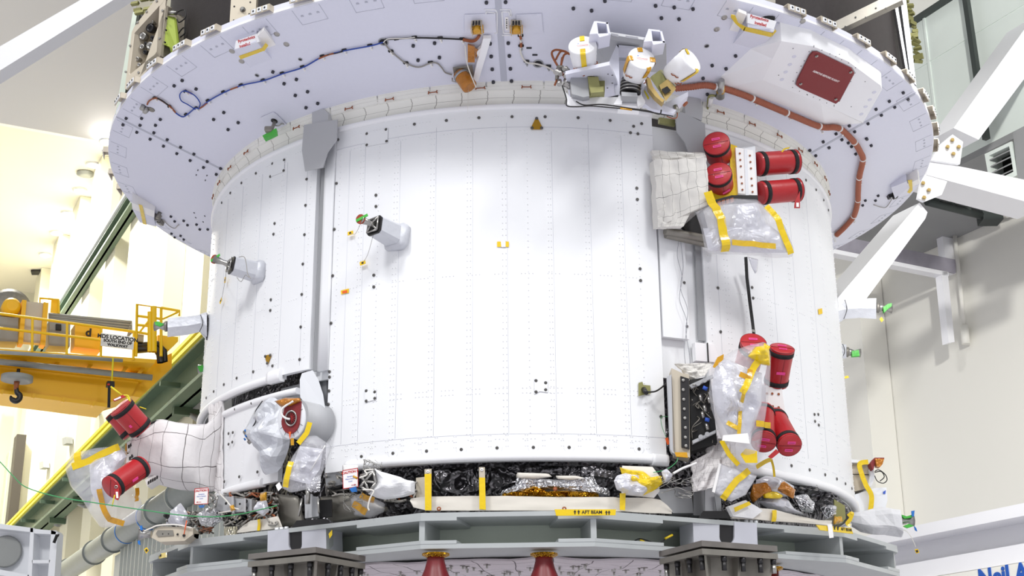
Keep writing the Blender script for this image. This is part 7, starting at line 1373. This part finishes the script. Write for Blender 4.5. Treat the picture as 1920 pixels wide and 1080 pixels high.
one('cable_loop', 'cable_black', lambda m: (m.tube(smooth_path([hy(x, y, -.42) for x, y in ((1640, 884), (1648, 881), (1660, 890), (1663, 900), (1656, 906), (1645, 902), (1640, 892))]), .003, 6), m.tube(smooth_path([hy(x, y, -.41) for x, y in ((1640, 886), (1652, 884), (1658, 894), (1650, 902))]), .003, 6)), T)
T = thing('wrapped_thruster', hy(1650, 1000, -.6), 'thruster wrapped in white film pointing right beside the cylinder bottom', 'thruster')
nq = V((.1, -1, -.1)).normalized(); pq = hy(1640, 980, -.75)
one('white_wrap', 'white_cloth', lambda m: m.loft([[p+V((nz(p, 8), nz(p, 8, 1), nz(p, 8, 2)))*.035 for p in oval(x, a, b, -.6, .09, 14, .45)] for x, a, b in ((1598, 962, 990), (1602, 960, 992), (1615, 959, 996), (1630, 959, 996), (1642, 958, 997), (1655, 958, 998), (1668, 958, 1000), (1682, 959, 1002), (1685, 959, 1002))], sm=False), T)
one('nozzle', 'steel', lambda m: m.tube([hy(1684, 976, -.6), hy(1695, 976, -.6), hy(1702, 976, -.6), hy(1713, 976, -.6)], [.03, .024, .016, .034], 18), T)
one('green_tape', 'green_tape', lambda m: (ry(m, [(1688, 964), (1700, 968), (1714, 964), (1710, 970), (1696, 972)], -.64, .02), ry(m, [(1694, 986), (1704, 982), (1714, 986), (1702, 990)], -.64, .02)), T)
one('blue_tape', 'blue_tape', lambda m: (ry(m, [(1709, 958), (1715, 957), (1714, 968), (1710, 968)], -.65, .01), ry(m, [(1714, 986), (1718, 990), (1720, 996), (1716, 994)], -.65, .01)), T)
one('tag_wire', 'white_wire', lambda m: m.tube(smooth_path([hy(x, y, -.62) for x, y in ((1686, 994), (1698, 995), (1708, 1006), (1717, 1026))]), .002, 5), T); g = one('tag', 'yellow_tag', lambda m: ry(m, [(1715, 1030), (1721, 1029), (1724, 1036), (1718, 1038)], -.63, .003), T); one('tag_code', 'ink', lambda m: ry(m, [(1717, 1032), (1721, 1031), (1722, 1035), (1719, 1036)], -.633, .003), g)
# ================================================================ SUPPORT RING (AFT BEAM)
ZF = 2.70
AFT = thing('support_ring', V((0, 0, 2.45)), 'grey-green polygonal support ring beneath the spacecraft', 'support ring')
CA = []
for k in range(6):
    c = -2+60*k if k not in (1, 5) else (-2+58*k if k == 1 else -60-0)
    CA += [c-10.2, c+10.2]
CA[2], CA[3], CA[10], CA[11] = 45.5, 64.0, -67.0, -49.9
def poly(r, z): return [pol(a*D, r if (i < 4 or i > 9) else r-.33, z) for i, a in enumerate(CA)]
def lobes(r, z, extra):
    P = []
    for i, a in enumerate(CA):
        nxt = CA[(i+1) % 12]+(360 if i == 11 else 0); short = (i % 2 == 0)
        rc = r*1.0
        P.append(pol(a*D, rc, z))
    return P
def flange(m, z, t, ro, ri):
    A = poly(ro, z); B = poly(ri, z); n = 12
    for i in range(n): j = (i+1) % n; m.prism([A[i], A[j], B[j], B[i]], (0, 0, -t))
one('top_flange', 'flange_paint', lambda m: flange(m, ZF, .022, 2.31, 1.7), AFT)
one('bottom_flange', 'flange_paint', lambda m: flange(m, ZF-.127-.02, .022, 2.31, 1.87), AFT)
one('web', 'teal_paint', lambda m: flange(m, ZF-.022, .125, 2.02, 1.99), AFT)
for i, a in enumerate(CA):
    if i > 3 and i < 10: continue
    one('stiffener', 'flange_paint', lambda m: (m.prism([pol(a*D-.006, 2.0, ZF-.022), pol(a*D-.006, 2.29, ZF-.022), pol(a*D+.006, 2.29, ZF-.022), pol(a*D+.006, 2.0, ZF-.022)], (0, 0, -.125))), AFT)
# doubler plates at corners (the stepped lobes)
for i in range(0, 12, 2):
    if 3 < i < 10: continue
    a, b = CA[i], CA[i+1]; z = ZF+.001
    for zz_, nm_ in ((ZF-.022, 'corner_doubler'), (ZF-.147, 'corner_doubler')):
        for c, s in ((a, -1), (b, 1)):
            def db(m):
                o1 = pol(c*D, 2.312, zz_); 
                # directions along the two adjoining sides
                nb = pol((c+s*30)*D, 2.31, zz_); 
                side_l = (pol((CA[(i-1) % 12] if s < 0 else CA[(i+2) % 12])*D, 2.312, zz_)-o1).normalized(); side_s = (pol((b if s < 0 else a)*D, 2.312, zz_)-o1).normalized()
                inn = -pol(c*D, 1, 0)*.26
                pA = o1+side_l*.38; pB = o1+side_s*.17
                m.prism([pA, o1, pB, pB+inn, pA+inn], (0, 0, -.016 if zz_ > ZF-.1 else .016))
            one(nm_, 'flange_paint', db, AFT)
# slotted mounting blocks
def block(L, slot, side, label):
    Y = hz(L[0][0], L[0][1], ZF-.01).y
    n = (hz(*L[0], ZF-.005)-hz(*L[1], ZF-.005)); n = V((n.y, -n.x, 0)).normalized()
    if n.y > 0: n = -n
    p0 = hz(*L[0], ZF-.005); P = lambda x, y, d=0: hp(x, y, p0-n*d, n)
    T = thing('mounting_block', P(*L[3]), label, 'mounting block')
    A = [P(*q) for q in L[:1]]; x0, x1 = slot[0], slot[1]; yb = slot[2]
    top = lambda x: L[0][1]+(L[1][1]-L[0][1])*(x-L[0][0])/(L[1][0]-L[0][0])
    cx = (x0+x1)/2; r = (x1-x0)/2
    arc = [(cx-r*math.cos(t*math.pi/10), yb-r+r*math.sin(t*math.pi/10)) for t in range(11)]
    pts = [L[0], (x0, top(x0))]+arc+[(x1, top(x1)), L[1], L[2], L[3]]
    lo = pts[:2]+arc+pts[-4:]
    # split into convex-ish pieces: left, right, bottom
    def f(m):
        d = -n*.14
        m.prism([P(*L[0]), P(x0, top(x0)), P(x0, yb-r), P(x0, L[3][1]+(L[2][1]-L[3][1])*(x0-L[3][0])/(L[2][0]-L[3][0])), P(*L[3])], d)
        m.prism([P(x1, top(x1)), P(*L[1]), P(*L[2]), P(x1, L[3][1]+(L[2][1]-L[3][1])*(x1-L[3][0])/(L[2][0]-L[3][0])), P(x1, yb-r)], d)
        bx = [(x0+(x1-x0)*k/10, L[3][1]+(L[2][1]-L[3][1])*((x0+(x1-x0)*k/10)-L[3][0])/(L[2][0]-L[3][0])) for k in range(11)]
        for k in range(10): m.prism([P(*arc[k]), P(*arc[k+1]), P(arc[k+1][0], bx[k+1][1]), P(arc[k][0], bx[k][1])], d)
    one('slotted_body', 'block_alu', f, T)
    one('slot_shade', 'dark_metal', lambda m: m.prism([P(x0-1, top(x0)-1, .012), P(x1+1, top(x1)-1, .012), P(x1+1, yb, .012), P(x0-1, yb, .012)], -n*.01), T)  # dark sheet set in the slot to stand for the shade of its cavity
    for k in range(3):
        for cxx in (x0-22+k*9, x1+22+k*9): one('bolt_head', 'cabinet_white', lambda m: m.at(Matrix.Translation(P(cxx, top(cxx)-1, .05))).lathe([(.011, -.01), (.011, .01)], 6), T)
    return T, P
T1, P1 = block([(502, 996), (611, 985), (612, 1038), (501, 1046)], (541, 566, 1034), 1, 'slotted pale aluminium block on the left part of the support ring')
one('tape_patch', 'tape', lambda m: m.prism([P1(616, 1001, -.001), P1(623, 993, -.001), P1(623, 1003, -.001), P1(618, 1010, -.001)], V((0, -.002, 0))), T1)
one('side_plate', 'flange_paint', lambda m: m.prism([P1(611, 985), P1(625, 991, .06), P1(625, 1036, .06), P1(612, 1038)], V((.002, .08, 0))), T1)
T2, P2 = block([(1299, 974), (1419, 981), (1421, 1030), (1301, 1025)], (1349, 1377, 1021), 1, 'slotted pale aluminium block on the right part of the support ring')
# pads
def pad(L, label, cn):
    z = 2.505; T = thing('jacking_pad', hz(*L[0], z)-V((0, 0, .2)), label, 'support pad')
    A = [hz(x, y, z) for x, y in L[:3]]; A.append(A[1]+A[2]-A[0]); A = [A[0], A[1], A[3], A[2]]
    one('upper_plate', 'plate_steel', lambda m: m.prism(A, (0, 0, .026)), T)
    B = [a+(A[0]-sum(A, V())/4)*.0-V((0, 0, .036)) for a in A]
    one('lower_plate', 'dull_steel', lambda m: m.prism([b for b in B], (0, 0, .026)), T)
    c = sum(A, V())/4
    for s, t in ((.06, .12), (.06, .4), (.06, .68), (.06, .94), (.3, .04), (.55, .04), (.78, .04), (.96, .04), (.3, .3), (.6, .3)):
        p = A[0].lerp(A[1], t)+(A[3]-A[0])*s-V((0, 0, .036))
        b = one('bolt', 'dark_metal', lambda m: (m.at(Matrix.Translation(p-V((0, 0, .012)))).lathe([(.014, -.012), (.014, .012)], 6)), T)
        one('nut', 'steel' if (s+t)*50 % 2 < 1 else 'dark_metal', lambda m: m.at(Matrix.Translation(p-V((0, 0, .045)))).lathe([(.012, -.02), (.012, .02)], 10), b)
    one('pedestal', 'dull_steel', lambda m: (m.prism([c.lerp(a, .62)-V((0, 0, .03)) for a in A], (0, 0, -2.44)), [m.prism([c.lerp(A[k], .6)-V((0, 0, .03)), c.lerp(A[k], .9)-V((0, 0, .03)), c.lerp(A[k], .6)-V((0, 0, .4))], V((.012, .012, 0))) for k in range(4)], [m.prism([c.lerp((A[k]+A[(k+1) % 4])/2, .6)-V((0, 0, .03)), c.lerp((A[k]+A[(k+1) % 4])/2, .9)-V((0, 0, .03)), c.lerp((A[k]+A[(k+1) % 4])/2, .6)-V((0, 0, .4))], V((.012, .012, 0))) for k in range(4)]), T)
pad([(592, 1036), (465, 1049), (685, 1053)], 'steel jacking pad with bolts under the left slotted block', 0)
pad([(1316, 1024), (1236, 1044), (1458, 1034)], 'steel jacking pad with bolts under the right slotted block', 1)
# underside
UB = thing('underside_blanket', V((0, 0, 2.5)), 'pale quilted blanket covering the underside inside the support ring', 'blanket')
one('quilt', 'underside_cloth', lambda m: m.shell(lambda u, v: pol((-130+260*u)*D, .4+1.56*v, 2.515+.02*nz((u*40, v*9, 3))), 120, 30, (0, 0, .01)), UB)
random.seed(11)
stm = localmesh('stud', lambda m: (m.lathe([(.0055, -.02), (.0055, 0)], 8), m.box((0, 0, -.004), (.036, .010, .003))), 'steel')
n_ = 0
while n_ < 70:
    x = random.uniform(660, 1600); y = random.uniform(1040, 1078)
    p = hz(x, y, 2.515)
    if p.length > 0 and math.hypot(p.x, p.y) < 1.85: inst(stm, Matrix.Translation(p)@Matrix.Rotation(random.uniform(0, 3), 4, 'Z'), 'stud', UB); n_ += 1
for x, w, l in ((817, 15, 'red engine cover cone under the support ring, left of centre'), (1020, 15, 'red engine cover cone under the middle of the support ring'), (1444, 13, 'red engine cover stub beside the right jacking pad')):
    p = hz(x, 1040 if x < 1400 else 1066, 2.51)
    T = thing('engine_cover', p-V((0, 0, .5)), l, 'engine cover')
    s = 15/2600*6.9/.95
    one('cone', 'red_dark', lambda m: m.at(Matrix.Translation(p)).lathe([(s, .0), (s, -.03), (s*1.25, -.07), (s*2.6, -.2), (s*3.4, -.34), (s*3.6, -.5)] if x < 1400 else [(s, 0), (s, -.2)], 32), T)
    one('gold_collar', 'foil_gold', lambda m: m.at(Matrix.Translation(p)).lathe([(s*1.55, .005), (s*1.55, -.004), (s, -.014)], 28), T)
def tapeon(name, pts, body, label, ang=True):
    L = [hz(x, y, ZF-.002) for x, y in pts]
    o = one(name, 'tape', lambda m: ribbon(m, [p-V((0, 0, .012)) for p in L], .030, lambda p: pol(az(p), 1, 0)-V((0, 0, .0)), .002)); tag(o, label, 'tape label')
    return o, L
# labels on the support ring
def beamtape(x0, x1, R, label, txt, size, ext_=()):
    pts = [hc(x, y, R) for x, y in ext_]
    rad = lambda p: V((p.x, p.y, 0)).normalized()
    o = one('beam_label', 'tape', lambda m: ribbon(m, pts, .028, rad, .0015)); tag(o, label, 'label')
    mid = pts[len(pts)//2]+rad(pts[len(pts)//2])*.0026
    d = (pts[-1]-pts[0]).normalized(); return o, mid, d, rad(mid)
q = hz(1085, 962, 2.69); Rq = math.hypot(q.x, q.y)+.006
def flat(L, R_at, label, txt, sz, tc):
    p0 = hz(*R_at, 2.69); rr = V((p0.x, p0.y, 0)).normalized(); p0 = p0+rr*.012
    o = one('beam_label', 'tape', lambda m: m.prism([hp(x, y, p0, rr) for x, y in L], -rr*.006)); tag(o, label, 'label')
    xd = hp(*tc[1], p0, rr)-hp(*tc[0], p0, rr); c = hp(*tc[2], p0+rr*.001, rr)
    text('lettering', txt, sz, frame(c, rr, xd), 'ink', o, .0004, bold=.0004)
    return o, p0, rr, xd
def arrows(o, p0, rr, L, up):
    one('arrow_marks', 'ink', lambda m: [(m.prism([hp(a, b, p0+rr*.001, rr) for a, b in ((x-2.5, y), (x, y-4), (x+2.5, y))], rr*.0006), m.prism([hp(a, b, p0+rr*.001, rr) for a, b in ((x-1, y), (x+1, y), (x+1, y+4), (x-1, y+4))], rr*.0006)) for x, y in L], o)
o, p0, rr, xd = flat([(1040, 955), (1155, 955), (1154, 966), (1043, 967)], (1097, 960), 'yellow tape label reading AFT BEAM at the middle of the support ring', 'AFT BEAM', .0215, ((1040, 960), (1155, 960), (1110, 960.5)))
arrows(o, p0, rr, ((1078, 960), (1085, 960), (1137, 961), (1142, 961)), 1)
o, p0, rr, xd = flat([(1531, 984), (1596, 990), (1600, 1001), (1538, 994)], (1565, 990), 'yellow tape label reading AFT BEAM at the right end of the support ring', 'AFT BEAM', .0205, ((1540, 988), (1596, 994), (1587, 993)))
arrows(o, p0, rr, ((1565, 989), (1571, 990)), 1)
one('white_patch', 'paper', lambda m: m.prism([hp(x, y, p0+rr*.003, rr) for x, y in ((1551, 983), (1560, 983), (1563, 1008), (1555, 1009))], rr*.001), o)
o, p0, rr, xd = flat([(290, 1039), (311, 1036), (311, 1045), (291, 1049)], (300, 1040), 'small yellow label with digits at the left end of the support ring', '45011', .018, ((290, 1043), (311, 1040), (301, 1042)))
o = one('tape_patch', 'tape', lambda m: m.prism([hz(x, y, 2.70)+V((0, -.02, .002)) for x, y in ((366, 1003), (375, 1003), (373, 1014), (365, 1014))], (0, -.002, 0))); tag(o, 'small yellow tape patch over the flange left of the left slotted block', 'tape')
T = thing('loose_cable', hz(1230, 1015, 2.57), 'thin dark cable with yellow tags lying inside the support ring, right of centre', 'cable')
one('cable', 'cable_black', lambda m: m.tube(smooth_path([hc(x, y, 2.15) for x, y in ((1190, 1014), (1200, 1010), (1215, 1014), (1232, 1019), (1246, 1012), (1258, 1004))]), .003, 6), T)
one('yellow_tags', 'tape', lambda m: (m.tube([hc(1200, 1013, 2.16), hc(1208, 1016, 2.16)], .006, 6), m.tube([hc(1247, 1010, 2.16), hc(1261, 1003, 2.16)], .006, 6)), T)
